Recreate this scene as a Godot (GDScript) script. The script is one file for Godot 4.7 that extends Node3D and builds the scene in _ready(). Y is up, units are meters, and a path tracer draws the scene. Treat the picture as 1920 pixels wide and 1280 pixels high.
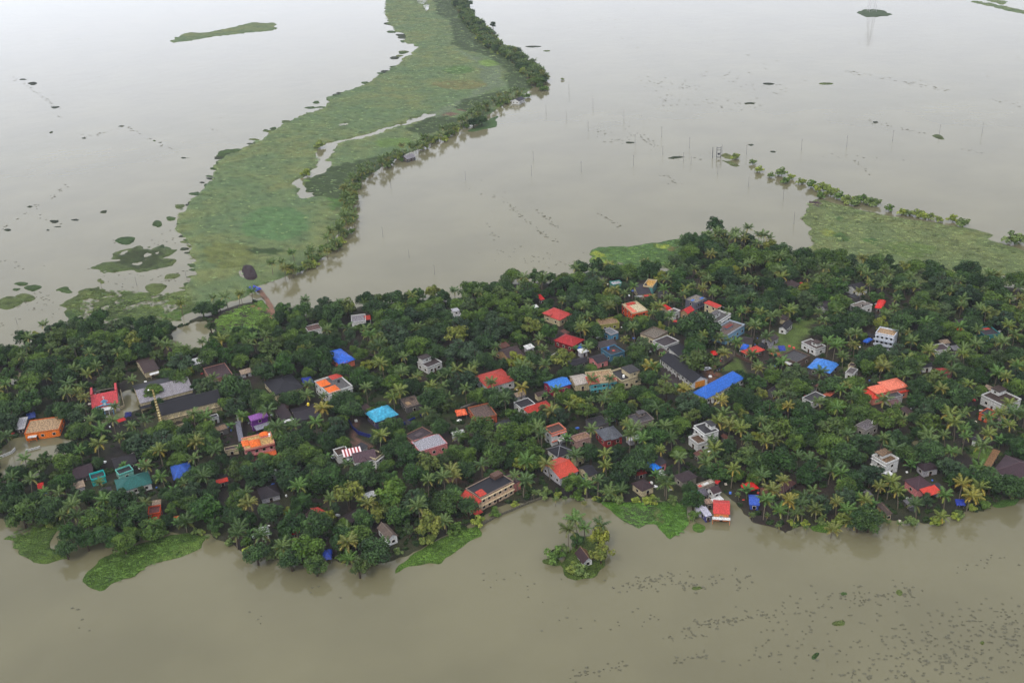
extends Node3D
# A flooded village seen from the air. Places are read off a survey in which (x, y) is a bearing from the helicopter; at(x, y, h) gives the point of the plane y = h on that bearing.

const FOCAL := 1950.0
const HIGH := 250.0
const PITCH := 26.0
const ROLL := 3.0

var right_dir: Vector3
var up_dir: Vector3
var fore_dir: Vector3
var rng := RandomNumberGenerator.new()
var noise := FastNoiseLite.new()
var fine := FastNoiseLite.new()
var numbers := {}
var mats := {}
var tex := {}
var marks := []      # landmarks: {p, nick}
var used := {}       # labels given
var plots := []      # house footprints: {c, r, h, clear}


class Builder:
	var v := PackedVector3Array()
	var n := PackedVector3Array()
	var c := PackedColorArray()

	func tri(a: Vector3, b: Vector3, d: Vector3, col: Color) -> void:
		var m := (d - a).cross(b - a).normalized()
		v.push_back(a); v.push_back(b); v.push_back(d)
		n.push_back(m); n.push_back(m); n.push_back(m)
		c.push_back(col); c.push_back(col); c.push_back(col)

	func quad(a: Vector3, b: Vector3, d: Vector3, e: Vector3, col: Color) -> void:
		tri(a, b, d, col)
		tri(a, d, e, col)

	func out_quad(a: Vector3, b: Vector3, d: Vector3, e: Vector3, mid: Vector3, col: Color) -> void:
		if (d - a).cross(b - a).dot((a + d) * 0.5 - mid) < 0.0:
			quad(e, d, b, a, col)
		else:
			quad(a, b, d, e, col)

	func box(mid: Vector3, s: Vector3, col := Color.WHITE, turn := Basis()) -> void:
		var p := []
		for i in 8:
			p.append(mid + turn * Vector3(s.x * (0.5 if i & 1 else -0.5), s.y * (0.5 if i & 2 else -0.5), s.z * (0.5 if i & 4 else -0.5)))
		for f in [[0, 1, 3, 2], [4, 5, 7, 6], [0, 1, 5, 4], [2, 3, 7, 6], [0, 2, 6, 4], [1, 3, 7, 5]]:
			out_quad(p[f[0]], p[f[1]], p[f[2]], p[f[3]], mid, col)

	func bar(a: Vector3, b: Vector3, r0: float, r1: float, col := Color.WHITE, sides := 6) -> void:
		var along := (b - a).normalized()
		var s := along.cross(Vector3.UP if absf(along.y) < 0.9 else Vector3.RIGHT).normalized()
		var t := along.cross(s)
		var mid := (a + b) * 0.5
		for i in sides:
			var u := TAU * i / sides
			var w := TAU * (i + 1) / sides
			var p := s * cos(u) + t * sin(u)
			var q := s * cos(w) + t * sin(w)
			out_quad(a + p * r0, a + q * r0, b + q * r1, b + p * r1, mid, col)
			if r1 > 0.01:
				out_quad(b, b + p * r1, b + q * r1, b, mid, col)

	func slab(a: Vector3, b: Vector3, d: Vector3, e: Vector3, thick: float, col: Color) -> void:
		var down := Vector3(0, -thick, 0)
		var mid := (a + b + d + e) * 0.25 + down * 0.5
		out_quad(a, b, d, e, mid, col)
		out_quad(a + down, b + down, d + down, e + down, mid, col)
		for k in [[a, b], [b, d], [d, e], [e, a]]:
			out_quad(k[0], k[1], k[1] + down, k[0] + down, mid, col)

	func mesh(m: Material) -> ArrayMesh:
		var am := ArrayMesh.new()
		var arr := []
		arr.resize(Mesh.ARRAY_MAX)
		arr[Mesh.ARRAY_VERTEX] = v
		arr[Mesh.ARRAY_NORMAL] = n
		arr[Mesh.ARRAY_COLOR] = c
		am.add_surface_from_arrays(Mesh.PRIMITIVE_TRIANGLES, arr)
		am.surface_set_material(0, m)
		return am


func at(x: float, y: float, h := 0.0) -> Vector3:
	var d := fore_dir + right_dir * ((x - 960.0) / FOCAL) - up_dir * ((y - 640.0) / FOCAL)
	return Vector3(0, HIGH, 0) + d * ((HIGH - h) / -d.y)


func flat(p: Vector3) -> Vector2:
	return Vector2(p.x, p.z)


func bearing(p: Vector3) -> Vector2:
	var d := p - Vector3(0, HIGH, 0)
	var k := FOCAL / d.dot(fore_dir)
	return Vector2(960.0 + d.dot(right_dir) * k, 640.0 - d.dot(up_dir) * k)


func outline(a: Array) -> PackedVector2Array:
	var o := PackedVector2Array()
	for i in range(0, a.size(), 2):
		o.push_back(flat(at(a[i], a[i + 1])))
	return o


func numbered(called: String) -> String:
	numbers[called] = numbers.get(called, -1) + 1
	return called if numbers[called] == 0 else "%s_%03d" % [called, numbers[called]]


func thing(called: String, label: String, category: String, where := Vector3.ZERO, turn := 0.0, group := "") -> Node3D:
	var o := Node3D.new()
	o.name = numbered(called)
	o.position = where
	o.rotation.y = turn
	add_child(o)
	tag(o, label, category, group)
	return o


func tag(o: Node3D, label: String, category := "", group := "", kind := "") -> void:
	if label:
		o.set_meta("label", label)
		used[label] = true
	if category:
		o.set_meta("category", category)
	if group:
		o.set_meta("group", group)
	if kind:
		o.set_meta("kind", kind)


func part(called: String, m: Mesh, parent: Node3D, where := Vector3.ZERO, turn := 0.0, mat: Material = null) -> MeshInstance3D:
	var o := MeshInstance3D.new()
	o.mesh = m
	o.position = where
	o.rotation.y = turn
	if mat:
		o.material_override = mat
	if parent == self:
		o.name = numbered(called)
		add_child(o)
	else:
		var k := called
		var i := 0
		while parent.has_node(k):
			i += 1
			k = "%s_%03d" % [called, i]
		o.name = k
		parent.add_child(o)
	return o


func noise_tex(key: String, freq: float, octaves: int, low: float, high: float, kind := FastNoiseLite.TYPE_SIMPLEX_SMOOTH, contrast := 0.0, size := 512) -> NoiseTexture2D:
	if tex.has(key):
		return tex[key]
	var f := FastNoiseLite.new()
	f.seed = key.hash() % 1000
	f.noise_type = kind
	f.frequency = freq
	f.fractal_octaves = octaves
	var t := NoiseTexture2D.new()
	t.width = size
	t.height = size
	t.seamless = true
	t.noise = f
	var g := Gradient.new()
	g.set_color(0, Color(low, low, low))
	g.set_color(1, Color(high, high, high))
	g.set_offset(0, contrast)
	g.set_offset(1, 1.0 - contrast)
	t.color_ramp = g
	tex[key] = t
	return t


func paint(col: Color, rough := 0.85, worn := "stain", metres := 9.0) -> StandardMaterial3D:
	var key := "%s %.2f %s %.1f" % [col.to_html(), rough, worn, metres]
	if mats.has(key):
		return mats[key]
	var m := StandardMaterial3D.new()
	m.albedo_color = col
	m.roughness = rough
	m.metallic_specular = 0.35
	m.vertex_color_use_as_albedo = true
	if worn:
		m.albedo_texture = tex[worn]
		m.uv1_triplanar = true
		m.uv1_world_triplanar = true
		m.uv1_scale = Vector3.ONE / metres
	mats[key] = m
	return m


func side_of(p: Vector3, q: Vector3) -> String:
	# where p lies from q, as the helicopter sees it
	var away := flat(q).normalized()
	var across := Vector2(-away.y, away.x)
	var d := flat(p) - flat(q)
	var x := d.dot(across)
	var z := d.dot(away)
	if absf(x) > absf(z):
		return "right of" if x > 0.0 else "left of"
	return "behind" if z > 0.0 else "in front of"


func describe(what: String, p: Vector3, short := "") -> String:
	var near := marks.duplicate()
	near.sort_custom(func(a, b): return a.p.distance_squared_to(p) < b.p.distance_squared_to(p))
	for k in 2:
		var s := "%s %s %s" % [what, side_of(p, near[k].p), near[k].nick]
		if not used.has(s):
			used[s] = true
			return s
	for i in range(1, 30):
		for j in range(0, i):
			var s := "%s %s %s, %s %s" % [short if short else what, side_of(p, near[j].p), near[j].nick, side_of(p, near[i].p), near[i].nick]
			if not used.has(s) and s.split(" ").size() <= 16:
				used[s] = true
				return s
	return "%s in the thick of the trees" % what


func landmark(p: Vector3, nick: String) -> void:
	marks.append({"p": p, "nick": nick})


func lin(r: float, g: float, b: float) -> Color:
	return Color(r, g, b)


func jig(c: Color, a: float) -> Color:
	var k := 1.0 + rng.randf_range(-a, a)
	return Color(c.r * k, c.g * k, c.b * k * (1.0 + rng.randf_range(-a, a) * 0.3))


# ---------------------------------------------------------------- ground, water and floating plants
func wander(p: Vector2, amount: float) -> Vector2:
	return Vector2(noise.get_noise_2d(p.x * 4.0, p.y * 4.0) + 0.9 * noise.get_noise_2d(p.x * 17.0 + 300.0, p.y * 17.0), noise.get_noise_2d(p.x * 4.0 + 900.0, p.y * 4.0) + 0.9 * noise.get_noise_2d(p.x * 17.0, p.y * 17.0 + 700.0)) * amount


var patchy := 0.0


func inside(p: Vector2, poly: PackedVector2Array, holes: Array, amount: float) -> bool:
	var q := p + wander(p, amount)
	if not Geometry2D.is_point_in_polygon(q, poly):
		return false
	if patchy > 0.0 and noise.get_noise_2d(p.x * 13.0 + 77.0, p.y * 13.0) > 0.42 - patchy:
		return false
	for h in holes:
		if Geometry2D.is_point_in_polygon(q, h):
			return false
	return true


func sheet(poly: PackedVector2Array, holes: Array, cell: float, amount: float, bump: float, y0: float, tint: Callable, mat: Material) -> ArrayMesh:
	var lo := poly[0]
	var hi := poly[0]
	for p in poly:
		lo = lo.min(p)
		hi = hi.max(p)
	lo -= Vector2.ONE * amount
	hi += Vector2.ONE * amount
	var nx := int((hi.x - lo.x) / cell) + 2
	var nz := int((hi.y - lo.y) / cell) + 2
	var st := SurfaceTool.new()
	st.begin(Mesh.PRIMITIVE_TRIANGLES)
	var last := PackedByteArray()
	for j in nz:
		var row := PackedByteArray()
		row.resize(nx)
		for i in nx:
			row[i] = 1 if inside(lo + Vector2(i, j) * cell, poly, holes, amount) else 0
		if j > 0:
			for i in nx - 1:
				var k := [last[i], last[i + 1], row[i + 1], row[i]]
				var total: int = k[0] + k[1] + k[2] + k[3]
				if total == 0:
					continue
				var c := [lo + Vector2(i, j - 1) * cell, lo + Vector2(i + 1, j - 1) * cell, lo + Vector2(i + 1, j) * cell, lo + Vector2(i, j) * cell]
				var ring := []
				for e in 4:
					var a: Vector2 = c[e]
					var b: Vector2 = c[(e + 1) % 4]
					if k[e]:
						ring.append([a, 1.0])
					if k[e] != k[(e + 1) % 4]:
						var s := a
						var t := b
						for step in 4:
							var m := (s + t) * 0.5
							if inside(m, poly, holes, amount) == bool(k[e]):
								s = m
							else:
								t = m
						ring.append([(s + t) * 0.5, 0.0])
				for e in range(1, ring.size() - 1):
					for r in [ring[0], ring[e], ring[e + 1]]:
						var p: Vector2 = r[0]
						var up: float = r[1] * bump * (0.25 + 0.75 * absf(fine.get_noise_2d(p.x, p.y)) * 2.0)
						st.set_color(tint.call(p))
						st.add_vertex(Vector3(p.x, y0 + up, p.y))
		last = row
	st.generate_normals()
	var am := st.commit()
	am.surface_set_material(0, mat)
	return am


func disc(x: float, y: float, rx: float, ry: float) -> PackedVector2Array:
	var o := PackedVector2Array()
	for i in 20:
		o.push_back(flat(at(x + cos(TAU * i / 20.0) * rx, y + sin(TAU * i / 20.0) * ry)))
	return o


func ribbon(a: Array) -> PackedVector2Array:
	# a creek: x, y, half width in metres
	var l := PackedVector2Array()
	var r := PackedVector2Array()
	var pts := []
	for i in range(0, a.size(), 3):
		pts.append([flat(at(a[i], a[i + 1])), a[i + 2]])
	for i in pts.size():
		var d: Vector2 = (pts[mini(i + 1, pts.size() - 1)][0] - pts[maxi(i - 1, 0)][0]).normalized().orthogonal()
		l.push_back(pts[i][0] + d * pts[i][1])
		r.push_back(pts[i][0] - d * pts[i][1])
	r.reverse()
	l.append_array(r)
	return l


func mat_tint(base: Array, patches: Array) -> Callable:
	# base: colours that noise blends; patches: [outline, colour] that lie in the mat
	return func(p: Vector2) -> Color:
		for q in patches:
			if Geometry2D.is_point_in_polygon(p + wander(p, 5.0), q[0]):
				var g := 1.0 + 0.45 * fine.get_noise_2d(p.x * 1.7, p.y * 1.7) + 0.25 * noise.get_noise_2d(p.x * 16.0, p.y * 9.0)
				return Color(q[1].r * g, q[1].g * g, q[1].b * g)
		var a := clampf(noise.get_noise_2d(p.x * 2.2, p.y * 2.2) * 1.6 + 0.5, 0.0, 1.0)
		var b := clampf(noise.get_noise_2d(p.x * 9.0 + 50.0, p.y * 9.0) * 1.5 + 0.5, 0.0, 1.0)
		var c: Color = base[0].lerp(base[1], a).lerp(base[2], b * 0.6)
		var f := fine.get_noise_2d(p.x * 1.3, p.y * 1.3)
		var g := 1.0 + 0.25 * f + 0.12 * noise.get_noise_2d(p.x * 16.0, p.y * 9.0)
		if f < -0.36:
			g *= 0.75
		return Color(c.r * g, c.g * g, c.b * g)


func green_mat(called: String, label: String, poly: PackedVector2Array, holes: Array, base: Array, patches: Array, cell := 3.0, amount := 5.0, bump := 0.7, category := "water plants") -> MeshInstance3D:
	var o := part(called, sheet(poly, holes, cell, amount, bump, 0.03, mat_tint(base, patches), mats["leafy"]), self)
	tag(o, label, category, "", "stuff")
	return o


# ---------------------------------------------------------------- houses
func corner_frame(s: Array, h: float) -> Array:
	# three roof corners in turn: two along the front edge, then the one behind the second; gives [centre, turn, width, depth]
	var a := flat(at(s[0], s[1], h))
	var b := flat(at(s[2], s[3], h))
	var c := flat(at(s[4], s[5], h))
	var x := (b - a).normalized()
	var z := Vector2(-x.y, x.x)
	var d := (c - b).dot(z)
	var mid := (a + b) * 0.5 + z * d * 0.5
	if d > 0.0:
		x = -x
	return [mid, atan2(-x.y, x.x), maxf((b - a).length(), 1.5), maxf(absf(d), 1.5)]


func strips(b: Builder, p0: Vector3, p1: Vector3, q1: Vector3, q0: Vector3, thick: float, worn: float) -> void:
	# a slope laid in sheets a metre wide, each a little off its neighbour
	var k := maxi(2, int(p0.distance_to(p1) / 1.1))
	for i in k:
		var s := float(i) / k
		var t := float(i + 1) / k
		var up := Vector3(0, rng.randf_range(0.0, 0.03), 0)
		b.slab(p0.lerp(p1, s) + up, p0.lerp(p1, t) + up, q0.lerp(q1, t) + up, q0.lerp(q1, s) + up, 0.07, jig(Color.WHITE, worn))


func window_at(o: Node3D, p: Vector3, turn: float, s: float, trim: Material, glass: Material) -> void:
	var f := part("window", shapes["frame"], o, p, turn, trim)
	f.scale = Vector3(s, s, 1.0)
	part("pane", shapes["pane"], f, Vector3(0, 0, 0.05), 0.0, glass)


var shapes := {}


func house(called: String, label: String, nick: String, s: Array, h: float, kind: String, rc: Color, wc: Color, more := {}) -> Node3D:
	var fr := corner_frame(s, h)
	var w: float = fr[2]
	var d: float = fr[3]
	var base := Vector3(fr[0].x, 0.1, fr[0].y)
	var o := thing(called, label, more.get("cat", "house"), base, fr[1])
	if nick:
		landmark(base, nick)
	plots.append({"c": fr[0], "r": Vector2(w, d).length() * 0.5, "w": w, "d": d, "turn": fr[1], "h": h, "clear": more.get("clear", 1.0)})
	var over: float = more.get("over", 0.1 if kind == "flat" else 0.45)
	var ww := maxf(w - over * 2.0, 1.0)
	var wd := maxf(d - over * 2.0, 1.0)
	var worn: float = more.get("worn", 0.15)
	var wall := paint(wc, 0.9, "stain", 6.0)
	var roof := paint(rc, more.get("rough", 0.6), more.get("tex", "grime" if kind == "flat" else "stain"), 7.0)
	var rise: float = more.get("rise", d * 0.22)
	var b := Builder.new()
	if not more.get("open", false):
		b.box(Vector3(0, h * 0.5, 0), Vector3(ww, h, wd))
		if kind == "gable":
			for x in [-ww * 0.5, ww * 0.5 - 0.15]:
				for q in [x, x + 0.15]:
					b.tri(Vector3(q, h, -wd * 0.5), Vector3(q, h, wd * 0.5), Vector3(q, h + rise * wd / d, 0), Color.WHITE)
		part("wall", b.mesh(wall), o)
		var storeys: int = more.get("storeys", maxi(1, int(round(h / 3.1))))
		var fw := int(more.get("win", clampi(int(ww / 4.2), 1, 6)))
		var sw := int(more.get("side", clampi(int(wd / 4.0), 1, 4)))
		var trim := paint(more.get("trim", Color(0.75, 0.72, 0.66)), 0.6, "")
		var glass := paint(more.get("glass", Color(0.07, 0.07, 0.09)), 0.25, "")
		for k in storeys:
			var y := (k + 0.52) * h / storeys
			for i in fw:
				window_at(o, Vector3(-ww * 0.5 + ww * (i + 0.5) / fw, y, wd * 0.5 + 0.03), 0.0, 1.0, trim, glass)
			for i in sw:
				for e in [-1, 1]:
					window_at(o, Vector3(e * (ww * 0.5 + 0.03), y, -wd * 0.5 + wd * (i + 0.5) / sw), PI * 0.5 * e, 1.0, trim, glass)
		if not more.has("nodoor"):
			var dm := paint(more.get("door", Color(0.25, 0.14, 0.09)), 0.6, "")
			part("door", shapes["door"], o, Vector3(ww * (0.0 if fw % 2 == 0 else -0.5 + 1.0 / maxi(fw, 2)), 1.0, wd * 0.5 + 0.04), 0.0, dm)
		if storeys > 1 or more.get("shade", false):
			var sb := Builder.new()
			for k in storeys:
				var y := (k + 0.86) * h / storeys
				sb.box(Vector3(0, y, wd * 0.5 + 0.35), Vector3(ww + 0.3, 0.1, 0.7))
			part("sunshade", sb.mesh(paint(more.get("shade_col", wc), 0.9, "stain", 5.0)), o)
	else:
		var pm := paint(Color(0.4, 0.38, 0.36), 0.7, "")
		for x in [-1, 1]:
			for z in [-1, 1]:
				var pb := Builder.new()
				pb.bar(Vector3.ZERO, Vector3(0, h, 0), 0.1, 0.09)
				part("post", pb.mesh(pm), o, Vector3(x * (w * 0.5 - 0.3), 0, z * (d * 0.5 - 0.3)))
	b = Builder.new()
	match kind:
		"flat":
			b.box(Vector3(0, h + 0.1, 0), Vector3(w, 0.2, d))
			part("roof", b.mesh(roof), o)
			var ph: float = more.get("par", 0.6)
			if ph > 0.0:
				var pb := Builder.new()
				var y := h + 0.2 + ph * 0.5
				for z in [-1, 1]:
					pb.box(Vector3(0, y, z * (d * 0.5 - 0.1)), Vector3(w + 0.04, ph, 0.24))
				for x in [-1, 1]:
					pb.box(Vector3(x * (w * 0.5 - 0.1), y - 0.003, 0), Vector3(0.24, ph, d - 0.46))
				part("parapet", pb.mesh(paint(more.get("pc", wc), 0.9, "stain", 4.0)), o)
		"gable":
			var e := Vector3(w * 0.5, 0, d * 0.5)
			var front := Builder.new()
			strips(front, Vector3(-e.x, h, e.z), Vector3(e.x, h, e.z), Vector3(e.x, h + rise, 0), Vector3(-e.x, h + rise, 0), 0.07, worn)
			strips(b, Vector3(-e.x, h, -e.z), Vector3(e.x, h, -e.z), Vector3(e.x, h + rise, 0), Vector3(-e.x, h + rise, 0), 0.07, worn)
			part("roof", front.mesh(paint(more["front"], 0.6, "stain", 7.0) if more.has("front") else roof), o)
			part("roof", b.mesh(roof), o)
			var rb := Builder.new()
			rb.bar(Vector3(-e.x - 0.05, h + rise + 0.05, 0), Vector3(e.x + 0.05, h + rise + 0.05, 0), 0.16, 0.16)
			part("ridge", rb.mesh(paint(more.get("ridge", rc.lightened(0.12)), 0.7, "stain", 4.0)), o)
		"hip", "pyramid":
			rise = more.get("rise", minf(w, d) * 0.26)
			var e := Vector3(w * 0.5, 0, d * 0.5)
			var k := minf(w, d) * 0.5
			var r0 := Vector3(-(e.x - k), h + rise, -(e.z - k))
			var r1 := Vector3(e.x - k, h + rise, e.z - k)
			if w >= d:
				r0.z = 0.0
				r1.z = 0.0
			else:
				r0.x = 0.0
				r1.x = 0.0
			var c := [Vector3(-e.x, h, e.z), Vector3(e.x, h, e.z), Vector3(e.x, h, -e.z), Vector3(-e.x, h, -e.z)]
			var tops := [r0, r1, r1, r0] if w >= d else [r1, r1, r0, r0]
			var rb := Builder.new()
			for i in 4:
				var j := (i + 1) % 4
				strips(b, c[i], c[j], tops[j], tops[i], 0.07, worn)
				rb.bar(c[i] + Vector3(0, 0.06, 0), tops[i] + Vector3(0, 0.08, 0), 0.11, 0.11)
			if r0.distance_to(r1) > 0.3:
				rb.bar(r0 + Vector3(0, 0.08, 0), r1 + Vector3(0, 0.08, 0), 0.13, 0.13)
			part("roof", b.mesh(roof), o)
			part("ridge", rb.mesh(paint(more.get("ridge", rc.lightened(0.1)), 0.7, "stain", 4.0)), o)
		"shed":
			rise = more.get("rise", d * 0.2)
			strips(b, Vector3(-w * 0.5, h, d * 0.5), Vector3(w * 0.5, h, d * 0.5), Vector3(w * 0.5, h + rise, -d * 0.5), Vector3(-w * 0.5, h + rise, -d * 0.5), 0.07, worn)
			part("roof", b.mesh(roof), o)
			if not more.get("open", false):
				var gb := Builder.new()
				gb.box(Vector3(0, h + rise * 0.42, -wd * 0.5 + 0.1), Vector3(ww, rise * 0.8, 0.18))
				part("back_wall", gb.mesh(wall), o)
		"tarp":
			# a tarpaulin drawn over a hipped roof: folds, sag and a ragged hem
			rise = more.get("rise", minf(w, d) * 0.22)
			var nx := 16
			var nz := 12
			var st := SurfaceTool.new()
			st.begin(Mesh.PRIMITIVE_TRIANGLES)
			var seed_at := rng.randf() * 500.0
			for i in nx:
				for j in nz:
					var q := []
					for k in [[0, 0], [1, 0], [1, 1], [0, 1]]:
						var u := float(i + k[0]) / nx * 2.0 - 1.0
						var t := float(j + k[1]) / nz * 2.0 - 1.0
						var ax := maxf(0.0, 1.0 - absf(t))
						var bx := minf(1.0, (1.0 - absf(u)) * w / minf(w, d))
						var top := minf(ax, bx) * rise
						var fold := fine.get_noise_2d(u * 60.0 + seed_at, t * 40.0) * 0.35 + noise.get_noise_2d(u * 300.0 + seed_at, t * 90.0) * 0.3
						var hem := -0.5 if absf(u) > 0.99 or absf(t) > 0.99 else 0.0
						var wob := 0.25 * fine.get_noise_2d(u * 90.0, t * 90.0 + seed_at)
						q.append(Vector3(u * (w * 0.5 + 0.15) + wob, h + 0.15 + top + fold * 0.6 + hem, t * (d * 0.5 + 0.15) + wob))
					for k in [0, 1, 2, 0, 2, 3]:
						st.set_color(Color.WHITE)
						st.add_vertex(q[k])
			st.generate_normals()
			var am := st.commit()
			am.surface_set_material(0, paint(rc, 0.42, "stain", 12.0))
			part("tarpaulin", am, o)
	for u in more.get("up", []):
		# a stair room or upper block on the roof: x, z (fractions), width, depth, height
		var ub := Builder.new()
		var y: float = h + 0.2
		var um := Vector3(u[0] * w, y + u[4] * 0.5, u[1] * d)
		ub.box(um, Vector3(u[2] * w, u[4], u[3] * d))
		var room := part("roof_room", ub.mesh(wall), o)
		ub = Builder.new()
		ub.box(um + Vector3(0, u[4] * 0.5 + 0.09, 0), Vector3(u[2] * w + 0.7, 0.18, u[3] * d + 0.7))
		part("roof_slab", ub.mesh(roof), room)
		window_at(o, um + Vector3(0, 0.1, u[3] * d * 0.5 + 0.03), 0.0, 0.8, paint(Color(0.7, 0.68, 0.62), 0.6, ""), paint(Color(0.07, 0.07, 0.09), 0.3, ""))
	for u in more.get("hips", []):
		# a small tiled roof: x, z (fractions), width, depth, eaves height, rise, colour
		var hb := Builder.new()
		var m := Vector3(u[0] * w, u[4], u[1] * d)
		var e := Vector3(u[2] * w * 0.5, 0, u[3] * d * 0.5)
		var r := Vector3(maxf(e.x - e.z, 0.0), u[5], 0)
		var c := [m + Vector3(-e.x, 0, e.z), m + Vector3(e.x, 0, e.z), m + Vector3(e.x, 0, -e.z), m + Vector3(-e.x, 0, -e.z)]
		var tops := [m + Vector3(-r.x, r.y, 0), m + Vector3(r.x, r.y, 0), m + Vector3(r.x, r.y, 0), m + Vector3(-r.x, r.y, 0)]
		for i in 4:
			strips(hb, c[i], c[(i + 1) % 4], tops[(i + 1) % 4], tops[i], 0.07, 0.06)
		var hp := part("tiled_roof", hb.mesh(paint(u[6], 0.6, "stain", 7.0)), o)
		if u[4] > h + 0.6:
			hb = Builder.new()
			hb.box(m + Vector3(0, -(u[4] - h - 0.2) * 0.5, 0), Vector3(e.x * 1.7, u[4] - h - 0.2, e.z * 1.7))
			part("gable_wall", hb.mesh(wall), hp)
	for t in more.get("tank", []):
		# a water tank: x, z (fractions), colour
		var tb := Builder.new()
		tb.bar(Vector3.ZERO, Vector3(0, 1.2, 0), 0.62, 0.6, Color.WHITE, 12)
		tb.bar(Vector3(0, 1.2, 0), Vector3(0, 1.42, 0), 0.6, 0.22, Color.WHITE, 12)
		part("water_tank", tb.mesh(paint(t[2], 0.4, "")), o, Vector3(t[0] * w, h + 0.22 + (rise * 0.8 if kind != "flat" else 0.0), t[1] * d))
	for t in more.get("patch", []):
		# a sheet or cover lying on the roof: x, z, width, depth (fractions), colour
		var tb := Builder.new()
		tb.box(Vector3(t[0] * w, h + 0.27, t[1] * d), Vector3(t[2] * w, 0.08, t[3] * d), Color.WHITE, Basis(Vector3.UP, 0.1))
		part("roof_cover", tb.mesh(paint(t[4], 0.5, "stain", 3.0)), o)
	for t in more.get("low", []):
		# a lower lean-to or porch roof: x, z (fractions of the plan), width, depth in metres, height, colour, fall towards +z
		var tb := Builder.new()
		var m := Vector3(t[0] * w, t[4], t[1] * d)
		var e := Vector3(t[2] * 0.5, 0, t[3] * 0.5)
		strips(tb, m + Vector3(-e.x, -t[6], e.z), m + Vector3(e.x, -t[6], e.z), m + Vector3(e.x, 0, -e.z), m + Vector3(-e.x, 0, -e.z), 0.07, 0.06)
		part("porch_roof", tb.mesh(paint(t[5], 0.6, "stain", 6.0)), o)
		for x in [-1, 1]:
			var pb := Builder.new()
			pb.box(Vector3(0, (t[4] - t[6] - 0.1) * 0.5, 0), Vector3(0.2, t[4] - t[6] - 0.1, 0.2))
			part("porch_post", pb.mesh(wall), o, m * Vector3(1, 0, 1) + Vector3(x * (e.x - 0.2), 0, e.z - 0.2))
	return o


const RED := Color(0.72, 0.25, 0.20)
const CRIMSON := Color(0.68, 0.11, 0.12)
const SALMON := Color(0.90, 0.48, 0.38)
const ORANGE := Color(0.93, 0.44, 0.14)
const BLUE := Color(0.18, 0.42, 0.78)
const SKY := Color(0.28, 0.54, 0.82)
const CYAN := Color(0.26, 0.66, 0.80)
const SLATE := Color(0.125, 0.12, 0.145)
const BROWN := Color(0.24, 0.17, 0.16)
const MAUVE := Color(0.30, 0.22, 0.25)
const TAN := Color(0.66, 0.54, 0.40)
const ASH := Color(0.36, 0.35, 0.35)
const TIN := Color(0.70, 0.69, 0.71)
const TEAL := Color(0.13, 0.38, 0.36)
const WHITE := Color(0.86, 0.86, 0.85)
const CREAM := Color(0.80, 0.74, 0.60)
const PINK := Color(0.85, 0.52, 0.52)


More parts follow.
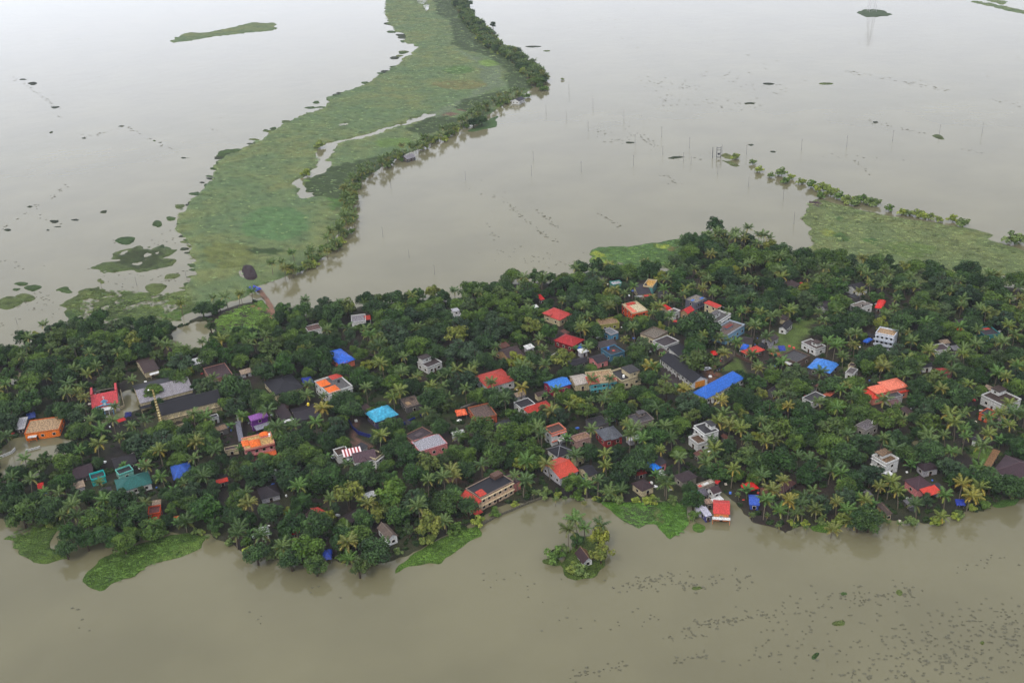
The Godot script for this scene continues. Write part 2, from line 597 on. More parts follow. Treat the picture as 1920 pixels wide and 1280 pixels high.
func houses() -> void:
	# left quarter
	house("terrace_house", "orange-walled flat-roofed house standing in flood water at the far left", "the orange flooded house", [45, 815, 110, 806, 104, 783], 3.6, "flat", TAN, Color(0.97, 0.50, 0.14), {"par": 0.25, "pc": Color(0.85, 0.4, 0.12), "win": 3, "low": [[-0.28, 0.56, 4.0, 2.2, 2.6, WHITE, 0.1]]})
	church()
	hall()
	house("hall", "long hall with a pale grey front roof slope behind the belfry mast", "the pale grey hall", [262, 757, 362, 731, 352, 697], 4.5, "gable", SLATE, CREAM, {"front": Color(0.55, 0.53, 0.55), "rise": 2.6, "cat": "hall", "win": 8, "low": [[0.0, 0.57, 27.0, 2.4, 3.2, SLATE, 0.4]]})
	house("tiled_house", "dark brown tiled house with a white skylight near the pond", "the dark pond house", [270, 700, 298, 692, 286, 667], 3.4, "gable", BROWN, CREAM, {"rise": 2.0, "patch": [], "low": [[0.1, 0.58, 5.0, 2.0, 2.7, WHITE, 0.3]]})
	house("terrace_house", "flat brown-roofed building with a pinkish end wall beside the leafy tree", "the brown flat building", [395, 714, 436, 703, 430, 679], 3.6, "flat", Color(0.27, 0.2, 0.21), Color(0.62, 0.45, 0.4), {"par": 0.3})
	house("shed", "white tin-roofed shed above the brown flat building", "the white tin shed", [358, 686, 389, 678, 386, 670], 3.2, "shed", WHITE, ASH, {"cat": "shed", "clear": 0.6})
	house("shed", "small grey-roofed shed at the left end of the orange house", "the left grey shed", [28, 806, 45, 804, 46, 788], 2.6, "shed", TIN, ASH, {"cat": "shed", "clear": 0.5})
	house("shelter", "dark blue tarpaulin shelter behind the orange flooded house", "the dark blue shelter", [50, 785, 66, 781, 65, 772], 2.4, "tarp", Color(0.12, 0.2, 0.45), ASH, {"cat": "shelter", "open": true})
	house("tiled_house", "teal green hipped roof house near the lower left", "the teal roof", [220, 924, 285, 906, 276, 883], 3.4, "hip", TEAL, WHITE, {"rise": 2.4, "worn": 0.05})
	house("terrace_house", "dark flat house with a bright turquoise parapet left of the teal roof", "the turquoise parapet", [171, 903, 198, 895, 194, 884], 3.0, "flat", Color(0.2, 0.22, 0.24), Color(0.12, 0.62, 0.6), {"par": 0.9, "pc": Color(0.1, 0.72, 0.7)})
	house("terrace_house", "dark house with a pale turquoise front parapet behind the teal roof", "the pale turquoise front", [223, 893, 250, 883, 247, 872], 3.0, "flat", SLATE, Color(0.5, 0.75, 0.7), {"par": 0.7, "pc": Color(0.45, 0.78, 0.72), "clear": 0.6})
	house("tiled_house", "low black tin-roofed house under trees above the teal roof", "the black tin house", [214, 878, 257, 866, 250, 849], 2.9, "gable", Color(0.13, 0.11, 0.13), ASH, {"clear": 0.6})
	house("shed", "low plum-brown roof in the shade left of the turquoise parapet", "the plum brown roof", [138, 900, 176, 890, 170, 868], 2.6, "gable", Color(0.2, 0.13, 0.16), ASH, {"cat": "shed", "clear": 0.5})
	house("tarp_house", "house under a rounded royal blue tarpaulin behind a shrub", "the royal blue dome", [325, 899, 361, 890, 354, 866], 3.6, "tarp", Color(0.15, 0.32, 0.66), ASH, {"rise": 2.8, "clear": 0.8})
	house("two_storey_house", "purple two-storey house with a violet top parapet", "the purple house", [470, 790, 503, 780, 499, 772], 6.2, "shed", Color(0.55, 0.32, 0.62), Color(0.42, 0.16, 0.52), {"rise": 0.5, "low": [[0.05, 0.95, 8.0, 4.5, 3.2, Color(0.55, 0.55, 0.6), 0.3]]})
	pink_house()
	house("tiled_house", "black hipped roof house with cream walls and a blue lean-to", "the black hipped house", [516, 742, 569, 726, 558, 697], 3.6, "hip", SLATE, CREAM, {"rise": 2.8, "worn": 0.05, "low": []})
	house("shelter", "deep blue tarpaulin lean-to at the right end of the black hipped house", "the deep blue lean-to", [570, 720, 588, 716, 584, 705], 2.8, "tarp", Color(0.10, 0.18, 0.55), ASH, {"cat": "shelter", "open": true})
	house("two_storey_house", "white two-storey house with orange corner roofs", "the white and orange house", [616, 741, 661, 726, 646, 699], 6.0, "flat", ASH, WHITE, {"par": 0.8, "hips": [[-0.3, -0.2, 0.42, 0.42, 6.9, 1.4, ORANGE], [-0.22, 0.3, 0.46, 0.42, 6.7, 1.5, ORANGE], [0.3, -0.36, 0.45, 0.3, 7.0, 1.2, RED]], "tank": [[0.25, -0.05, SLATE]]})
	house("tarp_house", "house under a sagging bright blue tarpaulin with a red gable below", "the bright blue tarpaulin", [637, 683, 666, 673, 647, 649], 4.2, "tarp", Color(0.13, 0.38, 0.80), SALMON, {"rise": 2.2})
	house("tarp_house", "house under a cyan tarpaulin drawn over a hipped roof", "the cyan tarpaulin", [685, 774, 704, 791, 735, 766], 4.6, "tarp", CYAN, Color(0.3, 0.28, 0.4), {"rise": 3.6})
	house("terrace_house", "flat brown roof littered with rubble right of the cyan tarpaulin", "the rubble roof", [762, 766, 791, 758, 783, 740], 3.2, "flat", Color(0.42, 0.35, 0.3), ASH, {"par": 0.2, "patch": [[-0.2, 0.1, 0.25, 0.3, TAN], [0.2, -0.2, 0.2, 0.25, BROWN]]})
	house("terrace_house", "unfinished flat roof framed by pale brown beams", "the unfinished roof", [777, 830, 812, 813, 795, 800], 4.4, "flat", Color(0.22, 0.16, 0.18), Color(0.5, 0.38, 0.33), {"par": 0.35, "pc": Color(0.55, 0.42, 0.36), "patch": [[0.0, 0.0, 0.35, 0.3, Color(0.3, 0.24, 0.25)]]})
	house("terrace_house", "flat roof stained white and grey with a pink lower wall", "the white-stained roof", [787, 848, 839, 832, 826, 812], 4.4, "flat", Color(0.66, 0.65, 0.68), PINK, {"par": 0.12, "tex": "blotch"})
	mauve_house()
	house("two_storey_house", "narrow white house of stepped flat roofs among dense trees", "the stepped white house", [802, 691, 829, 680, 822, 664], 3.6, "flat", Color(0.28, 0.24, 0.24), WHITE, {"par": 0.4, "up": [[-0.1, -0.3, 0.6, 0.4, 2.6]]})
	house("terrace_house", "dark roofed house with a white sheet hung at its eave below the purple house", "the white-sheet house", [528, 788, 549, 781, 540, 763], 3.0, "shed", Color(0.2, 0.14, 0.16), ASH, {"patch": [], "low": [[0.0, 0.62, 5.0, 1.6, 2.7, WHITE, 0.3]]})
	house("shed", "wide blackish low roof with a yellow tank cover at its far end", "the yellow-topped roof", [556, 791, 600, 780, 586, 757], 3.0, "gable", Color(0.15, 0.12, 0.15), ASH, {"cat": "shed", "rise": 1.2, "tank": [[0.25, -0.3, Color(0.85, 0.75, 0.25)]]})
	house("shed", "long narrow grey slatted roof pointing away beside the pink house", "the slatted grey roof", [447, 828, 457, 826, 441, 791], 3.6, "shed", Color(0.42, 0.42, 0.46), ASH, {"cat": "shed", "over": 0.2, "worn": 0.3, "rise": 0.1})
	house("terrace_house", "tan ruined roof low among trees left of the purple house", "the tan ruin", [400, 813, 428, 804, 424, 794], 2.8, "flat", Color(0.5, 0.4, 0.3), ASH, {"par": 0.3, "clear": 0.5})
	house("terrace_house", "small stepped house in orange and yellow near the lower left lawn", "the orange and yellow house", [277, 967, 300, 963, 297, 949], 4.0, "flat", Color(0.38, 0.15, 0.12), Color(0.85, 0.28, 0.12), {"par": 0.5, "pc": Color(0.78, 0.3, 0.12), "low": [[0.0, 0.75, 6.0, 2.6, 2.6, RED, 0.2]]})
	house("shed", "blackish tiled roof with pale clutter along its eave, lower left", "the cluttered black roof", [489, 937, 526, 927, 520, 906], 2.8, "hip", Color(0.16, 0.13, 0.15), TIN, {"cat": "house"})
	house("shed", "low dark roof with pink and white bundles beside it", "the bundle-strewn roof", [486, 966, 527, 957, 522, 940], 2.5, "gable", Color(0.15, 0.11, 0.12), ASH, {"cat": "house", "clear": 0.6, "rise": 0.9})
	house("shelter", "white tarpaulin heap of a shelter near the lower left shore", "the white tarpaulin", [488, 1004, 505, 1000, 510, 984], 3.0, "tarp", Color(0.9, 0.9, 0.92), WHITE, {"cat": "shelter", "rise": 1.6})
	house("tiled_house", "small brown house with one bright red roof strip", "the red strip roof", [570, 966, 586, 975, 600, 953], 3.0, "gable", RED, TIN, {"rise": 1.3, "front": Color(0.24, 0.16, 0.16), "clear": 0.8})
	house("tiled_house", "pale brown corrugated house end-on to the water with a white porch", "the corrugated shore house", [706, 990, 728, 1013, 742, 1000], 3.6, "gable", Color(0.42, 0.36, 0.32), WHITE, {"rise": 1.8, "low": [[0.46, 0.9, 4.0, 4.0, 2.6, WHITE, 0.2]]})
	house("shelter", "crumpled dark blue tarpaulin shelter close to the lower shore", "the crumpled blue tarpaulin", [604, 1049, 621, 1047, 621, 1029], 2.6, "tarp", Color(0.12, 0.22, 0.55), ASH, {"cat": "shelter", "open": true, "clear": 0.8})
	house("shed", "low maroon-dark roof between trees left of the corrugated shore house", "the maroon low roof", [650, 985, 690, 965, 676, 950], 2.6, "gable", Color(0.17, 0.12, 0.12), ASH, {"cat": "shed", "clear": 0.4})
	house("terrace_house", "pale flat roof with a red end piece on the far shore", "the far shore pale roof", [659, 606, 686, 603, 683, 590], 3.6, "flat", Color(0.55, 0.53, 0.55), WHITE, {"par": 0.4, "low": [[0.62, 0.0, 3.6, 4.5, 4.2, RED, 0.8]]})
	house("terrace_house", "small white and brown house right of the red earth path", "the path-side house", [578, 623, 604, 617, 598, 607], 3.2, "flat", Color(0.4, 0.3, 0.28), WHITE, {"par": 0.3, "clear": 0.6})
	house("terrace_house", "small white house peeping out on the far shore", "the far white house", [846, 597, 867, 593, 863, 583], 4.0, "flat", TIN, WHITE, {"par": 0.5, "up": [[0.1, -0.1, 0.5, 0.5, 2.4]], "clear": 0.7})
	# middle
	house("tiled_house", "wide red hipped roof house with white walls in the middle of the village", "the wide red roof", [914, 728, 966, 713, 947, 689], 4.6, "hip", RED, WHITE, {"rise": 2.6, "worn": 0.05})
	house("tiled_house", "dark brown gabled house half hidden in dense dark trees", "the hidden brown gable", [958, 679, 986, 669, 975, 643], 3.0, "gable", Color(0.25, 0.18, 0.18), TAN, {"clear": 0.8})
	house("tiled_house", "blue sheet-roofed house beside a cream roof", "the sky blue roof", [1035, 731, 1072, 720, 1059, 705], 4.2, "gable", Color(0.20, 0.48, 0.82), Color(0.6, 0.15, 0.3), {"rise": 1.6, "worn": 0.04})
	house("tiled_house", "cream sheet-roofed house right of the sky blue roof", "the cream roof", [1079, 723, 1107, 718, 1092, 701], 4.2, "gable", Color(0.70, 0.66, 0.62), CREAM, {"rise": 1.6, "worn": 0.05})
	house("two_storey_house", "turquoise-walled house with a tan terrace between two red roofs", "the turquoise-walled house", [1108, 722, 1157, 716, 1148, 694], 5.0, "flat", TAN, Color(0.35, 0.65, 0.68), {"par": 0.6, "pc": CREAM, "hips": [[-0.36, 0.18, 0.44, 0.7, 5.5, 1.3, RED], [0.4, 0.25, 0.28, 0.5, 5.4, 1.1, RED]]})
	house("two_storey_house", "white-walled house with a dark terrace and white water tank", "the dark terrace house", [1166, 717, 1203, 705, 1191, 684], 4.6, "flat", Color(0.19, 0.175, 0.18), CREAM, {"par": 0.8, "up": [[0.22, 0.1, 0.5, 0.6, 2.6]], "tank": [[-0.2, 0.2, WHITE]]})
	school()
	house("shed", "low black annex joining the far end of the school", "the school annex", [1272, 668, 1296, 660, 1284, 646], 3.2, "shed", SLATE, WHITE, {"cat": "annex", "clear": 0.8})
	house("hall", "long bright blue hipped hall beside the school yard", "the bright blue hall", [1325, 748, 1397, 709, 1379, 694], 3.8, "hip", Color(0.18, 0.43, 0.82), WHITE, {"cat": "hall", "rise": 3.8, "worn": 0.025, "win": 9, "ridge": Color(0.3, 0.52, 0.88)})
	house("shed", "small black-roofed white outhouse right below the bright blue hall", "the first outhouse", [1337, 749, 1346, 745, 1341, 739], 2.4, "flat", SLATE, WHITE, {"cat": "outhouse", "par": 0.15, "win": 0, "side": 0})
	house("shed", "small black-roofed white outhouse nearer the right end of the bright blue hall", "the second outhouse", [1347, 742, 1356, 738, 1351, 732], 2.4, "flat", SLATE, WHITE, {"cat": "outhouse", "par": 0.15, "win": 0, "side": 0})
	house("terrace_house", "grey flat-roofed building with tan stains left of the giant tree", "the tan-stained terrace", [1228, 637, 1253, 624, 1240, 607], 4.0, "flat", Color(0.45, 0.41, 0.36), CREAM, {"par": 0.6, "pc": Color(0.5, 0.45, 0.4)})
	house("terrace_house", "low dark flat building with a white front parapet behind the school", "the white-parapet building", [1246, 652, 1274, 641, 1260, 627], 3.6, "flat", Color(0.25, 0.21, 0.22), WHITE, {"par": 0.5})
	house("terrace_house", "dark flat house with blue parapet walls", "the blue parapet house", [1146, 669, 1172, 661, 1160, 646], 3.8, "flat", Color(0.17, 0.16, 0.18), Color(0.28, 0.46, 0.56), {"par": 0.7, "patch": [[0.05, 0.0, 0.16, 0.16, RED]], "tank": [[-0.1, -0.3, BLUE]]})
	house("tiled_house", "dark roof with a pinkish end wall left of the blue parapet house", "the pink-ended dark roof", [1120, 682, 1142, 675, 1132, 661], 3.4, "gable", Color(0.17, 0.14, 0.17), PINK, {"rise": 1.4})
	house("terrace_house", "narrow pale blue house with a grey roof", "the narrow blue house", [1146, 630, 1160, 625, 1152, 613], 3.6, "flat", Color(0.42, 0.44, 0.46), Color(0.3, 0.55, 0.68), {"par": 0.7, "pc": TIN})
	house("terrace_house", "crumbling tan and yellow roof behind the narrow blue house", "the crumbling tan roof", [1125, 612, 1162, 607, 1152, 596], 3.0, "flat", Color(0.58, 0.47, 0.36), Color(0.6, 0.6, 0.3), {"par": 0.5})
	house("shed", "low charcoal roof with a blue sheet at its right corner", "the blue-cornered roof", [1070, 687, 1104, 678, 1098, 668], 2.6, "gable", Color(0.16, 0.14, 0.17), ASH, {"cat": "house", "rise": 1.0, "clear": 0.8})
	house("shed", "thin dark lean-to roof behind the blue parapet house", "the thin lean-to", [1124, 653, 1158, 645, 1154, 637], 2.6, "shed", Color(0.24, 0.21, 0.22), ASH, {"cat": "shed"})
	house("terrace_house", "charcoal flat house right of a tall palm below the wide red roof", "the charcoal flat house", [977, 767, 1004, 758, 998, 744], 3.6, "flat", Color(0.18, 0.17, 0.19), WHITE, {"par": 0.25})
	house("tiled_house", "low red roof half covered by a leafy tree right of the charcoal house", "the leafy red roof", [992, 777, 1038, 763, 1030, 749], 3.0, "hip", Color(0.72, 0.2, 0.14), WHITE, {"clear": 0.45})
	house("terrace_house", "tan courtyard roof with an orange edge below the wide red roof", "the orange-edged terrace", [893, 789, 932, 780, 918, 757], 3.6, "flat", Color(0.38, 0.3, 0.27), Color(0.7, 0.32, 0.18), {"par": 0.6, "pc": Color(0.66, 0.38, 0.25), "clear": 0.7})
	house("shelter", "small peaked orange canopy left of the orange-edged terrace", "the orange canopy", [857, 779, 876, 776, 872, 767], 3.0, "tarp", Color(0.93, 0.42, 0.25), ASH, {"cat": "canopy", "open": true, "rise": 1.5})
	house("shed", "smooth charcoal tin roof among trees below the orange-edged terrace", "the charcoal tin roof", [938, 812, 965, 801, 955, 783], 3.0, "gable", Color(0.17, 0.165, 0.19), ASH, {"cat": "shed", "clear": 0.8})
	house("two_storey_house", "white and coral two-storey house with a rubble-brown roof", "the coral-edged house", [1034, 816, 1062, 807, 1048, 795], 6.2, "flat", Color(0.28, 0.21, 0.18), WHITE, {"par": 0.7, "pc": Color(0.85, 0.5, 0.4), "low": [[0.2, 0.75, 6.0, 2.0, 3.4, WHITE, 0.1]], "shade_col": Color(0.88, 0.45, 0.34)})
	house("tiled_house", "black hipped house just below the coral-edged house", "the small black hip", [1046, 858, 1075, 846, 1065, 826], 3.4, "hip", Color(0.12, 0.11, 0.14), WHITE, {"ridge": Color(0.6, 0.6, 0.62)})
	house("tiled_house", "grey tiled house with a cross gable and a red front wall", "the grey tiled house", [1133, 827, 1169, 818, 1160, 796], 4.2, "hip", Color(0.36, 0.37, 0.40), Color(0.6, 0.2, 0.2), {"rise": 2.8, "hips": [[0.05, 0.42, 0.4, 0.3, 4.25, 1.1, Color(0.38, 0.39, 0.42)]]})
	house("terrace_house", "pinkish ruin with a half-open tan roof left of the grey tiled house", "the pink ruin", [1080, 830, 1109, 821, 1100, 811], 3.4, "flat", Color(0.55, 0.42, 0.33), Color(0.68, 0.55, 0.52), {"par": 0.5})
	house("shed", "smooth charcoal flat roof behind the grey tiled house", "the rear charcoal roof", [1112, 802, 1142, 794, 1131, 779], 3.4, "flat", Color(0.2, 0.19, 0.21), ASH, {"cat": "house", "par": 0.1})
	house("terrace_house", "grey terrace house with a pink sheet on top", "the pink-sheeted terrace", [1192, 796, 1227, 787, 1215, 771], 4.2, "flat", Color(0.31, 0.29, 0.3), Color(0.55, 0.5, 0.48), {"par": 0.25, "up": [[0.12, -0.25, 0.36, 0.3, 1.6]], "patch": []})
	house("tiled_house", "bright vermilion gable-roofed house with pale walls above the shore", "the vermilion roof", [1050, 898, 1086, 883, 1058, 854], 4.2, "gable", Color(0.78, 0.28, 0.20), TIN, {"rise": 2.2, "worn": 0.04})
	house("tiled_house", "small black gable right of the vermilion roof", "the small black gable", [1104, 894, 1122, 887, 1111, 867], 3.2, "gable", Color(0.15, 0.14, 0.165), CREAM, {"rise": 1.6})
	cream_block()
	house("tiled_house", "pink house with a dark roof and an azure tarpaulin corner", "the azure-cornered house", [1237, 874, 1252, 867, 1243, 851], 4.2, "shed", Color(0.16, 0.14, 0.17), PINK, {"low": [[-0.8, 0.1, 4.5, 6.5, 4.2, Color(0.10, 0.48, 0.88), 0.6], [-0.75, 0.95, 3.4, 3.4, 3.0, WHITE, 0.4]]})
	house("tiled_house", "dark brown hipped house with grey walls on the flooded edge", "the brown hipped house", [1280, 905, 1309, 894, 1297, 879], 3.6, "hip", Color(0.225, 0.17, 0.185), Color(0.55, 0.52, 0.48), {"worn": 0.06})
	house("tiled_house", "maroon-brown hipped house behind palms left of the brown hipped house", "the maroon hipped house", [1204, 922, 1228, 912, 1217, 893], 3.4, "hip", Color(0.22, 0.15, 0.16), CREAM, {"clear": 0.8})
	house("shed", "low rust-red lean-to roof above the maroon hipped house", "the rust lean-to", [1192, 893, 1214, 887, 1210, 880], 2.6, "shed", Color(0.5, 0.13, 0.1), ASH, {"cat": "shed", "clear": 0.6})
	# the cluster in the water on the near shore
	house("tiled_house", "red sheet-roofed waterside house with an orange front and white railing", "the red waterside house", [1337, 963, 1369, 965, 1370, 939], 3.8, "gable", Color(0.78, 0.26, 0.24), Color(0.88, 0.52, 0.3), {"rise": 1.8, "worn": 0.03, "low": [[0.0, 0.62, 7.0, 1.6, 2.6, WHITE, 0.2]]})
	house("shed", "pale grey sheet-roofed lean-to on the left flank of the red waterside house", "the pale flank lean-to", [1323, 969, 1336, 966, 1337, 948], 3.2, "shed", Color(0.72, 0.71, 0.77), Color(0.3, 0.3, 0.5), {"cat": "shed", "rise": 0.5})
	house("shed", "tiny pale gabled hut left of the pale flank lean-to", "the tiny pale hut", [1321, 962, 1320, 949, 1304, 948], 2.4, "gable", Color(0.74, 0.73, 0.78), TIN, {"cat": "hut", "rise": 1.0, "win": 1, "side": 0})
	house("two_storey_house", "brown-roofed white house behind the red waterside house", "the brown-topped white house", [1338, 927, 1354, 921, 1347, 908], 4.8, "gable", Color(0.26, 0.18, 0.19), WHITE, {"rise": 1.3, "low": [[-0.3, 0.8, 5.0, 2.6, 3.0, WHITE, 0.2]]})
	house("terrace_house", "flat roof heaped with white and red rubbish behind the brown-topped house", "the heaped terrace", [1312, 917, 1341, 906, 1335, 899], 3.6, "flat", Color(0.72, 0.68, 0.62), Color(0.6, 0.55, 0.5), {"par": 0.4, "patch": [[-0.35, 0.0, 0.2, 0.5, Color(0.8, 0.3, 0.25)], [0.05, 0.0, 0.3, 0.4, WHITE]]})
	house("shed", "bright red corner roof at the right end of the heaped terrace", "the red corner roof", [1338, 905, 1346, 908, 1343, 900], 3.4, "shed", Color(0.75, 0.12, 0.1), ASH, {"cat": "shed", "win": 0, "side": 0})
	house("shed", "sea-green sheet shed at the left end of the rubbish-heaped terrace", "the sea-green shed", [1305, 932, 1316, 929, 1315, 918], 2.6, "shed", Color(0.13, 0.5, 0.48), Color(0.13, 0.45, 0.43), {"cat": "shed"})
	house("shed", "grey lean-to between the sea-green shed and the brown-topped house", "the grey link roof", [1317, 931, 1331, 927, 1328, 916], 3.0, "shed", Color(0.38, 0.36, 0.4), ASH, {"cat": "shed"})
	house("shed", "tan matted roof behind the pale flank lean-to", "the tan mat roof", [1324, 946, 1338, 944, 1338, 934], 2.8, "flat", Color(0.62, 0.5, 0.42), ASH, {"cat": "shed", "par": 0.0})
	house("canopy", "scarlet cloth canopy on posts over the flooded yard", "the scarlet canopy", [1389, 909, 1403, 921, 1418, 909], 3.2, "tarp", Color(0.82, 0.09, 0.06), ASH, {"cat": "canopy", "open": true, "rise": 0.9})
	house("shed", "cornflower blue tin shed in the flood below the scarlet canopy", "the cornflower shed", [1405, 947, 1425, 948, 1425, 928], 2.8, "gable", Color(0.22, 0.36, 0.74), Color(0.2, 0.3, 0.6), {"cat": "shed", "rise": 1.0, "worn": 0.04})
	house("shed", "rusty brown sloping roof under trees right of the scarlet canopy", "the rusty sloping roof", [1468, 926, 1494, 906, 1484, 894], 2.4, "shed", Color(0.3, 0.17, 0.15), ASH, {"cat": "shed", "clear": 0.5})
	# upper middle
	house("tiled_house", "large scarlet double-hipped roof near the far shore", "the scarlet double roof", [1049, 601, 1074, 589, 1062, 569], 4.2, "hip", Color(0.74, 0.25, 0.22), CREAM, {"rise": 2.6, "worn": 0.04, "hips": [[-0.12, -0.28, 0.9, 0.45, 5.3, 1.2, Color(0.74, 0.26, 0.23)]]})
	house("tiled_house", "crimson stepped roof sloping down to a blue sheet", "the crimson stepped roof", [1074, 650, 1096, 637, 1084, 612], 4.0, "hip", Color(0.66, 0.15, 0.16), Color(0.45, 0.12, 0.14), {"rise": 2.4, "low": [[-0.1, 0.6, 6.0, 2.6, 3.0, BLUE, 0.6]]})
	house("shed", "small crimson roof at the far shore left of the scarlet double roof", "the small crimson roof", [1014, 563, 1022, 561, 1020, 553], 3.2, "shed", Color(0.74, 0.14, 0.13), ASH, {"cat": "shed"})
	house("two_storey_house", "orange two-storey house with red roof edges behind palms", "the orange two-storey house", [1187, 589, 1215, 583, 1213, 562], 5.2, "flat", CREAM, Color(0.85, 0.32, 0.12), {"par": 0.5, "pc": CREAM, "hips": [[-0.3, 0.1, 0.3, 0.8, 5.5, 1.0, SALMON], [0.05, -0.4, 0.6, 0.22, 5.6, 0.9, RED]]})
	house("terrace_house", "house with a yellow terrace and turquoise side wall on the far edge", "the yellow terrace", [1206, 538, 1224, 540, 1228, 527], 4.6, "flat", Color(0.80, 0.62, 0.33), Color(0.4, 0.62, 0.62), {"par": 0.8, "pc": CREAM})
	house("tiled_house", "charcoal roof with a red porch in front of the yellow terrace", "the red-porch house", [1197, 553, 1222, 550, 1216, 537], 3.2, "shed", Color(0.19, 0.17, 0.2), CREAM, {"low": [[0.2, 0.6, 5.0, 1.8, 2.8, RED, 0.3], [-0.5, 0.55, 4.5, 1.8, 2.6, TIN, 0.2]]})
	house("terrace_house", "aqua and white house half hidden on the far edge", "the aqua house", [1149, 536, 1168, 533, 1166, 526], 3.8, "flat", TIN, Color(0.3, 0.62, 0.58), {"par": 0.5, "clear": 0.7})
	house("terrace_house", "grey terrace covered in blue sheets near the palms", "the blue-sheeted terrace", [1305, 569, 1325, 560, 1312, 550], 6.0, "flat", Color(0.5, 0.47, 0.42), Color(0.38, 0.38, 0.43), {"par": 0.15, "patch": [[-0.3, 0.0, 0.25, 0.2, BLUE], [0.3, 0.25, 0.3, 0.2, BLUE]]})
	house("shed", "narrow bright red roof right of the blue-sheeted terrace", "the narrow red roof", [1344, 578, 1354, 573, 1335, 562], 5.0, "shed", Color(0.78, 0.24, 0.2), CREAM, {"rise": 0.6, "cat": "house"})
	house("tiled_house", "steep little red roof left of the giant tree crown", "the steep little red roof", [1290, 589, 1303, 581, 1297, 571], 4.4, "gable", Color(0.76, 0.14, 0.14), TAN, {"rise": 1.8})
	house("tiled_house", "little red roof with a white terrace on its right", "the white-sided red roof", [1254, 583, 1263, 580, 1255, 567], 4.4, "shed", Color(0.8, 0.14, 0.11), CREAM, {"rise": 0.8})
	house("terrace_house", "small dark terrace edged in white right of the little red roof", "the white-edged terrace", [1264, 590, 1276, 584, 1271, 576], 3.8, "flat", Color(0.3, 0.29, 0.29), WHITE, {"par": 0.7})
	house("two_storey_house", "white terrace house with open white railings behind the giant tree", "the white railing house", [1345, 608, 1371, 591, 1354, 580], 5.6, "flat", Color(0.35, 0.33, 0.33), WHITE, {"par": 1.0, "up": [[0.0, -0.2, 0.4, 0.35, 2.4]]})
	house("two_storey_house", "terrace house with a pale blue front right of the giant tree", "the pale blue front", [1361, 633, 1397, 611, 1376, 598], 4.6, "flat", Color(0.42, 0.35, 0.32), Color(0.5, 0.68, 0.8), {"par": 0.8, "pc": Color(0.72, 0.78, 0.84), "hips": [[0.1, -0.1, 0.34, 0.3, 5.6, 1.0, Color(0.5, 0.25, 0.22)]], "tank": [[-0.2, -0.25, WHITE]]})
	house("tiled_house", "brown low roof with a cream corner below the pale blue front", "the brown cream-cornered roof", [1388, 644, 1411, 646, 1414, 633], 3.0, "gable", Color(0.2, 0.16, 0.17), CREAM, {"rise": 1.2})
	house("shelter", "small bright blue sheet roof left of the coral red roof", "the small blue sheet", [1388, 653, 1399, 655, 1401, 646], 2.8, "tarp", Color(0.13, 0.4, 0.85), CREAM, {"cat": "shelter", "open": true})
	house("tiled_house", "coral red sheet roof beside the orange sand heap", "the coral red roof", [1404, 667, 1435, 656, 1424, 646], 3.2, "hip", Color(0.78, 0.26, 0.21), Color(0.3, 0.22, 0.2), {"rise": 1.4, "worn": 0.04})
	house("terrace_house", "grey flat house with brown parapet and white awning near the grass lot", "the brown parapet house", [1463, 670, 1494, 682, 1519, 668], 3.8, "flat", Color(0.26, 0.25, 0.26), Color(0.42, 0.35, 0.31), {"par": 0.6, "low": [[0.0, 0.58, 5.0, 2.2, 3.0, WHITE, 0.2]]})
	house("terrace_house", "brown flat house with a white roof room behind the brown parapet house", "the white roof-room house", [1503, 643, 1531, 657, 1538, 645], 3.6, "flat", Color(0.33, 0.27, 0.26), WHITE, {"par": 0.5, "up": [[0.1, -0.1, 0.34, 0.45, 1.8]], "clear": 0.8})
	house("tiled_house", "black gabled house with a long white side facing the grass lot", "the white-sided black gable", [1475, 619, 1488, 606, 1478, 597], 3.2, "gable", Color(0.16, 0.15, 0.17), WHITE, {"rise": 1.4})
	house("tiled_house", "brown shack with a pale end wall at the grass lot edge", "the grass lot shack", [1446, 643, 1462, 633, 1451, 622], 2.8, "gable", Color(0.26, 0.21, 0.21), TIN, {"rise": 1.2, "clear": 0.7})
	house("terrace_house", "charcoal flat roof with a blue sheet right of the bright blue hall", "the blue-patched roof", [1440, 733, 1464, 741, 1471, 718], 3.4, "flat", Color(0.2, 0.17, 0.2), ASH, {"par": 0.15, "patch": [[-0.05, -0.15, 0.18, 0.2, BLUE], [0.2, 0.15, 0.3, 0.1, WHITE]]})
	# right
	house("tarp_house", "house under a light blue tarpaulin with an open dormer", "the light blue tarpaulin", [1514, 688, 1557, 699, 1573, 682], 4.4, "tarp", Color(0.24, 0.50, 0.82), ASH, {"rise": 3.4})
	salmon_house()
	house("terrace_house", "wet grey flat roof with white corners right of the salmon roof", "the wet grey terrace", [1669, 749, 1694, 743, 1702, 718], 4.0, "flat", Color(0.33, 0.33, 0.34), Color(0.7, 0.68, 0.68), {"par": 0.25, "tex": "blotch", "low": [[-0.3, 0.65, 5.0, 3.0, 3.4, Color(0.42, 0.3, 0.3), 0.5]]})
	white_villa()
	house("shelter", "small blue tarpaulin left of the white three-storey villa", "the villa-side tarpaulin", [1626, 642, 1637, 636, 1636, 630], 3.0, "tarp", Color(0.13, 0.38, 0.8), ASH, {"cat": "shelter", "open": true})
	house("shed", "small white block house with a grey top left of the salmon roof", "the small white block", [1585, 699, 1600, 703, 1605, 692], 3.2, "flat", Color(0.36, 0.33, 0.33), WHITE, {"par": 0.1, "cat": "house", "win": 1, "side": 1})
	house("terrace_house", "pale grey flat roof alone among trees in the right half", "the lone grey roof", [1604, 798, 1624, 808, 1636, 791], 4.2, "flat", Color(0.42, 0.39, 0.4), Color(0.6, 0.58, 0.56), {"par": 0.2, "tank": [[0.1, -0.4, WHITE]]})
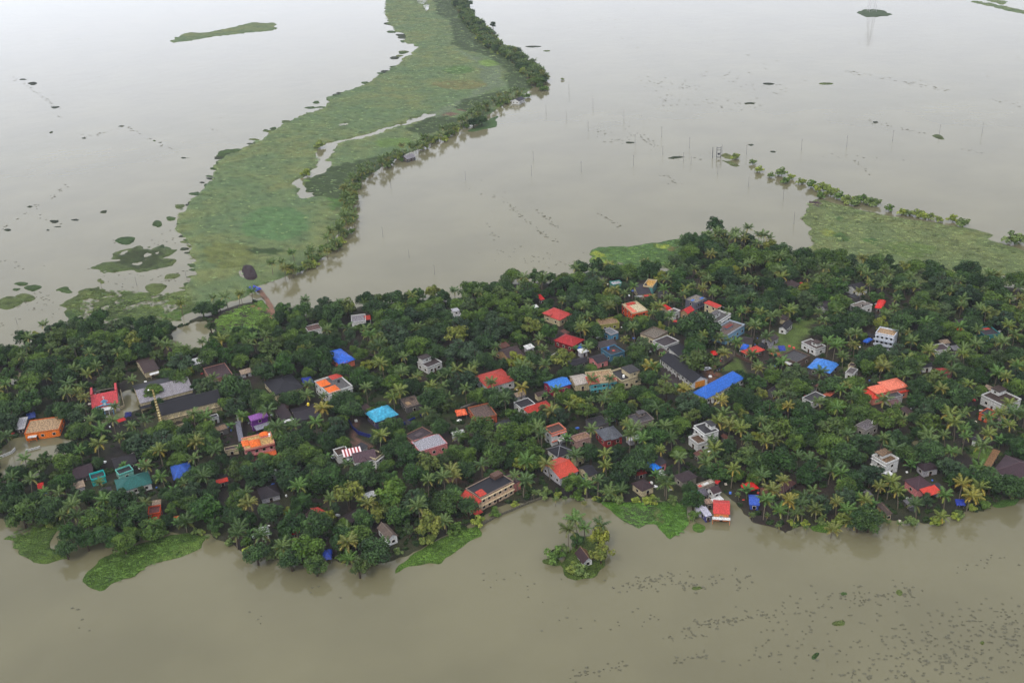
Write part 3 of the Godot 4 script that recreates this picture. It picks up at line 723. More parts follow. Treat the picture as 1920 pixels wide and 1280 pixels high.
	house("two_storey_house", "white villa with a dark roof and a balcony of plants", "the plant balcony villa", [1301, 800, 1322, 817, 1343, 805], 6.2, "flat", Color(0.2, 0.19, 0.2), WHITE, {"par": 0.5, "up": [[0.0, -0.3, 0.5, 0.3, 2.2]]})
	house("terrace_house", "white parapet balcony block on the near side of the plant balcony villa", "the balcony block", [1291, 822, 1309, 836, 1320, 823], 3.4, "flat", Color(0.4, 0.3, 0.22), WHITE, {"par": 0.9, "cat": "annex"})
	house("two_storey_house", "white house with tan stepped terraces in the lower right", "the tan stepped villa", [1635, 857, 1662, 873, 1681, 860], 5.8, "flat", Color(0.47, 0.37, 0.27), WHITE, {"par": 0.9, "up": [[-0.25, -0.1, 0.45, 0.7, 1.6]]})
	house("tiled_house", "maroon hipped house with a vermilion porch roof near the right shore", "the vermilion porch house", [1721, 920, 1752, 911, 1741, 887], 4.0, "hip", Color(0.27, 0.17, 0.20), PINK, {"worn": 0.05, "low": [[0.1, 0.72, 7.6, 4.6, 4.2, Color(0.82, 0.25, 0.18), 0.9]]})
	house("tiled_house", "dark brown hipped roof behind the vermilion porch house", "the dark rear hip", [1733, 884, 1762, 878, 1752, 864], 3.4, "hip", Color(0.2, 0.14, 0.16), TIN, {"worn": 0.06, "clear": 0.8})
	house("shed", "charcoal lean-to right of the vermilion porch house", "the charcoal lean-to", [1758, 924, 1775, 918, 1766, 905], 2.8, "shed", Color(0.2, 0.18, 0.2), TIN, {"cat": "shed", "clear": 0.7})
	house("tiled_house", "large plum hipped house cut by the right edge", "the plum hipped house", [1862, 884, 1950, 912, 1975, 880], 5.0, "hip", Color(0.25, 0.17, 0.20), WHITE, {"rise": 3.4, "ridge": Color(0.4, 0.32, 0.34)})
	house("shed", "long ochre lean-to roof along the left of the plum hipped house", "the ochre lean-to", [1839, 882, 1853, 886, 1893, 851], 3.2, "shed", Color(0.5, 0.36, 0.22), ASH, {"cat": "shed", "rise": 0.3})
	house("two_storey_house", "white terrace house with brown roof near the right edge", "the right edge terrace", [1840, 743, 1884, 764, 1899, 743], 4.4, "flat", Color(0.24, 0.18, 0.15), WHITE, {"par": 0.7, "up": [[-0.3, -0.25, 0.34, 0.42, 2.2]]})
	house("terrace_house", "small charcoal roof with an orange end below the right edge terrace", "the orange-ended roof", [1836, 776, 1853, 783, 1860, 770], 3.2, "flat", Color(0.22, 0.2, 0.22), Color(0.85, 0.4, 0.25), {"par": 0.4, "clear": 0.7})
	house("terrace_house", "grey house with a white roof corner in the upper right", "the white-cornered grey house", [1594, 573, 1612, 581, 1623, 567], 4.2, "flat", Color(0.45, 0.41, 0.38), WHITE, {"par": 0.4, "up": [[0.3, -0.1, 0.3, 0.4, 1.4]], "clear": 0.8})
	house("tiled_house", "charcoal gabled house with a red sheet in the upper right", "the red-sheeted gable", [1547, 578, 1567, 571, 1559, 559], 3.2, "gable", Color(0.2, 0.16, 0.18), TIN, {"clear": 0.7})
	house("tarp_house", "small house under a vivid red tarpaulin in the upper right", "the vivid red tarpaulin", [1641, 576, 1655, 578, 1662, 563], 3.6, "tarp", Color(0.86, 0.13, 0.08), ASH, {"rise": 1.6})
	house("tiled_house", "black gabled house near the green field", "the black field house", [1609, 548, 1629, 541, 1620, 525], 3.2, "gable", Color(0.15, 0.14, 0.16), WHITE, {"clear": 0.8})
	house("tiled_house", "brown house deep in trees near the far reed bed", "the deep-set brown house", [1482, 541, 1505, 534, 1496, 521], 3.2, "hip", Color(0.25, 0.18, 0.18), ASH, {"clear": 0.7})
	house("tiled_house", "charcoal roof with an orange corner in the far right trees", "the orange-cornered roof", [1801, 613, 1824, 606, 1815, 594], 3.2, "gable", Color(0.2, 0.17, 0.19), Color(0.8, 0.3, 0.2), {"clear": 0.7})
	house("terrace_house", "dark house with a teal parapet in the far right trees", "the teal parapet house", [1847, 631, 1877, 628, 1872, 612], 3.4, "flat", Color(0.2, 0.18, 0.2), Color(0.2, 0.5, 0.5), {"par": 0.5, "clear": 0.7, "patch": [[0.1, -0.3, 0.4, 0.2, RED]]})
	house("terrace_house", "small house with a white broken parapet in the far right trees", "the broken parapet house", [1757, 660, 1783, 656, 1776, 644], 3.2, "flat", Color(0.3, 0.24, 0.26), WHITE, {"par": 0.4, "clear": 0.6})
	house("terrace_house", "charcoal flat house with a white side in the middle right", "the charcoal white-sided house", [1504, 747, 1523, 756, 1536, 738], 3.6, "flat", Color(0.26, 0.245, 0.26), WHITE, {"par": 0.25, "clear": 0.8})
	house("shed", "small salmon and grey roof right of the charcoal white-sided house", "the salmon patch roof", [1541, 742, 1553, 747, 1560, 735], 3.0, "shed", Color(0.8, 0.42, 0.32), ASH, {"cat": "shed", "clear": 0.7})
	house("tiled_house", "rust and pink roofs almost lost in trees at the right", "the rust and pink roof", [1762, 702, 1788, 699, 1782, 688], 3.2, "hip", Color(0.6, 0.22, 0.2), PINK, {"clear": 0.4})
	house("shed", "earthen brown roof in the wooded lower right", "the earthen shore roof", [1643, 945, 1663, 967, 1670, 960], 2.6, "shed", Color(0.3, 0.24, 0.22), TAN, {"cat": "shed", "clear": 0.7})
	# outliers
	house("tiled_house", "maroon gabled house on the little islet in the river", "the islet house", [1077, 1037, 1093, 1058, 1112, 1046], 2.4, "gable", Color(0.42, 0.3, 0.2), WHITE, {"over": 0.9, "front": Color(0.21, 0.12, 0.13), "rise": 2.2, "worn": 0.07})
	house("tiled_house", "far white house with a dark roof on the palm embankment", "the embankment house", [973, 190, 985, 185, 989, 176], 3.6, "gable", Color(0.2, 0.19, 0.23), WHITE, {"rise": 2.0})
	house("shed", "grey tin shed on the palm embankment halfway along", "the embankment tin shed", [763, 299, 780, 294, 776, 288], 2.8, "gable", Color(0.5, 0.48, 0.5), ASH, {"cat": "shed"})


func church() -> void:
	var o := house("church", "small pink church with a blue-edged pediment and white cross", "the pink church", [172, 767, 222, 757, 216, 733], 4.2, "flat", Color(0.16, 0.12, 0.12), Color(0.72, 0.68, 0.66), {"cat": "church", "par": 0.0, "nodoor": true, "win": 3})
	var p: Dictionary = plots.back()
	var w: float = p.w
	var d: float = p.d
	var pink := paint(Color(0.74, 0.26, 0.28), 0.7, "stain", 8.0)
	var blue := paint(Color(0.42, 0.66, 0.80), 0.7, "stain", 5.0)
	var white := paint(WHITE, 0.8, "stain", 4.0)
	var b := Builder.new()
	strips(b, Vector3(-w * 0.5, 4.3, d * 0.5 + 0.6), Vector3(w * 0.5, 4.3, d * 0.5 + 0.6), Vector3(w * 0.5, 8.0, -d * 0.02), Vector3(-w * 0.5, 8.0, -d * 0.02), 0.1, 0.03)
	part("front_roof", b.mesh(pink), o)
	b = Builder.new()
	b.box(Vector3(0, 6.0, -d * 0.02 - 0.2), Vector3(w - 0.1, 3.8, 0.3))
	part("ridge_wall", b.mesh(pink), o)
	for x in [-1, 1]:
		b = Builder.new()
		b.box(Vector3(0, 6.3, 0), Vector3(0.9, 4.0, d * 0.5))
		b.box(Vector3(0, 8.4, 0), Vector3(1.1, 0.2, d * 0.5 + 0.2))
		part("side_wall", b.mesh(pink), o, Vector3(x * (w * 0.5 - 0.5), 0, -d * 0.27))
	b = Builder.new()
	b.box(Vector3(0, 6.2, -d * 0.5 + 0.2), Vector3(w - 2.0, 0.5, 0.3))
	part("rear_parapet", b.mesh(paint(Color(0.5, 0.45, 0.42), 0.9, "grime", 3.0)), o)
	var z := d * 0.5 + 0.5
	b = Builder.new()
	for x in [-1, 1]:
		b.slab(Vector3(x * 4.9, 4.75, z + 0.25), Vector3(x * 0.9, 5.7, z + 0.25), Vector3(x * 0.9, 5.7, z - 0.35), Vector3(x * 4.9, 4.75, z - 0.35), 0.4, Color.WHITE)
	var ped := part("pediment", b.mesh(blue), o)
	b = Builder.new()
	b.box(Vector3(0, 6.0, z), Vector3(1.9, 2.2, 0.5))
	b.tri(Vector3(-1.6, 7.1, z + 0.26), Vector3(0, 8.3, z + 0.26), Vector3(1.6, 7.1, z + 0.26), Color.WHITE)
	b.slab(Vector3(-1.7, 7.1, z + 0.3), Vector3(0, 8.4, z + 0.3), Vector3(0, 8.4, z - 0.4), Vector3(-1.7, 7.1, z - 0.4), 0.3, Color.WHITE)
	b.slab(Vector3(1.7, 7.1, z + 0.3), Vector3(0, 8.4, z + 0.3), Vector3(0, 8.4, z - 0.4), Vector3(1.7, 7.1, z - 0.4), 0.3, Color.WHITE)
	part("pediment_crown", b.mesh(blue), o)
	b = Builder.new()
	b.bar(Vector3(0, 0, 0), Vector3(0, 0, 0.12), 0.62, 0.62, Color.WHITE, 14)
	part("medallion", b.mesh(white), ped, Vector3(0, 5.9, z + 0.27))
	b = Builder.new()
	b.box(Vector3(0, 9.3, z), Vector3(0.22, 1.9, 0.22))
	b.box(Vector3(0, 9.5, z + 0.003), Vector3(1.2, 0.22, 0.22))
	part("cross", b.mesh(white), o)
	b = Builder.new()
	b.slab(Vector3(-w * 0.4, 3.6, d * 0.5 + 3.2), Vector3(w * 0.28, 3.6, d * 0.5 + 3.2), Vector3(w * 0.28, 4.1, d * 0.5 + 0.05), Vector3(-w * 0.4, 4.1, d * 0.5 + 0.05), 0.2, Color.WHITE)
	part("porch_roof", b.mesh(white), o)
	for i in 5:
		b = Builder.new()
		b.box(Vector3(0, 1.7, 0), Vector3(0.35, 3.4, 0.35))
		part("porch_column", b.mesh(white if i % 2 else blue), o, Vector3(-w * 0.38 + w * 0.64 * i / 4.0, 0, d * 0.5 + 2.9))
	b = Builder.new()
	for i in 12:
		b.box(Vector3(-w * 0.5 + w * 0.6 * i / 11.0, 0.7, d * 0.5 + 5.2), Vector3(0.3, 1.0, 0.3))
	b.box(Vector3(-w * 0.2, 1.1, d * 0.5 + 5.2), Vector3(w * 0.62, 0.16, 0.24))
	part("forecourt_rail", b.mesh(white), o)


func hall() -> void:
	var o := house("hall", "long black-roofed hall with cream buttressed front beside the belfry mast", "the long black hall", [299, 781, 415, 752, 408, 731], 5.4, "gable", Color(0.105, 0.1, 0.125), CREAM, {"cat": "hall", "rise": 3.4, "win": 6, "storeys": 1, "worn": 0.04, "glass": Color(0.14, 0.05, 0.08)})
	var p: Dictionary = plots.back()
	var cream := paint(CREAM, 0.9, "stain", 5.0)
	for i in 11:
		var b := Builder.new()
		b.box(Vector3(0, 2.4, 0), Vector3(0.5, 4.8, 0.7))
		part("buttress", b.mesh(cream), o, Vector3(-p.w * 0.5 + 0.7 + (p.w - 1.4) * i / 10.0, 0, p.d * 0.5 - 0.05))
	var b := Builder.new()
	b.box(Vector3(0, 3.0, p.d * 0.5 + 0.1), Vector3(p.w - 1.0, 0.18, 0.9))
	part("sunshade", b.mesh(cream), o)
	# the mast
	var foot := at(304, 802)
	var t := thing("belfry_mast", "slim cream latticed mast with a white lamp head beside the long black hall", "mast", foot)
	landmark(foot, "the cream mast")
	var post := paint(Color(0.72, 0.62, 0.38), 0.7, "stain", 2.0)
	for k in 4:
		b = Builder.new()
		var a := TAU * k / 4.0 + 0.4
		b.bar(Vector3(cos(a) * 0.9, 0, sin(a) * 0.9), Vector3(cos(a) * 0.28 - 0.6, 21.0, sin(a) * 0.28), 0.2, 0.14)
		part("leg", b.mesh(post), t)
	for k in 14:
		b = Builder.new()
		var r := lerpf(0.9, 0.3, k / 13.0)
		b.box(Vector3.ZERO, Vector3(r * 1.7, 0.18, r * 1.7), Color.WHITE, Basis(Vector3.UP, 0.4 + PI * 0.25))
		part("brace_ring", b.mesh(paint(Color(0.84, 0.78, 0.6), 0.7, "")), t, Vector3(-0.6 * k / 13.5, 1.0 + k * 1.5, 0))
	b = Builder.new()
	b.box(Vector3(-1.6, 21.1, 0), Vector3(2.0, 0.14, 0.14))
	part("arm", b.mesh(post), t)
	b = Builder.new()
	b.bar(Vector3(-2.6, 20.9, 0), Vector3(-2.6, 21.3, 0), 0.45, 0.3, Color.WHITE, 10)
	part("lamp_head", b.mesh(paint(WHITE, 0.5, "")), t)
	b = Builder.new()
	b.box(Vector3(0, 0.6, 0), Vector3(2.6, 1.0, 2.6))
	part("plinth", b.mesh(paint(Color(0.7, 0.5, 0.25), 0.8, "stain", 3.0)), t)


func pink_house() -> void:
	house("two_storey_house", "pink two-storey house with orange tiled gables and terraces", "the pink and orange house", [459, 845, 515, 832, 508, 811], 6.4, "flat", Color(0.75, 0.6, 0.36), Color(0.92, 0.58, 0.58), {"par": 0.5, "pc": Color(0.9, 0.62, 0.52), "shade_col": Color(0.4, 0.12, 0.12), "win": 4,
		"hips": [[-0.12, 0.2, 0.36, 0.6, 7.2, 2.0, ORANGE], [-0.42, -0.05, 0.24, 0.5, 6.8, 1.0, ORANGE], [0.26, -0.3, 0.32, 0.3, 7.6, 1.4, ORANGE]],
		"low": [[0.3, 0.72, 5.0, 3.6, 3.4, Color(0.85, 0.4, 0.2), 0.3], [0.72, 0.3, 4.0, 4.0, 3.2, Color(0.62, 0.2, 0.22), 0.6]], "tank": [[0.42, -0.2, WHITE]]})


func mauve_house() -> void:
	var o := house("two_storey_house", "mauve tiled house with a striped awning and white gables", "the mauve house", [664, 869, 707, 860, 697, 842], 5.0, "gable", Color(0.33, 0.25, 0.28), WHITE, {"rise": 2.4, "worn": 0.03, "hips": [[-0.1, 0.38, 0.36, 0.4, 5.3, 1.6, Color(0.35, 0.26, 0.29)]]})
	var p: Dictionary = plots.back()
	for i in 11:
		var b := Builder.new()
		b.slab(Vector3(0, 5.4, 2.6), Vector3(0.75, 5.4, 2.6), Vector3(0.75, 6.2, -2.6), Vector3(0, 6.2, -2.6), 0.06, Color.WHITE)
		part("awning_stripe", b.mesh(paint(Color(0.5, 0.16, 0.17) if i % 2 else Color(0.8, 0.74, 0.74), 0.6, "")), o, Vector3(-p.w * 0.5 - 3.6 + i * 0.75, 0.4, -p.d * 0.42))
	house("terrace_house", "brown flat wing with white walls at the left of the mauve house", "the left brown wing", [633, 857, 656, 850, 650, 837], 4.0, "flat", Color(0.26, 0.17, 0.13), WHITE, {"par": 0.5, "cat": "annex", "win": 1})
	house("terrace_house", "brown terrace wing with cream parapet at the right of the mauve house", "the right brown wing", [705, 864, 720, 852, 708, 838], 4.8, "flat", Color(0.22, 0.14, 0.11), WHITE, {"par": 0.8, "pc": CREAM, "cat": "annex", "win": 1})


func school() -> void:
	var o := house("school_building", "long black-roofed school with white columns and a yellow end panel", "the school", [1237, 673, 1299, 719, 1320, 704], 3.6, "gable", Color(0.105, 0.1, 0.13), WHITE, {"cat": "school", "rise": 2.6, "over": 0.9, "worn": 0.035, "win": 8, "side": 0})
	var p: Dictionary = plots.back()
	var white := paint(WHITE, 0.8, "stain", 4.0)
	for i in 9:
		var b := Builder.new()
		b.box(Vector3(0, 1.75, 0), Vector3(0.42, 3.5, 0.42))
		part("column", b.mesh(white), o, Vector3(-p.w * 0.5 + 0.5 + (p.w - 1.0) * i / 8.0, 0, p.d * 0.5 - 0.3))
	var b := Builder.new()
	b.box(Vector3(p.w * 0.5 - 0.72, 1.8, 0), Vector3(0.4, 3.6, p.d - 0.6))
	for q in [p.w * 0.5 - 0.92, p.w * 0.5 - 0.52]:
		b.tri(Vector3(q, 3.6, -p.d * 0.5 + 0.3), Vector3(q, 3.6, p.d * 0.5 - 0.3), Vector3(q, 6.0, 0), Color.WHITE)
	part("end_wall", b.mesh(white), o)
	b = Builder.new()
	b.box(Vector3(p.w * 0.5 - 0.5, 1.9, 0), Vector3(0.12, 3.2, p.d * 0.6))
	part("end_panel", b.mesh(paint(Color(0.90, 0.58, 0.18), 0.7, "stain", 4.0)), o)


func cream_block() -> void:
	var o := house("two_storey_house", "long cream two-storey block with black terrace roof and red end roofs above the shore", "the cream block", [901, 936, 963, 904, 937, 885], 6.2, "flat", Color(0.10, 0.095, 0.125), Color(0.82, 0.70, 0.58), {"par": 0.35, "pc": Color(0.6, 0.52, 0.46), "win": 6, "side": 2, "tex": "stain", "shade_col": Color(0.86, 0.78, 0.64)})
	var p: Dictionary = plots.back()
	var red := paint(Color(0.74, 0.24, 0.18), 0.6, "stain", 8.0)
	var cream := paint(CREAM, 0.9, "stain", 5.0)
	var x: float = -p.w * 0.5
	var b := Builder.new()
	strips(b, Vector3(x - 6.2, 3.9, p.d * 0.5 + 1.0), Vector3(x - 6.2, 3.9, -p.d * 0.5), Vector3(x - 0.05, 6.0, -p.d * 0.5), Vector3(x - 0.05, 6.0, p.d * 0.5 + 1.0), 0.1, 0.03)
	part("wing_roof", b.mesh(red), o)
	b = Builder.new()
	b.box(Vector3(x - 2.9, 1.9, 0.3), Vector3(5.6, 3.8, p.d - 0.6))
	part("wing_wall", b.mesh(cream), o)
	for i in 2:
		window_at(o, Vector3(x - 4.2 + i * 2.6, 2.0, p.d * 0.5 + 0.04), 0.0, 1.0, paint(Color(0.7, 0.68, 0.62), 0.6, ""), paint(Color(0.07, 0.07, 0.09), 0.3, ""))
	b = Builder.new()
	strips(b, Vector3(x + 0.2, 6.9, p.d * 0.5 - 0.4), Vector3(x + 3.8, 6.9, p.d * 0.5 - 0.4), Vector3(x + 3.8, 7.6, p.d * 0.5 - 4.0), Vector3(x + 0.2, 7.6, p.d * 0.5 - 4.0), 0.1, 0.03)
	part("turret_roof", b.mesh(red), o)
	b = Builder.new()
	b.slab(Vector3(x - 5.6, 2.6, p.d * 0.5 + 3.6), Vector3(x - 1.8, 2.6, p.d * 0.5 + 3.6), Vector3(x - 1.8, 3.3, p.d * 0.5 + 0.3), Vector3(x - 5.6, 3.3, p.d * 0.5 + 0.3), 0.1, Color.WHITE)
	part("porch_roof", b.mesh(red), o)
	b = Builder.new()
	b.box(Vector3(-x - 2.6, 7.1, -p.d * 0.5 + 2.0), Vector3(4.6, 1.5, 3.4))
	part("stair_wall", b.mesh(paint(Color(0.4, 0.3, 0.26), 0.9, "grime", 3.0)), o)
	b = Builder.new()
	b.box(Vector3(-x + 2.2, 2.2, 0.6), Vector3(4.4, 4.4, p.d * 0.7))
	part("end_block", b.mesh(paint(Color(0.72, 0.45, 0.42), 0.9, "stain", 5.0)), o)
	b = Builder.new()
	b.box(Vector3(-x + 2.2, 4.5, 0.6), Vector3(4.7, 0.18, p.d * 0.75))
	part("end_slab", b.mesh(paint(Color(0.3, 0.22, 0.25), 0.8, "grime", 4.0)), o)


func salmon_house() -> void:
	house("two_storey_house", "salmon-tiled house of stacked hipped roofs with a steel water tank", "the salmon roof", [1612, 731, 1637, 749, 1675, 712], 3.8, "hip", Color(0.84, 0.25, 0.17), Color(0.8, 0.5, 0.42), {"rise": 1.8, "worn": 0.03, "ridge": Color(0.7, 0.22, 0.18),
		"hips": [[0.02, -0.22, 0.92, 0.55, 6.2, 1.8, Color(0.90, 0.48, 0.37)], [0.02, 0.12, 0.75, 0.5, 5.4, 1.7, Color(0.92, 0.47, 0.36)]], "tank": [[0.3, -0.36, Color(0.7, 0.7, 0.7)]]})


func white_villa() -> void:
	var o := house("three_storey_villa", "tall white villa of stacked balconies with a tan terrace roof", "the white villa", [1642, 626, 1677, 633, 1681, 621], 8.4, "flat", TAN, Color(0.84, 0.86, 0.9), {"par": 0.7, "win": 4, "shade_col": Color(0.86, 0.88, 0.92), "trim": WHITE})
	var p: Dictionary = plots.back()
	for k in 2:
		var b := Builder.new()
		var y := 2.9 + k * 2.8
		b.box(Vector3(0, y, p.d * 0.5 + 0.75), Vector3(p.w + 0.5, 0.2, 1.4))
		b.box(Vector3(0, y + 0.55, p.d * 0.5 + 1.4), Vector3(p.w + 0.5, 0.85, 0.14))
		part("balcony", b.mesh(paint(Color(0.80, 0.83, 0.88), 0.8, "stain", 4.0)), o)


# ---------------------------------------------------------------- trees
var leaf_mats := []
var palm_mats := []
var bark: StandardMaterial3D
var crowns := {}     # kind -> [meshes]
var trunks := []
var fronds := []
var palm_tops := []
var palm_stems := []
var banana_leaf: ArrayMesh
var trees := []      # placed: {p, r, kind, h, ...}


func leaf(b: Builder, p: Vector3, nrm: Vector3, s: float, col: Color) -> void:
	var t := nrm.cross(Vector3(rng.randf_range(-1, 1), rng.randf_range(-1, 1), rng.randf_range(-1, 1))).normalized()
	var u := nrm.cross(t)
	var a := p - t * s * 0.5
	var e := p + t * s * 0.5
	var bend := nrm * s * 0.12
	b.tri(a, p + u * s * 0.36 + bend, e, col)
	b.tri(a, e, p - u * s * 0.36 + bend, col)


func ball_dir(low: float) -> Vector3:
	while true:
		var d := Vector3(rng.randf_range(-1, 1), rng.randf_range(-1, 1), rng.randf_range(-1, 1))
		if d.length() < 1.0 and d.length() > 0.05 and d.normalized().y > low:
			return d.normalized()
	return Vector3.UP


func crown_mesh(kind: String, clumps: int, leaves: int, wide: float, tall: float, leaf_size: float, c0: Color, c1: Color, gap: float) -> ArrayMesh:
	# a crown of leaf clumps round the middle at its own centre
	var b := Builder.new()
	for k in clumps:
		var d := ball_dir(-0.45)
		var out := rng.randf_range(0.45, 0.86)
		var m := Vector3(d.x * wide, d.y * tall, d.z * wide) * out
		var r := rng.randf_range(0.26, 0.42) * wide * (1.0 - gap * 0.4)
		var tone := c0.lerp(c1, rng.randf())
		for i in leaves:
			var e := ball_dir(-0.6)
			var p := m + Vector3(e.x, e.y * 0.8, e.z) * r * rng.randf_range(0.62, 1.04)
			var nn := (e + ball_dir(-1.0) * 0.75 + Vector3(0, 0.25, 0)).normalized()
			leaf(b, p, nn, leaf_size * rng.randf_range(0.7, 1.35), jig(tone, 0.28))
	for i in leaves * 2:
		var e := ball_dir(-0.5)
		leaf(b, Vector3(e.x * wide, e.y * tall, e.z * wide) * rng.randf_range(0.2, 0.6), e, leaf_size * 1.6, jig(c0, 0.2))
	return b.mesh(leaf_mats[0])


func frond_mesh(droop: float, length: float, c0: Color, c1: Color) -> ArrayMesh:
	var b := Builder.new()
	var pts := []
	for i in 10:
		var t := i / 9.0
		pts.append(Vector3(0, sin(t * 1.9) * length * 0.22 * (1.0 - droop) - t * t * length * 0.55 * droop, t * length * (1.0 - 0.25 * droop * t)))
	for i in 9:
		b.bar(pts[i], pts[i + 1], 0.07 * (1.0 - i / 10.0), 0.07 * (1.0 - (i + 1) / 10.0), jig(c1, 0.1), 3)
		var t := (i + 0.5) / 9.0
		var reach := (0.5 + 0.9 * sin(PI * clampf(t * 0.85 + 0.12, 0, 1))) * length * 0.21
		for s in [-1, 1]:
			for k in 2:
				if rng.randf() < 0.04:
					continue
				var f := (k + 0.1) / 2.0
				var a: Vector3 = pts[i].lerp(pts[i + 1], f)
				var e: Vector3 = pts[i].lerp(pts[i + 1], f + 0.5)
				var tip: Vector3 = a + Vector3(s * reach * rng.randf_range(0.8, 1.1), -reach * rng.randf_range(0.25, 0.7), reach * rng.randf_range(0.4, 0.8))
				var mid: Vector3 = e.lerp(tip, 0.55) + Vector3(0, reach * 0.14, 0)
				var col := jig(c0.lerp(c1, rng.randf()), 0.18)
				b.tri(a, mid, e, col)
				b.tri(a, tip, mid, col)
	return b.mesh(palm_mats[0])


func make_plants() -> void:
	bark = paint(Color(0.30, 0.25, 0.20), 0.95, "stain", 2.0)
	for c in [Color(0.86, 0.92, 0.9), Color(1.04, 1.04, 0.95), Color(0.68, 0.78, 0.78), Color(1.16, 1.14, 0.9), Color(0.9, 0.95, 0.98), Color(0.76, 0.88, 0.74)]:
		var m := StandardMaterial3D.new()
		m.albedo_color = Color(minf(c.r * 0.8, 1), minf(c.g * 0.8, 1), minf(c.b * 0.8, 1))
		m.vertex_color_use_as_albedo = true
		m.roughness = 0.62
		m.metallic_specular = 0.3
		leaf_mats.append(m)
	for c in [Color(0.85, 0.88, 0.8), Color(1.0, 0.95, 0.75), Color(0.7, 0.78, 0.72), Color(0.78, 0.9, 0.7), Color(0.62, 0.7, 0.6)]:
		var m := StandardMaterial3D.new()
		m.albedo_color = c
		m.vertex_color_use_as_albedo = true
		m.roughness = 0.5
		m.metallic_specular = 0.4
		palm_mats.append(m)
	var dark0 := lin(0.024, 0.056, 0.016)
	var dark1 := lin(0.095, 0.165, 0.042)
	crowns["broad"] = []
	crowns["bright"] = []
	crowns["tall"] = []
	crowns["loose"] = []
	crowns["bush"] = []
	for k in 4:
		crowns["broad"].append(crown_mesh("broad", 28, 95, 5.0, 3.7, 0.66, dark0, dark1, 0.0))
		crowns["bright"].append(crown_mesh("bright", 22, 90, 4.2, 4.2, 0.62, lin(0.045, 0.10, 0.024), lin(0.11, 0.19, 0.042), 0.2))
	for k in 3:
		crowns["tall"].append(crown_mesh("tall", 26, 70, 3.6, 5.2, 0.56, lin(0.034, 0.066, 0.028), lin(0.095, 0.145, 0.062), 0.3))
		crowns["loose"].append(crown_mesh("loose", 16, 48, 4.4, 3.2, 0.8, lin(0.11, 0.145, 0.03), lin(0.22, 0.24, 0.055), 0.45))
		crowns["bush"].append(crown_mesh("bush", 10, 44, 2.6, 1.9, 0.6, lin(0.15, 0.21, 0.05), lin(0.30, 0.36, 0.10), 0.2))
	for k in 3:
		var b := Builder.new()
		var lean := Vector3(rng.randf_range(-0.05, 0.05), 0, rng.randf_range(-0.05, 0.05))
		b.bar(Vector3(0, -0.3, 0), Vector3(lean.x, 0.45, lean.z), 0.045, 0.035)
		for i in 4:
			var d := ball_dir(0.2)
			b.bar(Vector3(lean.x, 0.42, lean.z), Vector3(lean.x, 0.42, lean.z) + Vector3(d.x * 0.3, 0.12 + d.y * 0.3, d.z * 0.3), 0.022, 0.008, Color.WHITE, 5)
		trunks.append(b.mesh(bark))
	# palms
	var g0 := lin(0.06, 0.105, 0.028)
	var g1 := lin(0.16, 0.215, 0.065)
	var y0 := lin(0.20, 0.17, 0.03)
	var y1 := lin(0.32, 0.25, 0.06)
	fronds = [[frond_mesh(0.1, 4.9, g0, g1), frond_mesh(0.22, 5.0, g0, g1), frond_mesh(0.5, 4.8, g0, g1), frond_mesh(0.85, 4.4, y0.lerp(g1, 0.4), y1)], [frond_mesh(0.15, 4.6, g0.lerp(y0, 0.35), g1.lerp(y1, 0.35)), frond_mesh(0.3, 4.8, g0.lerp(y0, 0.45), g1.lerp(y1, 0.5)), frond_mesh(0.6, 4.7, y0, y1), frond_mesh(0.9, 4.3, y0, y1)]]
	for k in 9:
		var st := SurfaceTool.new()
		for f in frond_plan(k):
			st.append_from(fronds[1 if k % 5 == 4 else 0][f[0]], 0, Transform3D(f[1], Vector3(0, 0.1, 0)))
		var am := st.commit()
		am.surface_set_material(0, palm_mats[k % 5])
		palm_tops.append(am)
	for k in 4:
		var b := Builder.new()
		var p := Vector3(0, -0.3, 0)
		var drift := Vector3(rng.randf_range(-0.13, 0.13), 0, rng.randf_range(-0.13, 0.13))
		for i in 7:
			var t := (i + 1) / 7.0
			var q := Vector3(drift.x * t * t * 10.0, 10.0 * t, drift.z * t * t * 10.0)
			b.bar(p, q, lerpf(0.24, 0.13, i / 7.0), lerpf(0.24, 0.13, (i + 1) / 7.0), Color.WHITE, 6)
			p = q
		palm_stems.append([b.mesh(paint(Color(0.47, 0.43, 0.37), 0.9, "stain", 1.2)), p])
	var b := Builder.new()
	for i in 6:
		var t := i / 6.0
		var u := (i + 1) / 6.0
		var a := Vector3(0, sin(t * 2.2) * 1.2, t * 2.6)
		var e := Vector3(0, sin(u * 2.2) * 1.2, u * 2.6)
		var wa := sin(PI * clampf(t * 0.9 + 0.08, 0, 1)) * 0.42
		var we := sin(PI * clampf(u * 0.9 + 0.08, 0, 1)) * 0.42 if i < 5 else 0.03
		for s in [-1, 1]:
			b.quad(a, e, e + Vector3(s * we, -0.12, 0), a + Vector3(s * wa, -0.12, 0), jig(lin(0.10, 0.19, 0.04), 0.2))
	banana_leaf = b.mesh(leaf_mats[4])


func frond_plan(k: int) -> Array:
	var o := []
	var many: int = [17, 14, 18, 12, 16, 19, 13, 15, 11][k % 9]
	for i in many:
		var low := float(i) / (many - 1)
		var yaw := i * 2.39996 + rng.randf_range(-0.2, 0.2)
		var f := 0 if low < 0.25 else 1 if low < 0.55 else 2 if low < 0.84 else 3
		var pitch := -0.75 + 0.05 * (k % 4) + low * 0.85 + rng.randf_range(-0.12, 0.12)
		o.append([f, Basis(Vector3.UP, yaw) * Basis(Vector3.RIGHT, pitch) * Basis().scaled(Vector3.ONE * rng.randf_range(0.85, 1.1))])
	return o


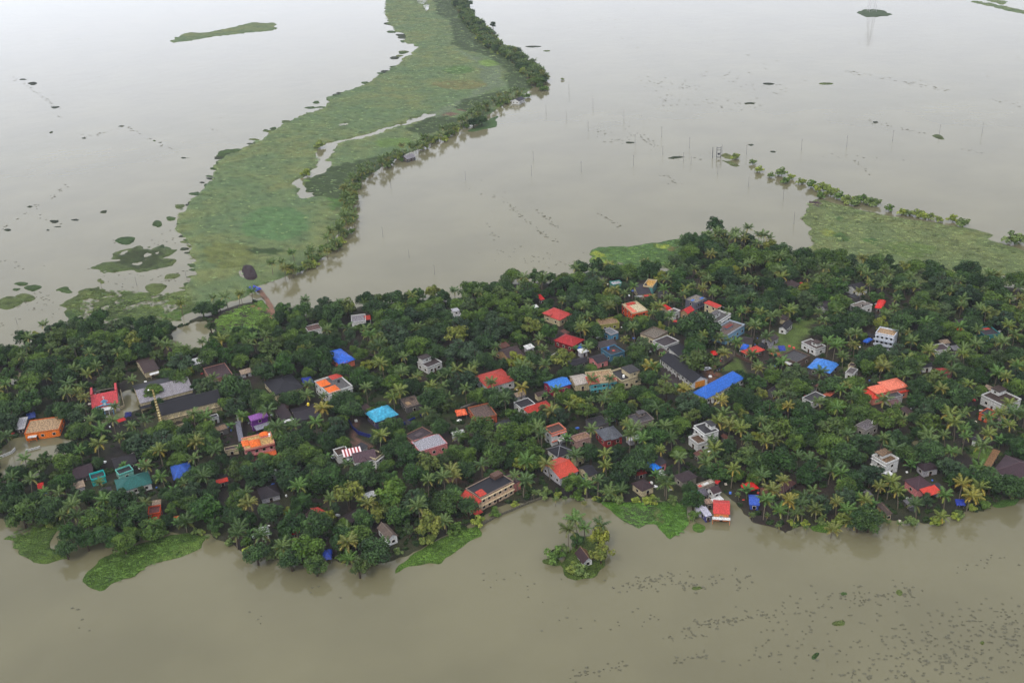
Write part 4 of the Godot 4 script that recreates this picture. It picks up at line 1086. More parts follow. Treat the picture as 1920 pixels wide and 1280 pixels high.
const KINDS := {"broad": "dark broad-crowned tree", "bright": "bright green round tree", "tall": "tall dusky tree", "loose": "yellowish loose-crowned tree"}
const KIND_NAMES := {"broad": "broadleaf_tree", "bright": "broadleaf_tree", "tall": "broadleaf_tree", "loose": "broadleaf_tree", "bush": "bush"}
var protos := {}


func tree_scale(t: Dictionary) -> Array:
	# [height of crown middle, scale of the crown]
	var base_r: float = {"broad": 5.0, "bright": 4.2, "tall": 3.6, "loose": 4.4, "bush": 2.6}[t.kind]
	var base_t: float = {"broad": 3.7, "bright": 4.2, "tall": 5.2, "loose": 3.2, "bush": 1.9}[t.kind]
	var s: float = t.r / base_r
	var tall: float = minf(s, (t.h * 0.62) / base_t)
	return [t.h - base_t * tall * 0.9, Vector3(s, tall, s)]


func put_tree(t: Dictionary, label: String, group: String) -> void:
	var key := "%s%d" % [t.kind, t.v]
	var o: Node3D
	if not protos.has(key):
		o = Node3D.new()
		part("trunk", trunks[t.v % 3], o)
		part("crown", crowns[t.kind][t.v % crowns[t.kind].size()], o)
		protos[key] = o.duplicate()
	else:
		o = protos[key].duplicate()
	o.name = numbered(KIND_NAMES[t.kind])
	add_child(o)
	o.position = t.p
	o.rotation.y = t.turn
	var sc := tree_scale(t)
	var crown: MeshInstance3D = o.get_node("crown")
	crown.position.y = sc[0]
	crown.scale = sc[1]
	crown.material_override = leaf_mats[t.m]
	o.get_node("trunk").scale = Vector3.ONE * t.h * (1.25 if t.kind != "bush" else 0.8)
	tag(o, label, "tree" if t.kind != "bush" else "bush", group)


func put_palm(t: Dictionary, label: String, group: String, split: bool) -> void:
	var o := Node3D.new()
	o.name = numbered("coconut_palm")
	add_child(o)
	o.position = t.p
	o.rotation.y = t.turn
	var stem: Array = palm_stems[t.v % 4]
	var s: float = t.h / 10.0
	var tr := part("trunk", stem[0], o)
	tr.scale = Vector3(1.0, s, 1.0)
	var top := Vector3(stem[1].x, stem[1].y * s, stem[1].z)
	if split:
		var mat: Material = palm_mats[t.m]
		var hold: int = t.v % 5
		for f in frond_plan(t.v):
			var fr := MeshInstance3D.new()
			fr.name = "frond_%03d" % o.get_child_count()
			fr.mesh = fronds[1 if hold == 4 else 0][f[0]]
			fr.transform = Transform3D(f[1].scaled(Vector3.ONE * t.s), top)
			fr.material_override = mat
			o.add_child(fr)
	else:
		var c := part("crown", palm_tops[t.v % 9], o, top, 0.0, palm_mats[t.m])
		c.scale = Vector3.ONE * t.s
	tag(o, label, "palm", group)


func put_banana(p: Vector3, label: String, size: float) -> void:
	var o: Node3D
	if not protos.has("banana"):
		o = Node3D.new()
		var b := Builder.new()
		b.bar(Vector3.ZERO, Vector3(0, 1.9, 0), 0.18, 0.12, lin(0.14, 0.17, 0.06))
		part("stem", b.mesh(leaf_mats[4]), o)
		for i in 9:
			var lf := part("leaf", banana_leaf, o, Vector3(0, 1.8, 0))
			lf.transform.basis = Basis(Vector3.UP, i * 2.4) * Basis(Vector3.RIGHT, -0.75 + 0.1 * i) * Basis().scaled(Vector3.ONE * rng.randf_range(0.8, 1.15))
		protos["banana"] = o.duplicate()
	else:
		o = protos["banana"].duplicate()
	o.name = numbered("banana_plant")
	add_child(o)
	o.position = p
	o.rotation.y = rng.randf() * TAU
	o.scale = Vector3.ONE * size
	tag(o, label, "banana plant", "banana plants in the gardens")


func hides(p: Vector2, r: float, h: float) -> bool:
	# whether a crown there would stand on a house or between one and the helicopter
	var toward := -p.normalized()
	var fall := HIGH / p.length()
	for k in plots:
		var d: Vector2 = p - k.c
		if d.length() > k.r + 40.0:
			continue
		var x := d.rotated(k.turn)
		if absf(x.x) < k.w * 0.5 + minf(r * 0.45, 2.6) and absf(x.y) < k.d * 0.5 + minf(r * 0.45, 2.6):
			return true
		var ahead := d.dot(toward)
		var beside := absf(d.dot(Vector2(-toward.y, toward.x)))
		var shade: float = maxf(h - k.h * 0.5, 0.0) / fall
		if ahead > -k.r * 0.6 and ahead < (k.r * 0.5 + shade) * k.clear * 0.9 and beside < (k.r * 0.8 + r * 0.65) * k.clear:
			return true
	return false


func crowded(p: Vector2, r: float, share: float) -> bool:
	for t in trees:
		if absf(t.p.x - p.x) < 16.0 and Vector2(t.p.x - p.x, t.p.z - p.y).length() < (t.r + r) * share:
			return true
	return false


func add_tree(kind: String, p: Vector3, r: float, h: float, more := {}) -> void:
	var t := {"kind": kind, "p": p, "r": r, "h": h, "v": rng.randi() % 20, "m": rng.randi() % 6, "turn": rng.randf() * TAU, "s": 1.0}
	if kind == "palm":
		t.m = [0, 0, 1, 2, 3, 4][rng.randi() % 6]
	t.merge(more, true)
	trees.append(t)


const PALMS := [300, 637, 215, 656, 182, 685, 161, 697, 54, 732, 147, 735, 147, 765, 390, 641, 415, 632, 475, 632, 210, 785, 246, 792, 272, 785, 187, 805, 179, 830, 12, 812, 45, 857, 299, 842, 360, 770, 390, 777, 450, 777, 277, 872, 385, 887,
	196, 930, 305, 892, 270, 937, 175, 975, 162, 1002, 212, 1000, 346, 975, 462, 940, 440, 1000, 387, 1005, 650, 610, 692, 625, 780, 610, 702, 652, 755, 695, 846, 695, 809, 722, 744, 730, 686, 722, 575, 737, 602, 760, 506, 765, 522, 795, 859, 815, 847, 877, 801, 897, 717, 677,
	620, 930, 686, 940, 645, 1015, 657, 1042, 850, 922, 835, 970, 527, 1020, 785, 945, 1010, 632, 1096, 612, 1190, 610, 1102, 650, 1022, 680, 976, 685, 996, 685, 920, 715, 977, 720, 947, 745, 1115, 707, 1140, 705, 1224, 685, 1130, 745, 1066, 757, 1037, 765, 1284, 725, 1177, 795, 1192, 802, 1106, 805, 1015, 812, 1205, 822, 1242, 797, 1260, 817, 1274, 852, 1135, 850, 1137, 870, 1030, 865, 1247, 897,
	980, 897, 1000, 920, 1041, 932, 1060, 930, 1095, 940, 1142, 920, 1167, 920, 1100, 907, 1232, 932, 1250, 907, 1260, 930, 1082, 972, 1096, 982, 1124, 980, 1065, 992, 1368, 795, 1393, 802, 1434, 804, 1451, 823, 1373, 879, 1386, 924, 1451, 917, 1412, 962, 1438, 962, 1468, 954, 1490, 960, 1507, 939, 1492, 984, 1460, 982, 1434, 937, 1556, 879, 1513, 986, 1532, 954,
	1574, 882, 1668, 899, 1674, 840, 1749, 820, 1795, 788, 1853, 811, 1810, 803, 1839, 834, 1593, 955, 1570, 938, 1620, 936, 1774, 926, 1818, 924, 1716, 980, 1770, 963, 1687, 978, 1668, 976, 1591, 976, 1652, 682, 1697, 670, 1726, 687, 1785, 672, 1812, 660, 1771, 725, 1870, 695, 1850, 580, 1822, 717, 1742, 655, 1792, 782, 1747, 815, 1837, 642, 1710, 635, 1565, 645, 1480, 577, 1865, 790, 1890, 755, 1600, 622,
	1365, 506, 1312, 511, 1284, 539, 1245, 539, 1337, 545, 1320, 537, 1369, 550, 1412, 554, 1466, 515, 1479, 580, 1226, 571, 1241, 573, 1378, 640, 1359, 657, 1410, 605, 1434, 629, 1220, 685, 1016, 519, 981, 516, 1128, 527, 1186, 534, 995, 577, 852, 540, 773, 548, 640, 565, 1560, 990, 1640, 985, 1545, 965, 1480, 935, 338, 566, 398, 553, 423, 552, 470, 543, 508, 490, 528, 487, 550, 470, 445, 548]

# crown middle, crown radius in metres, kind by its first letters
const BIG := [["broad", 1310, 608, 11.5], ["loose", 1312, 670, 9.0], ["broad", 437, 723, 8.5], ["broad", 338, 706, 6.2], ["broad", 285, 733, 5.4], ["broad", 600, 664, 7.5], ["broad", 676, 664, 4.6], ["tall", 862, 654, 8.0], ["tall", 880, 655, 6.5], ["broad", 905, 640, 7.5], ["broad", 525, 820, 4.8], ["broad", 614, 826, 5.6], ["broad", 548, 905, 5.6], ["broad", 620, 897, 7.2], ["broad", 680, 890, 7.2], ["bright", 735, 917, 8.0], ["bright", 747, 960, 5.6],
	["bright", 677, 972, 5.2], ["bright", 547, 977, 6.0], ["loose", 705, 962, 4.4], ["broad", 838, 940, 6.4], ["loose", 802, 982, 6.8], ["bright", 570, 1020, 7.4], ["broad", 702, 1030, 7.0], ["loose", 672, 1062, 4.6], ["broad", 480, 1035, 5.4], ["broad", 545, 1048, 4.8], ["broad", 592, 1058, 4.6], ["broad", 115, 905, 5.6], ["broad", 125, 865, 6.4], ["loose", 72, 872, 6.4], ["broad", 40, 962, 7.0], ["broad", 100, 947, 6.0], ["bright", 392, 950, 8.4], ["broad", 185, 970, 7.2],
	["broad", 250, 965, 6.8], ["broad", 230, 1018, 5.2], ["bright", 282, 988, 5.4], ["broad", 122, 1028, 4.4], ["broad", 162, 930, 4.6], ["broad", 326, 927, 4.8], ["broad", 1192, 660, 5.6], ["loose", 1128, 1036, 4.6], ["loose", 1122, 1004, 5.2], ["bright", 1080, 1012, 3.2], ["broad", 1325, 770, 4.6], ["broad", 1385, 738, 6.6], ["bright", 1418, 715, 5.0], ["broad", 1448, 705, 5.4], ["broad", 1500, 800, 7.0], ["tall", 1560, 800, 6.8], ["broad", 1460, 860, 7.4], ["bright", 1520, 880, 6.4],
	["broad", 1590, 850, 7.4], ["tall", 1400, 850, 6.4], ["broad", 1420, 870, 6.0], ["broad", 1560, 720, 6.4], ["tall", 1475, 725, 5.4], ["broad", 1690, 600, 7.4], ["bright", 1700, 590, 6.4], ["broad", 1860, 900, 6.8], ["broad", 1810, 895, 6.0], ["broad", 1900, 910, 6.2], ["broad", 1760, 760, 6.4], ["loose", 1748, 752, 4.6], ["broad", 1780, 730, 6.4], ["tall", 1770, 580, 6.8], ["loose", 1860, 590, 5.6], ["bright", 1320, 455, 8.0], ["loose", 1350, 452, 6.6], ["tall", 1345, 465, 6.0],
	["loose", 1447, 460, 6.0], ["bright", 1405, 470, 6.0], ["tall", 1665, 490, 5.2], ["loose", 1695, 500, 5.0], ["broad", 1630, 970, 6.4], ["bright", 1610, 975, 4.8], ["broad", 1300, 938, 4.8], ["broad", 900, 800, 6.4], ["broad", 930, 850, 6.6], ["broad", 990, 840, 6.2], ["broad", 1190, 870, 6.4], ["broad", 1210, 850, 6.0], ["bright", 1215, 745, 5.0], ["broad", 980, 590, 6.6], ["broad", 960, 560, 6.2], ["broad", 1060, 530, 5.8], ["broad", 1100, 560, 6.0], ["bright", 530, 575, 5.2], ["broad", 560, 605, 5.0], ["tall", 820, 580, 5.8], ["bright", 1030, 545, 3.4],
	["broad", 130, 998, 5.0], ["broad", 160, 1012, 4.6], ["broad", 192, 1002, 5.0], ["broad", 88, 963, 5.0], ["bright", 215, 1008, 4.4], ["broad", 885, 32, 7.5], ["broad", 905, 58, 7.0], ["broad", 872, 14, 7.0], ["tall", 924, 46, 6.0], ["broad", 917, 74, 6.5], ["broad", 1005, 150, 6.0], ["broad", 950, 98, 6.0], ["broad", 903, 224, 5.4], ["broad", 975, 122, 6.0], ["loose", 660, 370, 5.0], ["broad", 888, 228, 5.6], ["bright", 1014, 160, 4.6], ["broad", 895, 45, 6.5], ["tall", 862, 0, 6.5], ["broad", 880, 5, 6.0]]

var land_edge: PackedVector2Array
var pools := []


func _ready() -> void:
	rng.seed = 20180819
	noise.seed = 11
	noise.frequency = 0.0035
	noise.fractal_octaves = 3
	fine.seed = 5
	fine.frequency = 0.11
	fine.fractal_octaves = 2
	look()
	textures()
	grounds()
	shapes_ready()
	houses()
	small_things()
	outbuildings()
	make_plants()
	plant()
	tufts()
	weeds()


func look() -> void:
	var p := deg_to_rad(PITCH)
	var r := deg_to_rad(ROLL)
	fore_dir = Vector3(0, -sin(p), -cos(p))
	var up0 := Vector3(0, cos(p), -sin(p))
	right_dir = Vector3.RIGHT * cos(r) - up0 * sin(r)
	up_dir = up0 * cos(r) + Vector3.RIGHT * sin(r)
	var cam := Camera3D.new()
	cam.name = "camera"
	cam.transform = Transform3D(Basis(right_dir, up_dir, -fore_dir), Vector3(0, HIGH, 0))
	cam.fov = rad_to_deg(2.0 * atan(640.0 / FOCAL))
	cam.near = 1.0
	cam.far = 12000.0
	add_child(cam)
	cam.current = true
	# an overcast sky: brightest overhead and towards the right, where the cloud is thinner
	var im := Image.create(256, 128, false, Image.FORMAT_RGBF)
	var cl := FastNoiseLite.new()
	cl.seed = 3
	cl.frequency = 0.9
	cl.fractal_octaves = 4
	for y in 128:
		for x in 256:
			var lat := PI * (0.5 - (y + 0.5) / 128.0)
			var lon := TAU * (x + 0.5) / 256.0 - PI
			var d := Vector3(sin(lon) * cos(lat), sin(lat), -cos(lon) * cos(lat))
			var k := 0.92 + 0.28 * exp(-pow(maxf(d.y, 0.0) / 0.3, 2.0)) + 0.2 * d.x * (1.0 - absf(d.y)) + 0.010 * cl.get_noise_3d(d.x * 0.6, maxf(d.y, 0.0), d.z * 0.6)
			im.set_pixel(x, y, Color(0.915 * k, 0.955 * k, 1.05 * k))
	var sm := PanoramaSkyMaterial.new()
	sm.panorama = ImageTexture.create_from_image(im)
	var sky := Sky.new()
	sky.sky_material = sm
	var e := Environment.new()
	e.background_mode = Environment.BG_SKY
	e.sky = sky
	e.background_energy_multiplier = 1.05
	e.tonemap_mode = Environment.TONE_MAPPER_LINEAR
	e.tonemap_exposure = 1.5
	e.sdfgi_enabled = true
	e.ssao_enabled = true
	e.ssil_enabled = true
	e.fog_enabled = true
	e.fog_density = 0.00004
	e.fog_light_color = Color(0.86, 0.88, 0.93)
	var we := WorldEnvironment.new()
	we.name = "world_environment"
	we.environment = e
	add_child(we)
	var sun := DirectionalLight3D.new()
	sun.name = "sun"
	sun.light_energy = 0.45
	sun.light_angular_distance = 14.0
	sun.light_color = Color(1.0, 0.97, 0.92)
	sun.shadow_enabled = true
	sun.rotation_degrees = Vector3(-50, -30, 0)
	add_child(sun)


func textures() -> void:
	noise_tex("stain", 0.016, 5, 0.62, 1.0, FastNoiseLite.TYPE_SIMPLEX_SMOOTH, 0.15)
	noise_tex("grime", 0.014, 5, 0.55, 1.0, FastNoiseLite.TYPE_SIMPLEX_SMOOTH, 0.25)
	noise_tex("blotch", 0.03, 5, 0.38, 1.0, FastNoiseLite.TYPE_SIMPLEX_SMOOTH, 0.36)
	noise_tex("leafgrain", 0.06, 4, 0.45, 1.0, FastNoiseLite.TYPE_SIMPLEX_SMOOTH, 0.22)
	noise_tex("silt", 0.01, 5, 0.93, 1.0, FastNoiseLite.TYPE_SIMPLEX_SMOOTH, 0.2)
	var m := paint(Color(1, 1, 1), 0.75, "leafgrain", 22.0)
	m.metallic_specular = 0.2
	mats["leafy"] = m
	mats["soil"] = paint(Color(1, 1, 1), 0.9, "leafgrain", 17.0)
	var w := StandardMaterial3D.new()
	w.albedo_color = Color(0.395, 0.38, 0.29)
	w.albedo_texture = tex["silt"]
	w.uv1_triplanar = true
	w.uv1_world_triplanar = true
	w.uv1_scale = Vector3.ONE / 420.0
	w.roughness = 0.09
	w.metallic_specular = 0.33
	var f := FastNoiseLite.new()
	f.seed = 21
	f.frequency = 0.03
	f.fractal_octaves = 3
	var nt := NoiseTexture2D.new()
	nt.width = 512
	nt.height = 512
	nt.seamless = true
	nt.as_normal_map = true
	nt.bump_strength = 1.0
	nt.noise = f
	w.normal_enabled = true
	w.normal_texture = nt
	w.normal_scale = 0.05
	mats["water"] = w


func grounds() -> void:
	var pm := PlaneMesh.new()
	pm.size = Vector2(7000, 7000)
	pm.material = mats["water"]
	var water := part("water", pm, self, Vector3(0, 0, -2500))
	tag(water, "", "", "", "structure")
	land_edge = outline([-60, 705, 0, 668, 40, 652, 100, 627, 140, 620, 200, 614, 260, 612, 300, 622, 360, 602, 400, 588, 440, 572, 480, 562, 520, 582, 560, 592, 620, 588, 690, 578, 760, 563, 850, 562, 900, 548, 960, 534, 1000, 528, 1060, 533, 1110, 512, 1180, 520, 1260, 508, 1292, 492, 1290, 462, 1330, 440, 1380, 440, 1430, 460, 1500, 492, 1560, 508, 1640, 508, 1700, 505, 1760, 515, 1840, 535, 1900, 540, 1980, 560,
		2080, 700, 1990, 900, 1960, 918, 1905, 932, 1860, 942, 1810, 962, 1770, 985, 1720, 985, 1660, 980, 1600, 984, 1560, 978, 1500, 985, 1450, 980, 1420, 980, 1408, 962, 1370, 930, 1340, 912, 1310, 935, 1280, 946, 1230, 943, 1160, 943, 1100, 936, 1030, 930, 990, 940, 940, 957, 905, 982, 860, 995, 800, 1018, 740, 1042, 720, 1056, 660, 1056, 600, 1042, 560, 1050, 470, 1040, 440, 1028, 400, 1003, 330, 1000, 280, 1000, 260, 1018, 200, 1012, 140, 1010, 110, 990, 60, 975, 0, 968, -60, 960])
	pools = [outline([310, 625, 340, 612, 395, 605, 402, 622, 388, 642, 372, 657, 335, 667, 312, 652]), outline([-20, 862, 30, 822, 45, 806, 110, 822, 152, 830, 142, 850, 95, 866, 70, 884, 20, 890]), disc(30, 706, 44, 11), outline([178, 772, 225, 764, 228, 735, 252, 730, 262, 770, 232, 790, 190, 800]), disc(1885, 556, 14, 12), disc(1898, 580, 12, 8), disc(1715, 838, 10, 8), outline([120, 985, 100, 1000, 140, 1015, 190, 1016, 215, 1008, 180, 1000]), disc(146, 948, 9, 12)]
	var mud := [lin(0.050, 0.034, 0.026), lin(0.030, 0.024, 0.020), lin(0.055, 0.07, 0.022)]
	var grass := lin(0.115, 0.17, 0.035)
	var earth := lin(0.21, 0.10, 0.06)
	var patches := [[outline([1440, 655, 1465, 630, 1500, 602, 1530, 600, 1520, 625, 1490, 650, 1450, 668]), grass], [outline([1352, 700, 1362, 682, 1385, 672, 1402, 680, 1400, 697, 1368, 702]), grass], [outline([1322, 722, 1330, 698, 1350, 692, 1366, 700, 1345, 718]), earth], [disc(1455, 662, 12, 7), earth], [disc(1600, 690, 18, 10), grass], [disc(1845, 852, 28, 14), lin(0.13, 0.22, 0.03)],
		[outline([640, 780, 660, 800, 672, 820, 705, 832, 702, 842, 655, 836, 648, 810]), lin(0.19, 0.10, 0.075)], [outline([880, 842, 900, 860, 926, 890, 912, 896, 890, 872]), lin(0.085, 0.052, 0.045)], [outline([846, 890, 875, 884, 880, 896, 850, 905]), lin(0.20, 0.11, 0.07)], [outline([1240, 682, 1300, 722, 1330, 762, 1300, 770, 1240, 720]), lin(0.065, 0.05, 0.047)], [outline([1350, 660, 1385, 650, 1390, 670, 1360, 690]), lin(0.10, 0.075, 0.06)], [outline([478, 540, 500, 560, 520, 590, 514, 606, 500, 572, 484, 555]), lin(0.32, 0.16, 0.10)], [outline([1568, 718, 1590, 712, 1590, 735, 1570, 745]), lin(0.16, 0.12, 0.05)], [outline([700, 700, 900, 742, 905, 752, 780, 800, 760, 770, 700, 740]), lin(0.05, 0.075, 0.02)]]
	var land := part("ground", sheet(land_edge, pools, 2.6, 5.0, 0.35, 0.08, mat_tint(mud, patches), mats["soil"]), self)
	tag(land, "", "", "", "structure")
	# the hyacinth fields
	var g := [lin(0.165, 0.235, 0.095), lin(0.215, 0.25, 0.09), lin(0.115, 0.19, 0.085)]
	var olive := lin(0.062, 0.095, 0.032)
	var lime := lin(0.19, 0.30, 0.06)
	var pale := lin(0.17, 0.22, 0.12)
	var field := outline([728, -24, 724, 0, 722, 20, 728, 45, 745, 60, 762, 62, 757, 78, 785, 88, 770, 100, 735, 128, 700, 148, 665, 165, 640, 175, 612, 183, 625, 190, 600, 205, 575, 213, 540, 230, 510, 245, 487, 262, 450, 280, 430, 290, 410, 305, 400, 328, 385, 345, 360, 375, 345, 395, 326, 410, 318, 430, 340, 445, 358, 452, 352, 470, 362, 490, 368, 510, 352, 530, 342, 552, 368, 574, 400, 578, 432, 566, 460, 554, 478, 534, 500, 532, 520, 522, 560, 510, 590, 490, 620, 470, 640, 440, 650, 415, 642, 390, 652, 360, 682, 335, 722, 310, 762, 290, 802, 270, 852, 247, 892, 228, 922, 210, 952, 190, 982, 178, 1000, 165, 985, 140, 955, 110, 915, 85, 885, 60, 865, 30, 855, 0, 850, -24])
	var creek := ribbon([803, 214, 7.0, 785, 224, 7.0, 760, 233, 3.0, 725, 240, 4.0, 690, 253, 5.0, 650, 263, 4.0, 622, 268, 6.0, 613, 282, 8.0, 607, 296, 5.0, 612, 308, 7.0, 600, 322, 6.0, 575, 332, 4.0, 556, 340, 5.0, 566, 352, 3.0, 580, 370, 6.0])
	fields.append([field, 7500, g, [creek]])
	green_mat("water_hyacinth", "broad green field of water hyacinth along the palm embankment", field, [creek, disc(465, 513, 16, 9), disc(644, 234, 8, 3), disc(791, 2, 10, 5), disc(798, 14, 5, 7)], g, [
		[outline([845, 30, 870, 40, 905, 85, 945, 108, 985, 140, 1005, 165, 965, 175, 948, 160, 945, 132, 925, 110, 895, 97, 876, 95, 848, 85]), olive], [outline([850, 202, 862, 188, 910, 177, 945, 168, 955, 180, 930, 195, 905, 206, 880, 212]), olive], [outline([762, 244, 800, 222, 840, 217, 865, 226, 835, 245, 800, 254]), olive], [outline([566, 350, 600, 322, 650, 308, 700, 298, 748, 282, 765, 290, 702, 322, 662, 345, 647, 368, 620, 377, 590, 367]), olive], [outline([815, -20, 850, -20, 860, 28, 840, 36, 818, 30]), olive],
		[disc(915, 119, 20, 7), lime], [disc(862, 132, 27, 8), lin(0.11, 0.2, 0.05)], [disc(601, 341, 24, 7), lime], [disc(625, 372, 18, 22), lin(0.11, 0.21, 0.05)], [disc(740, 270, 40, 9), lin(0.15, 0.24, 0.06)], [disc(860, 160, 50, 9), lin(0.20, 0.20, 0.07)], [outline([850, 90, 930, 120, 945, 160, 880, 190, 820, 225, 800, 215, 870, 185, 905, 160, 895, 120]), pale], [disc(500, 470, 30, 7), lin(0.06, 0.10, 0.03)], [disc(520, 420, 60, 30), lin(0.12, 0.22, 0.08)], [disc(430, 480, 45, 25), lin(0.17, 0.20, 0.06)], [disc(870, 205, 14, 5), lin(0.22, 0.12, 0.09)], [disc(845, 215, 10, 3), lin(0.2, 0.13, 0.09)]], 3.4, 5.0, 1.0)
	green_mat("water_hyacinth", "green field of floating plants behind the right-hand trees", outline([1507, 385, 1503, 410, 1520, 430, 1527, 455, 1510, 470, 1490, 478, 1480, 490, 1500, 512, 1600, 530, 1700, 530, 1850, 560, 1870, 545, 1875, 520, 1925, 545, 1990, 560, 1990, 480, 1925, 472, 1900, 462, 1850, 450, 1862, 441, 1830, 432, 1760, 420, 1700, 408, 1650, 400, 1600, 390, 1560, 380, 1525, 370]), [disc(1886, 530, 14, 14)], [lin(0.175, 0.215, 0.08), lin(0.205, 0.235, 0.085), lin(0.135, 0.195, 0.075)], [[disc(1525, 380, 10, 8), lin(0.10, 0.06, 0.07)], [disc(1585, 447, 16, 7), lin(0.075, 0.14, 0.035)], [disc(1558, 438, 14, 6), lin(0.24, 0.28, 0.06)], [disc(1635, 456, 14, 9), lin(0.08, 0.15, 0.04)], [disc(1580, 412, 10, 4), lin(0.08, 0.15, 0.04)], [disc(1550, 480, 30, 12), lin(0.09, 0.14, 0.05)], [disc(1700, 470, 50, 14), lin(0.13, 0.19, 0.05)]], 2.8, 4.0, 0.8)
	green_mat("water_hyacinth", "lime-edged bed of floating plants by the far middle shore", outline([1105, 470, 1125, 463, 1180, 459, 1240, 452, 1290, 447, 1315, 470, 1295, 490, 1310, 505, 1250, 520, 1180, 528, 1118, 515]), [disc(1230, 503, 20, 7), disc(1162, 492, 7, 4), disc(1300, 482, 12, 5)], [lin(0.10, 0.185, 0.05), lin(0.14, 0.22, 0.05), lin(0.08, 0.15, 0.045)], [[outline([1108, 472, 1122, 470, 1150, 494, 1140, 500, 1112, 482]), lin(0.30, 0.36, 0.05)], [disc(1245, 460, 12, 4), lin(0.32, 0.38, 0.06)], [disc(1268, 466, 10, 5), lin(0.2, 0.14, 0.06)]], 2.4, 3.0, 0.7)
	patchy = 0.13
	green_mat("weed_bed", "ragged weed beds off the far left shore", outline([120, 572, 148, 545, 180, 536, 210, 545, 250, 552, 280, 546, 300, 556, 345, 545, 380, 552, 372, 580, 330, 602, 270, 614, 240, 622, 170, 614, 138, 602]), [disc(222, 566, 9, 5), disc(245, 546, 12, 4), disc(305, 600, 18, 2), disc(165, 574, 5, 3)], [lin(0.115, 0.165, 0.045), lin(0.15, 0.18, 0.05), lin(0.075, 0.11, 0.035)], [[disc(178, 545, 26, 8), lin(0.08, 0.11, 0.03)], [disc(232, 576, 36, 12), lin(0.06, 0.085, 0.026)], [disc(145, 592, 20, 10), lin(0.07, 0.12, 0.035)], [disc(215, 600, 30, 9), lin(0.06, 0.10, 0.03)], [disc(310, 575, 40, 10), lin(0.15, 0.2, 0.05)], [disc(335, 592, 40, 7), lin(0.10, 0.18, 0.035)]], 2.4, 5.0, 0.6)
	patchy = 0.0
	patchy = 0.13
	green_mat("weed_bed", "oval dark weed bed ringed by lighter patches at the left", outline([172, 502, 200, 490, 205, 480, 225, 468, 262, 460, 300, 462, 325, 470, 300, 490, 322, 492, 310, 502, 275, 508, 235, 506, 200, 512]), [], [lin(0.12, 0.15, 0.05), lin(0.10, 0.14, 0.045), lin(0.08, 0.11, 0.04)], [[disc(260, 487, 42, 18), lin(0.055, 0.075, 0.025)]], 2.4, 5.0, 0.6)
	patchy = 0.0
	green_mat("lawn", "bright green grassy plot beside the red earth path", outline([398, 600, 415, 587, 450, 575, 490, 562, 508, 575, 518, 600, 512, 622, 470, 634, 420, 632, 402, 618]), [disc(458, 592, 8, 5), disc(505, 586, 8, 5)], [lin(0.12, 0.21, 0.035), lin(0.155, 0.25, 0.04), lin(0.09, 0.17, 0.03)], [[disc(486, 575, 10, 3), lin(0.28, 0.16, 0.08)], [disc(500, 602, 7, 4), lin(0.25, 0.15, 0.07)]], 2.0, 2.0, 0.5, "grass")
	green_mat("weed_island", "long green weed island in the far left water", outline([318, 76, 335, 68, 350, 62, 395, 60, 440, 50, 470, 42, 518, 44, 516, 56, 470, 60, 400, 68, 355, 76, 325, 80]), [], g, [], 4.0, 6.0, 0.8)
	green_mat("weed_island", "green weed island under the far pylon", outline([1606, 24, 1622, 17, 1650, 18, 1675, 27, 1650, 31, 1628, 32]), [], [lin(0.08, 0.12, 0.06), lin(0.1, 0.15, 0.07), lin(0.09, 0.13, 0.06)], [], 4.0, 4.0, 0.8)
	green_mat("weed_island", "narrow weed strip at the far top right corner", outline([1820, 3, 1832, 1, 1880, 10, 1925, 20, 1925, 28, 1880, 17]), [], g, [], 4.0, 5.0, 0.6)
	green_mat("weed_island", "second narrow weed strip at the very top right", outline([1846, -3, 1872, -1, 1890, 5, 1882, 9, 1862, 4]), [], g, [], 4.0, 5.0, 0.6)
	green_mat("weed_bed", "green weed tongue sloping into the near water at lower left", outline([153, 1092, 163, 1070, 190, 1048, 230, 1030, 300, 1008, 360, 998, 390, 1008, 372, 1030, 320, 1048, 290, 1055, 250, 1080, 225, 1085, 195, 1106, 172, 1099]), [], [lin(0.07, 0.13, 0.022), lin(0.085, 0.15, 0.025), lin(0.06, 0.11, 0.02)], [[outline([260, 1062, 330, 1030, 390, 1005, 375, 1035, 300, 1060]), lin(0.12, 0.19, 0.04)]], 1.6, 2.0, 0.5)
	patchy = 0.13
	green_mat("weed_bed", "patchy weed bed at the bottom left shore", outline([2, 1012, 40, 993, 90, 973, 130, 962, 122, 990, 95, 1018, 138, 1046, 60, 1056, 40, 1035, 30, 1018]), [], [lin(0.09, 0.15, 0.03), lin(0.12, 0.17, 0.035), lin(0.06, 0.10, 0.025)], [], 1.6, 3.0, 0.6)
	patchy = 0.0
	green_mat("weed_bed", "bright green weed fringe along the near middle shore", outline([738, 1062, 775, 1035, 830, 1008, 880, 992, 908, 988, 908, 1008, 880, 1020, 850, 1040, 820, 1056, 800, 1052, 760, 1060, 735, 1077]), [], [lin(0.10, 0.19, 0.028), lin(0.13, 0.22, 0.035), lin(0.08, 0.15, 0.025)], [], 1.6, 2.0, 0.5)
	green_mat("weed_bed", "vivid green weed fan with two points in the near river", outline([1120, 938, 1180, 942, 1220, 944, 1260, 940, 1290, 950, 1288, 975, 1268, 1000, 1255, 1012, 1240, 1000, 1225, 984, 1210, 984, 1195, 991, 1175, 977, 1145, 962]), [], [lin(0.085, 0.185, 0.025), lin(0.10, 0.21, 0.03), lin(0.075, 0.16, 0.025)], [[outline([1140, 950, 1210, 950, 1222, 975, 1195, 992, 1170, 975]), lin(0.085, 0.13, 0.045)], [disc(1225, 975, 9, 12), lin(0.15, 0.18, 0.06)]], 1.6, 1.5, 0.5)
